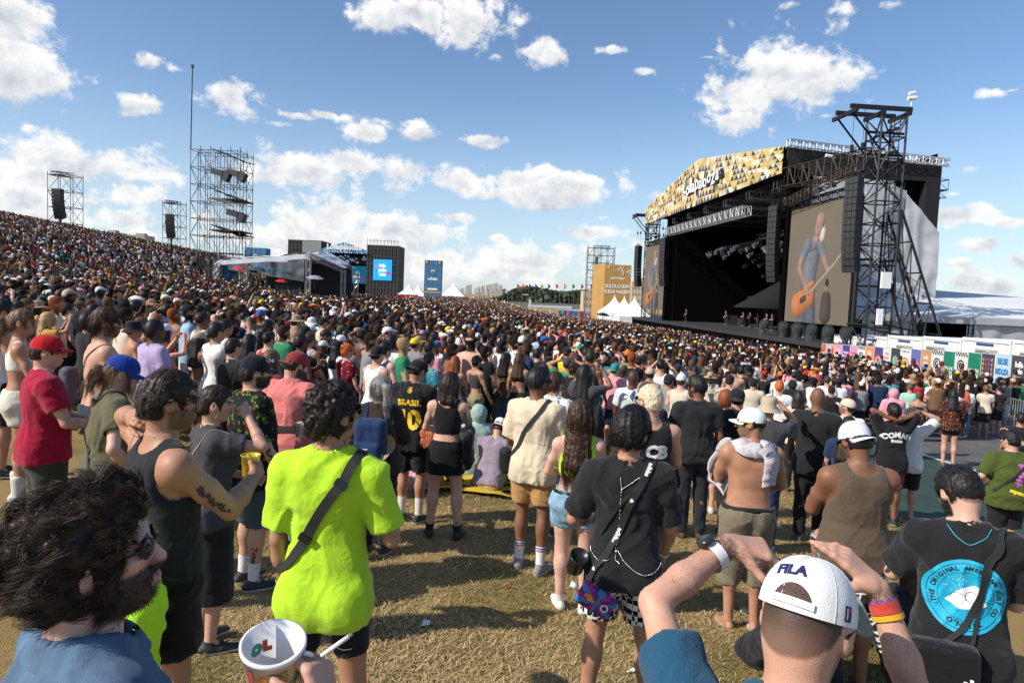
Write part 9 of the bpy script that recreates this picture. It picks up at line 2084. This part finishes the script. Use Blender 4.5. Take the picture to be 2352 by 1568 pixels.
for(_,u,v,spec,lab)in MU:
 w=W(u,v,DK);_tz=tz
 globals()['tz']=lambda X,Y:DK
 crowd_person(0,0,spec,lab,face=-94,XY=(w.x,w.y),group='people on the stage')
 globals()['tz']=_tz
 # ================================================================ further individuals, then the mass of the crowd
rs=np.random.RandomState(77);rnd=random.Random(31)
g1x,g1y=g1.x,g1.y
def front_y(x):
 return float(np.interp(x,[-50,0,250,330,420,600,900,1100,1250,1500,1750,1900,2050,2200,2352,2450],[700,700,710,770,770,770,800,805,815,845,860,872,882,885,880,880]))
def sheet(P):
 v=cam_rot.transposed()@(Vector(P)-Vector((0,0,CAM_H)));return 1176+v.x/-v.z*FV,784-v.y/-v.z*FV
def free(X,Y,r):
 for(a,b,q)in OCC:
  if(a-X)**2+(b-Y)**2<(r+q*.5)**2:return False
 return True
TOPC=['black']*15+['white']*15+['char']*5+['navy']*4+['grey']*4+['cream']*3+['red','red','maroon','olive','olive','khaki','green','teal','blue','lblue','lblue','pink','orange','yellow','lilac','mustard','brown','brown','beige','beige','coral','purple','hotpink']
HATC=['black']*12+['white']*8+['red','navy','green','yellow','pink','beige','char','blue','orange']
WORDS={'char':'charcoal','lblue':'light blue','hotpink':'hot pink','royal':'royal blue'}
cw=lambda c:WORDS.get(c,c)
hairw={'black':'black','dark':'dark brown','brown':'brown','lbrown':'light brown','blond':'blond','red':'red'}
seen=set();fill=0;tries=0;cand=[]
while tries<60000:
 tries+=1;Yp=float(rs.uniform(6.5,24));Xp=float(rs.uniform(-.82*Yp,.80*Yp))
 x,y=sheet((Xp,Yp,tz(Xp,Yp)+1.66))
 if y>front_y(x)or x<-30 or x>2385 or Xp>20:continue
 cand.append((Yp,Xp,x,y))
 if len(cand)>9000:break
cand.sort(key=lambda c:c[0]+rs.uniform(0,2.5))
regions=lambda x,y:('at the far left' if x<350 else 'left of centre' if x<850 else 'near the centre' if x<1350 else 'right of centre' if x<1850 else 'at the right')
combos=[('m tee','short'),('f tank','long'),('m tee','short'),('f tee','pony'),('m tank','fade'),('f crop','bun'),('f tee','wavy'),('m tee','curly'),('f bra','long'),('m none','short')]
NFILL=300-n_named-len(HEROES)-len(MU)
for(Yp,Xp,x,y)in cand:
 if fill>=NFILL:break
 if not free(Xp,Yp,.44):continue
 for _ in range(40):
  (cb,hr)=rnd.choice(combos);tcn=rnd.choice(TOPC);hcn=rnd.choice(['black']*4+['dark']*3+['brown','brown','lbrown','blond','red']if cb[0]=='f' else['black']*5+['dark']*3+['brown']);hat=rnd.random()<.42;hk=rnd.choice(['cap','cap','cap','bucket','straw'])if hat else None;hcc=rnd.choice(HATC)if hk!='straw' else 'tan'
  sk=rnd.choice(['light','tan','tan','olive','brown','dark','pale']);reg=regions(x,y);who='woman' if cb[0]=='f' else 'man'
  gar={'m tee':'T-shirt','f tank':'tank top','f tee':'T-shirt','m tank':'tank top','f crop':'crop top','f bra':'bra top','m none':None}[cb]
  desc='%s %s'%(who,('in a %s %s'%(cw(tcn),gar))if gar else 'without a shirt');desc+=(' and %s %s'%(cw(hcc),{'cap':'cap','bucket':'bucket hat','straw':'straw hat'}[hk]))if hat else(' with %s %s hair'%({'short':'short','long':'long','pony':'ponytailed','fade':'cropped','bun':'pinned-up','wavy':'wavy','curly':'curly'}[hr],hairw[hcn]))
  desc+=', '+reg
  if desc not in seen:break
 else:continue
 seen.add(desc);arms=rnd.choice(['relax/relax']*5+['belly/belly','phone/relax','relax/raise','cross/cross','hip/relax','head/relax','raise/raise'])
 bot=rnd.choice(['shorts','shorts','jeans','mini' if cb[0]=='f' else 'shorts']);bc=rnd.choice(['black','denim','black','khaki','grey'])
 spec='%s:%s %s:%s %s:%s %s arms:%s sk:%s %s'%(cb,tcn,bot,bc,hr,hcn,('%s:%s'%(hk,hcc))if hat else '',arms,sk,'glass' if rnd.random()<.3 else '')
 xy=crowd_person(x,y,spec,desc,XY=(Xp,Yp));OCC.append((*xy,.34));fill+=1;lastY=Yp
print('fill',fill,time.time()-T0)
# --- the mass: simplified standing figures gathered in one mesh
def fig(sex,arms,lod_h,hat,hair):
 p={**DEF,'sex':sex,'arms':arms,'hair':hair,'hat':hat,'g':1.0,'skin':(1,1,1),'hcol':(1,1,1),'seed':3};J=skeleton(p);body,neck,head,feat,sock_,con=body_fields(p,J)
 low=lambda q:q
 Fb=Field(np.array((-.55,-.4,.55)),np.array((.55,.6,2.15)),lod_h)
 prs=body+neck+head+[(cap(J['W'+n],J['W'+n]+(J['W'+n]-J['E'+n])/np.linalg.norm(J['W'+n]-J['E'+n])*.12,.035,.02),.02)for n in 'RL']
 for q,k in prs:Fb.add(q,max(k,.02))
 Fb.add(ell(hpt(J,(0,-.02,.03)),(.088,.112,.108)),.02)
 for r_ in[(loft([(.55,0,0,.19,.14),(.9,0,0,.195,.14),(1.2,0,0,.195,.14),(1.38,0,0,.185,.12),(1.44,0,0,.13,.09)],2.3),.03)]:Fb.add(*r_)
 if hair=='long':Fb.add(cap(hpt(J,(0,-.06,-.02)),hpt(J,(0,-.09,-.28)),.075,.06),.04)
 if hat=='bucket':Fb.add(ell(hpt(J,(0,-.01,.055)),(.15,.16,.03)),.02)
 if hat=='cap':Fb.add(ell(hpt(J,(0,.12,.05)),(.075,.08,.016)),.01)
 V,Q=Fb.mesh();V,Q,_=compact(V,Q);q=(V-J['hc'])@J['HROT'];part=np.zeros(len(V),int)
 headm=np.linalg.norm(q*np.array((1,1,.8)),axis=1)<.155
 facem=(q[:,1]>.035)&(q[:,2]<.06)
 part[:]=1;part[V[:,2]<.86]=3
 for n in 'RL':
  S,E,W_=J['S'+n],J['E'+n],J['W'+n]
  for a,b_,t0 in((S,E,.55 if arms!='tank' else 0),(E,W_+(W_-E)*.5,-.1)):
   ba=b_-a;t=((V-a)@ba)/(ba@ba);d=np.linalg.norm(V-a-np.clip(t,0,1)[:,None]*ba,axis=1);part[(t>t0)&(t<1.1)&(d<.068)]=0
 part[(V[:,2]>1.46)&~headm&(np.abs(V[:,0])<.09)&(V[:,2]<1.6)]=0
 part[headm]=2;part[headm&facem]=0;part[headm&(np.abs(q[:,0])>.072)&(q[:,2]<.02)&(q[:,1]>-.03)&(q[:,1]<.03)]=0
 if hair=='long':part[(~headm)&(q[:,2]<.0)&(q[:,2]>-.36)&(q[:,1]<-.055)&(np.abs(q[:,0])<.085)]=2
 if hat:part[headm&(q[:,2]>(.045))]=4;part[(np.linalg.norm(q-np.array((0,.05,.05)),axis=1)<.2)&(np.abs(q[:,2]-.05)<.03)&(np.abs(q[:,1])>.09)]=4
 return V,Q,part,(.28 if arms[1]in('high','raise','head')else .5 if hat=='bucket' else 1.)
def crowd_mass(name,pts,figs,seed,hscale=1.):
 rs=np.random.RandomState(seed);VV=[];QQ=[];CC=[];n0=0;pts=np.array(pts);wts=np.array([f_[3]for f_ in figs]);which=rs.choice(len(figs),len(pts),p=wts/wts.sum());skc=np.array([SK[k]for k in('light','tan','tan','olive','brown','dark','pale')]);hcs=np.array([HC[k]for k in['black']*7+['dark']*6+['brown']*3+['lbrown','lbrown','lbrown','blond','red']])*.85
 tcs=np.array([CN[c]for c in TOPC]);bcs=np.array([CN[c]for c in('black','denim','black','khaki','grey','white')]);hts=np.array([CN[c]for c in HATC])
 for fi,(V,Q,part,_w)in enumerate(figs):
  ii=np.nonzero(which==fi)[0];m=len(ii)
  if not m:continue
  X,Y=pts[ii,0],pts[ii,1];face=np.arctan2(24-X,66-Y)+rs.normal(.15,.35,m);flip=rs.uniform(0,1,m)<.06;face=face+flip*rs.uniform(1,4,m);a=-face;s=rs.uniform(.90,1.07,m)*hscale;c,sn=np.cos(a),np.sin(a)
  mir=np.where(rs.uniform(0,1,m)<.5,-1,1);x=V[None,:,0]*mir[:,None]*rs.uniform(.92,1.15,m)[:,None];y=V[None,:,1]+0*x;z=V[None,:,2]
  P=np.stack([(x*c[:,None]-y*sn[:,None])*s[:,None]+X[:,None],(x*sn[:,None]+y*c[:,None])*s[:,None]+Y[:,None],z*s[:,None]+terr(X,Y)[:,None]],-1)
  pal=np.stack([skc[rs.randint(0,len(skc),m)],tcs[rs.randint(0,len(tcs),m)],hcs[rs.randint(0,len(hcs),m)],bcs[rs.randint(0,len(bcs),m)],hts[rs.randint(0,len(hts),m)]],1)
  bare=rs.uniform(0,1,m)<.12;pal[bare,1]=pal[bare,0];col=pal[:,part,:]
  Qm=np.repeat(Q[None],m,0);Qm[mir<0]=Qm[mir<0][:,:,::-1];Qm=Qm+(np.arange(m)*len(V))[:,None,None]+n0
  VV.append(P.reshape(-1,3));QQ.append(Qm.reshape(-1,4));CC.append(col.reshape(-1,3));n0+=m*len(V)
 V=np.concatenate(VV);Q=np.concatenate(QQ);Cc=np.concatenate(CC);print(name,len(pts),'faces',len(Q),time.time()-T0)
 return V,Q,Cc
A=ARMS;
figs_mid=[fig('m',('relax','relax'),.046,None,'short'),fig('m',('relax','belly'),.046,None,'short'),fig('m',('belly','relax'),.046,None,'short'),fig('f',('relax','relax'),.046,None,'long'),fig('m',('relax','relax'),.046,'cap','short'),fig('m',('relax','high'),.046,'cap','short'),fig('m',('belly','belly'),.046,'cap','short'),fig('f',('raise','raise'),.046,None,'long'),fig('m',('relax','relax'),.046,'bucket','short'),fig('m',('relax','head'),.046,None,'short'),fig('f',('relax','relax'),.046,None,'short')]
def inside(X,Y):
 if X>19.2 and Y>24:return False
 if-31.5<X<-17.5 and 68.5<Y<80:return False
 if abs(X+32.6)<4.4 and 73.5<Y<82:return False
 if X>5 and(X-g1x)*nrm_.x+(Y-g1y)*nrm_.y>0 and False:return False
 return True
pts_mid=[];rs=np.random.RandomState(5)
grid={}
def gfree(X,Y,r):
 k=(int(X/.6),int(Y/.6))
 for i in(-1,0,1):
  for j in(-1,0,1):
   for(a,b)in grid.get((k[0]+i,k[1]+j),()):
    if(a-X)**2+(b-Y)**2<r*r:return False
 grid.setdefault(k,[]).append((X,Y));return True
for(a,b,_)in OCC:grid.setdefault((int(a/.6),int(b/.6)),[]).append((a,b))
for _ in range(60000):
 Yp=float(rs.uniform(6.5,46));Xp=float(rs.uniform(-.84,.80)*Yp)
 if not inside(Xp,Yp):continue
 x,y=sheet((Xp,Yp,tz(Xp,Yp)+1.66))
 if y>front_y(x)-(6 if Yp<20 else 0)or x<-40 or x>2400:continue
 if Yp>10 and rs.uniform()<.0:continue
 if gfree(Xp,Yp,.47 if Yp<30 else .52):pts_mid.append((Xp,Yp))
V1,Q1,C1=crowd_mass('mid',pts_mid,figs_mid,1)
figs_far=[fig('m',('relax','relax'),.085,None,'short'),fig('m',('relax','belly'),.085,None,'short'),fig('m',('relax','relax'),.085,'cap','short'),fig('m',('belly','relax'),.085,None,'short'),fig('f',('relax','relax'),.085,None,'long'),fig('m',('relax','high'),.075,'cap','short'),fig('m',('belly','belly'),.085,'bucket','short'),fig('f',('relax','relax'),.085,None,'short')]
pts=[];N=46000;Yr=46+np.abs(rs.uniform(0,1,N))**.85*150;Xr=rs.uniform(-.86,.62,N)*Yr
for Xp,Yp in zip(Xr,Yr):
 if not inside(Xp,Yp):continue
 if Xp<-18 and Yp>104:continue
 if Xp>20.5:continue
 lim=float(np.interp(Xp/Yp,[-.3,-.12,-.02,.05,.1,.16,.2],[235,225,190,158,140,118,105]))
 if Yp>lim+rs.normal(0,6):continue
 if Yp>90 and rs.uniform()<(Yp-90)/260:continue
 pts.append((Xp,Yp))
for _ in range(260):
 Yp=rs.uniform(160,300);pts.append((rs.uniform(-.08,.13)*Yp,Yp))
V2,Q2,C2=crowd_mass('far',pts,figs_far,2)
me=np_mesh('crowd',np.concatenate([V1,V2]),np.concatenate([Q1,Q2+len(V1)]),True,None,np.concatenate([C1,C2]));o=link('crowd',me,[mat('crowd_cloth',use='attr',rough=.85,spec=.15)]);tag(o,'dense festival crowd filling the field and the hillside behind the nearer people','crowd',kind='stuff')
# ================================================================ litter and things on the grass
def ground_obj(x,y,dz=0):p=gp(x,y);return(p.x,p.y,p.z+dz)
p=ground_obj(978,1438,.02);b=MB();V=[(-.03,-.035,0),(.03,-.03,.012),(.028,.04,.004),(-.02,.035,.018)];b.add(V+[(a,c,z-.001)for a,c,z in V],[(0,1,2,3),(7,6,5,4)]);o=b.build('paper_scrap',[mat('paper',(.75,.75,.76))]);o.location=p;tag(o,'torn white scrap of paper on the dry grass','paper')
for k,(x,y,c,l)in enumerate(((956,1223,(.02,.35,.5),'small turquoise wrapper on the grass by the woman in ankle boots'),(1448,1545,(.7,.7,.7),'tiny crumpled white paper near the lower edge'),(1190,1226,(.6,.6,.5),'pale crumpled wrapper beside the cream T-shirt man'),(1165,1352,(.3,.05,.05),'tiny red wrapper on the grass in the centre'))):
 p=ground_obj(x,y,.015);b=MB();b.box((0,0,0),(.05,.02,.008),.5*k);b.box((.02,.012,.004),(.03,.03,.006),.9);o=b.build('wrapper',[mat('wrap_%d'%k,c)]);o.location=p;tag(o,l,'litter')
def cloth_sheet(name,x,y,w,l,col,label,rz=0,seed=0):
 p=ground_obj(x,y);n=24;V=[];F=[]
 for j in range(n+1):
  for i in range(n+1):
   a,c=(i/n-.5)*w*(1+.12*math.sin(j*.7+seed)),(j/n-.5)*l*(1+.12*math.cos(i*.6));X=p[0]+a*math.cos(rz)-c*math.sin(rz);Yy=p[1]+a*math.sin(rz)+c*math.cos(rz);V.append((X,Yy,tz(X,Yy)+.025+.05*float(vnoise(np.array([[a*5+seed,c*5,0.]]),seed)[0])))
 F=[(j*(n+1)+i,j*(n+1)+i+1,(j+1)*(n+1)+i+1,(j+1)*(n+1)+i)for j in range(n)for i in range(n)];o=link(name,np_mesh(name,V,F),[mat(name+'_cloth',col,rough=.8)]);tag(o,label,'cloth');return p
cloth_sheet('picnic_cloth',1000,1110,1.9,.9,(.62,.42,.03),'yellow printed cloth spread on the grass behind the woman in the mini skirt',0,2)
cloth_sheet('beach_towel',1130,1062,1.6,.7,(.03,.35,.42),'turquoise cloth edge under the person in the raincoat',.3,5)
p=ground_obj(968,1080);b=MB();F_=Field(np.array((-.25,-.2,0)),np.array((.25,.2,.5)),.014);F_.add(rbox((0,0,.2),(.17,.11,.2),.07),.02);V,Q=F_.mesh();V,Q,_=compact(V,Q);o=link('backpack',np_mesh('backpack',folds(V,normals(V,Q),3,.02),Q),[cloth('nylon')],None,(.015,.015,.017));o.location=p;tag(o,'black backpack standing on the yellow cloth','bag')
# ================================================================ white popcorn-style bucket at the lower edge, with the hand that holds it and a cigarette
bc=at(628,1482,1.2);e=empty('bucket',bc,0,label='white plastic drink bucket with coloured lettering held up at the lower edge',cat='bucket');e.rotation_euler=(R(16),R(4),0)
b=MB();b.lathe([(0,-.115),(.040,-.115),(.0425,-.112),(.056,.0),(.0585,.0),(.0585,.008),(.053,.009),(.0405,-.10),(0,-.10)],n=48);b.build('wall',[mat('bucket_white',(.74,.74,.75),rough=.35,sss=.1)],e,True)
b=MB();b.lathe([(0,-.085),(.042,-.085)],n=30);b.build('drink',[mat('pale_drink',(.45,.45,.42),rough=.1)],e,True)
b=MB();b.tube([(.058,-.008,.0),(.068,-.006,-.004),(.070,0,-.012),(.062,.002,-.018)],.0045,8);b.build('handle_lug',[mat('bucket_white')],e,True)
def curved_letters(txt,r0,a0,da,z,size,m,inside=False):
 for i,ch in enumerate(txt):
  V,F=text_mesh(ch,size,1,.0035);b=MB();Vn=[]
  for v in V:zz=z+v[1];rr=(.0565-.0135*(-zz/.112))*1.0+(.0012 if not inside else-.0045);a=a0+i*da+(v[0]/rr)*(1 if not inside else-1);Vn.append((rr*math.cos(a),rr*math.sin(a),zz))
  b.add(Vn,F);b.build('lettering',[m[i%len(m)]],e)
curved_letters('LOLLA',.05,R(-108),R(33),-.040,.062,[mat('ink_brick',(.42,.07,.04)),mat('ink_ochre',(.50,.20,.04)),mat('ink_olive',(.40,.36,.10)),mat('ink_teal',(.02,.25,.2))])
curved_letters('OL',.05,R(150),R(-25),-.040,.026,[mat('ink_teal'),mat('ink_brick')],True)
pz={**DEF,'sex':'m','skin':SK['light'],'hcol':HC['dark'],'seed':5};Jh={'WR':np.array((.115,-.045,-.110)),'ER':np.array((.22,-.16,-.34)),'HROT':np.eye(3)}
pz['hands']={'R':dict(dir=(-.35,.45,.80),palm=(-.90,.35,-.1),curl=(50,55,58,62),tcurl=30,thumb=(-.4,-1,.2))}
prs=[(cap(Jh['ER'],Jh['WR'],.042,.028),.02)]+hand_prims(Jh,'R',pz);lo=np.min([q[0][1]for q in prs],0);hi=np.max([q[0][2]for q in prs],0);F_=Field(lo,hi,.003)
for q,k in prs:F_.add(q,k)
V,Q=F_.mesh();V,Q,_=compact(V,Q);pe=empty('person',bc,0,label='forearm and hand of a person out of frame, holding the white bucket',cat='person');o=link('body',np_mesh('body',V,Q,True,None,np.ones((len(V),3))),[skin_mat()],pe,SK['light'])
Wp,d_,pn_,lat_,kn_=Jh['handR'];c0=bc+Vector(kn_+d_*.02-pn_*.012);dirc=Vector((.75,.1,.55)).normalized();ce=empty('cigarette',c0,0,label='lit white cigarette between the fingers next to the bucket',cat='cigarette');b=MB();b.tube([(0,0,0),tuple(dirc*.06)],.0040,12);b.build('paper',[mat('paper')],ce,True);b=MB();b.tube([tuple(dirc*.06),tuple(dirc*.068)],[.0040,.0028],12);b.build('ash',[mat('ash',(.25,.24,.23),rough=1,bump=1,bscale=900)],ce,True)
print('objects',len(bpy.data.objects),'time',time.time()-T0)
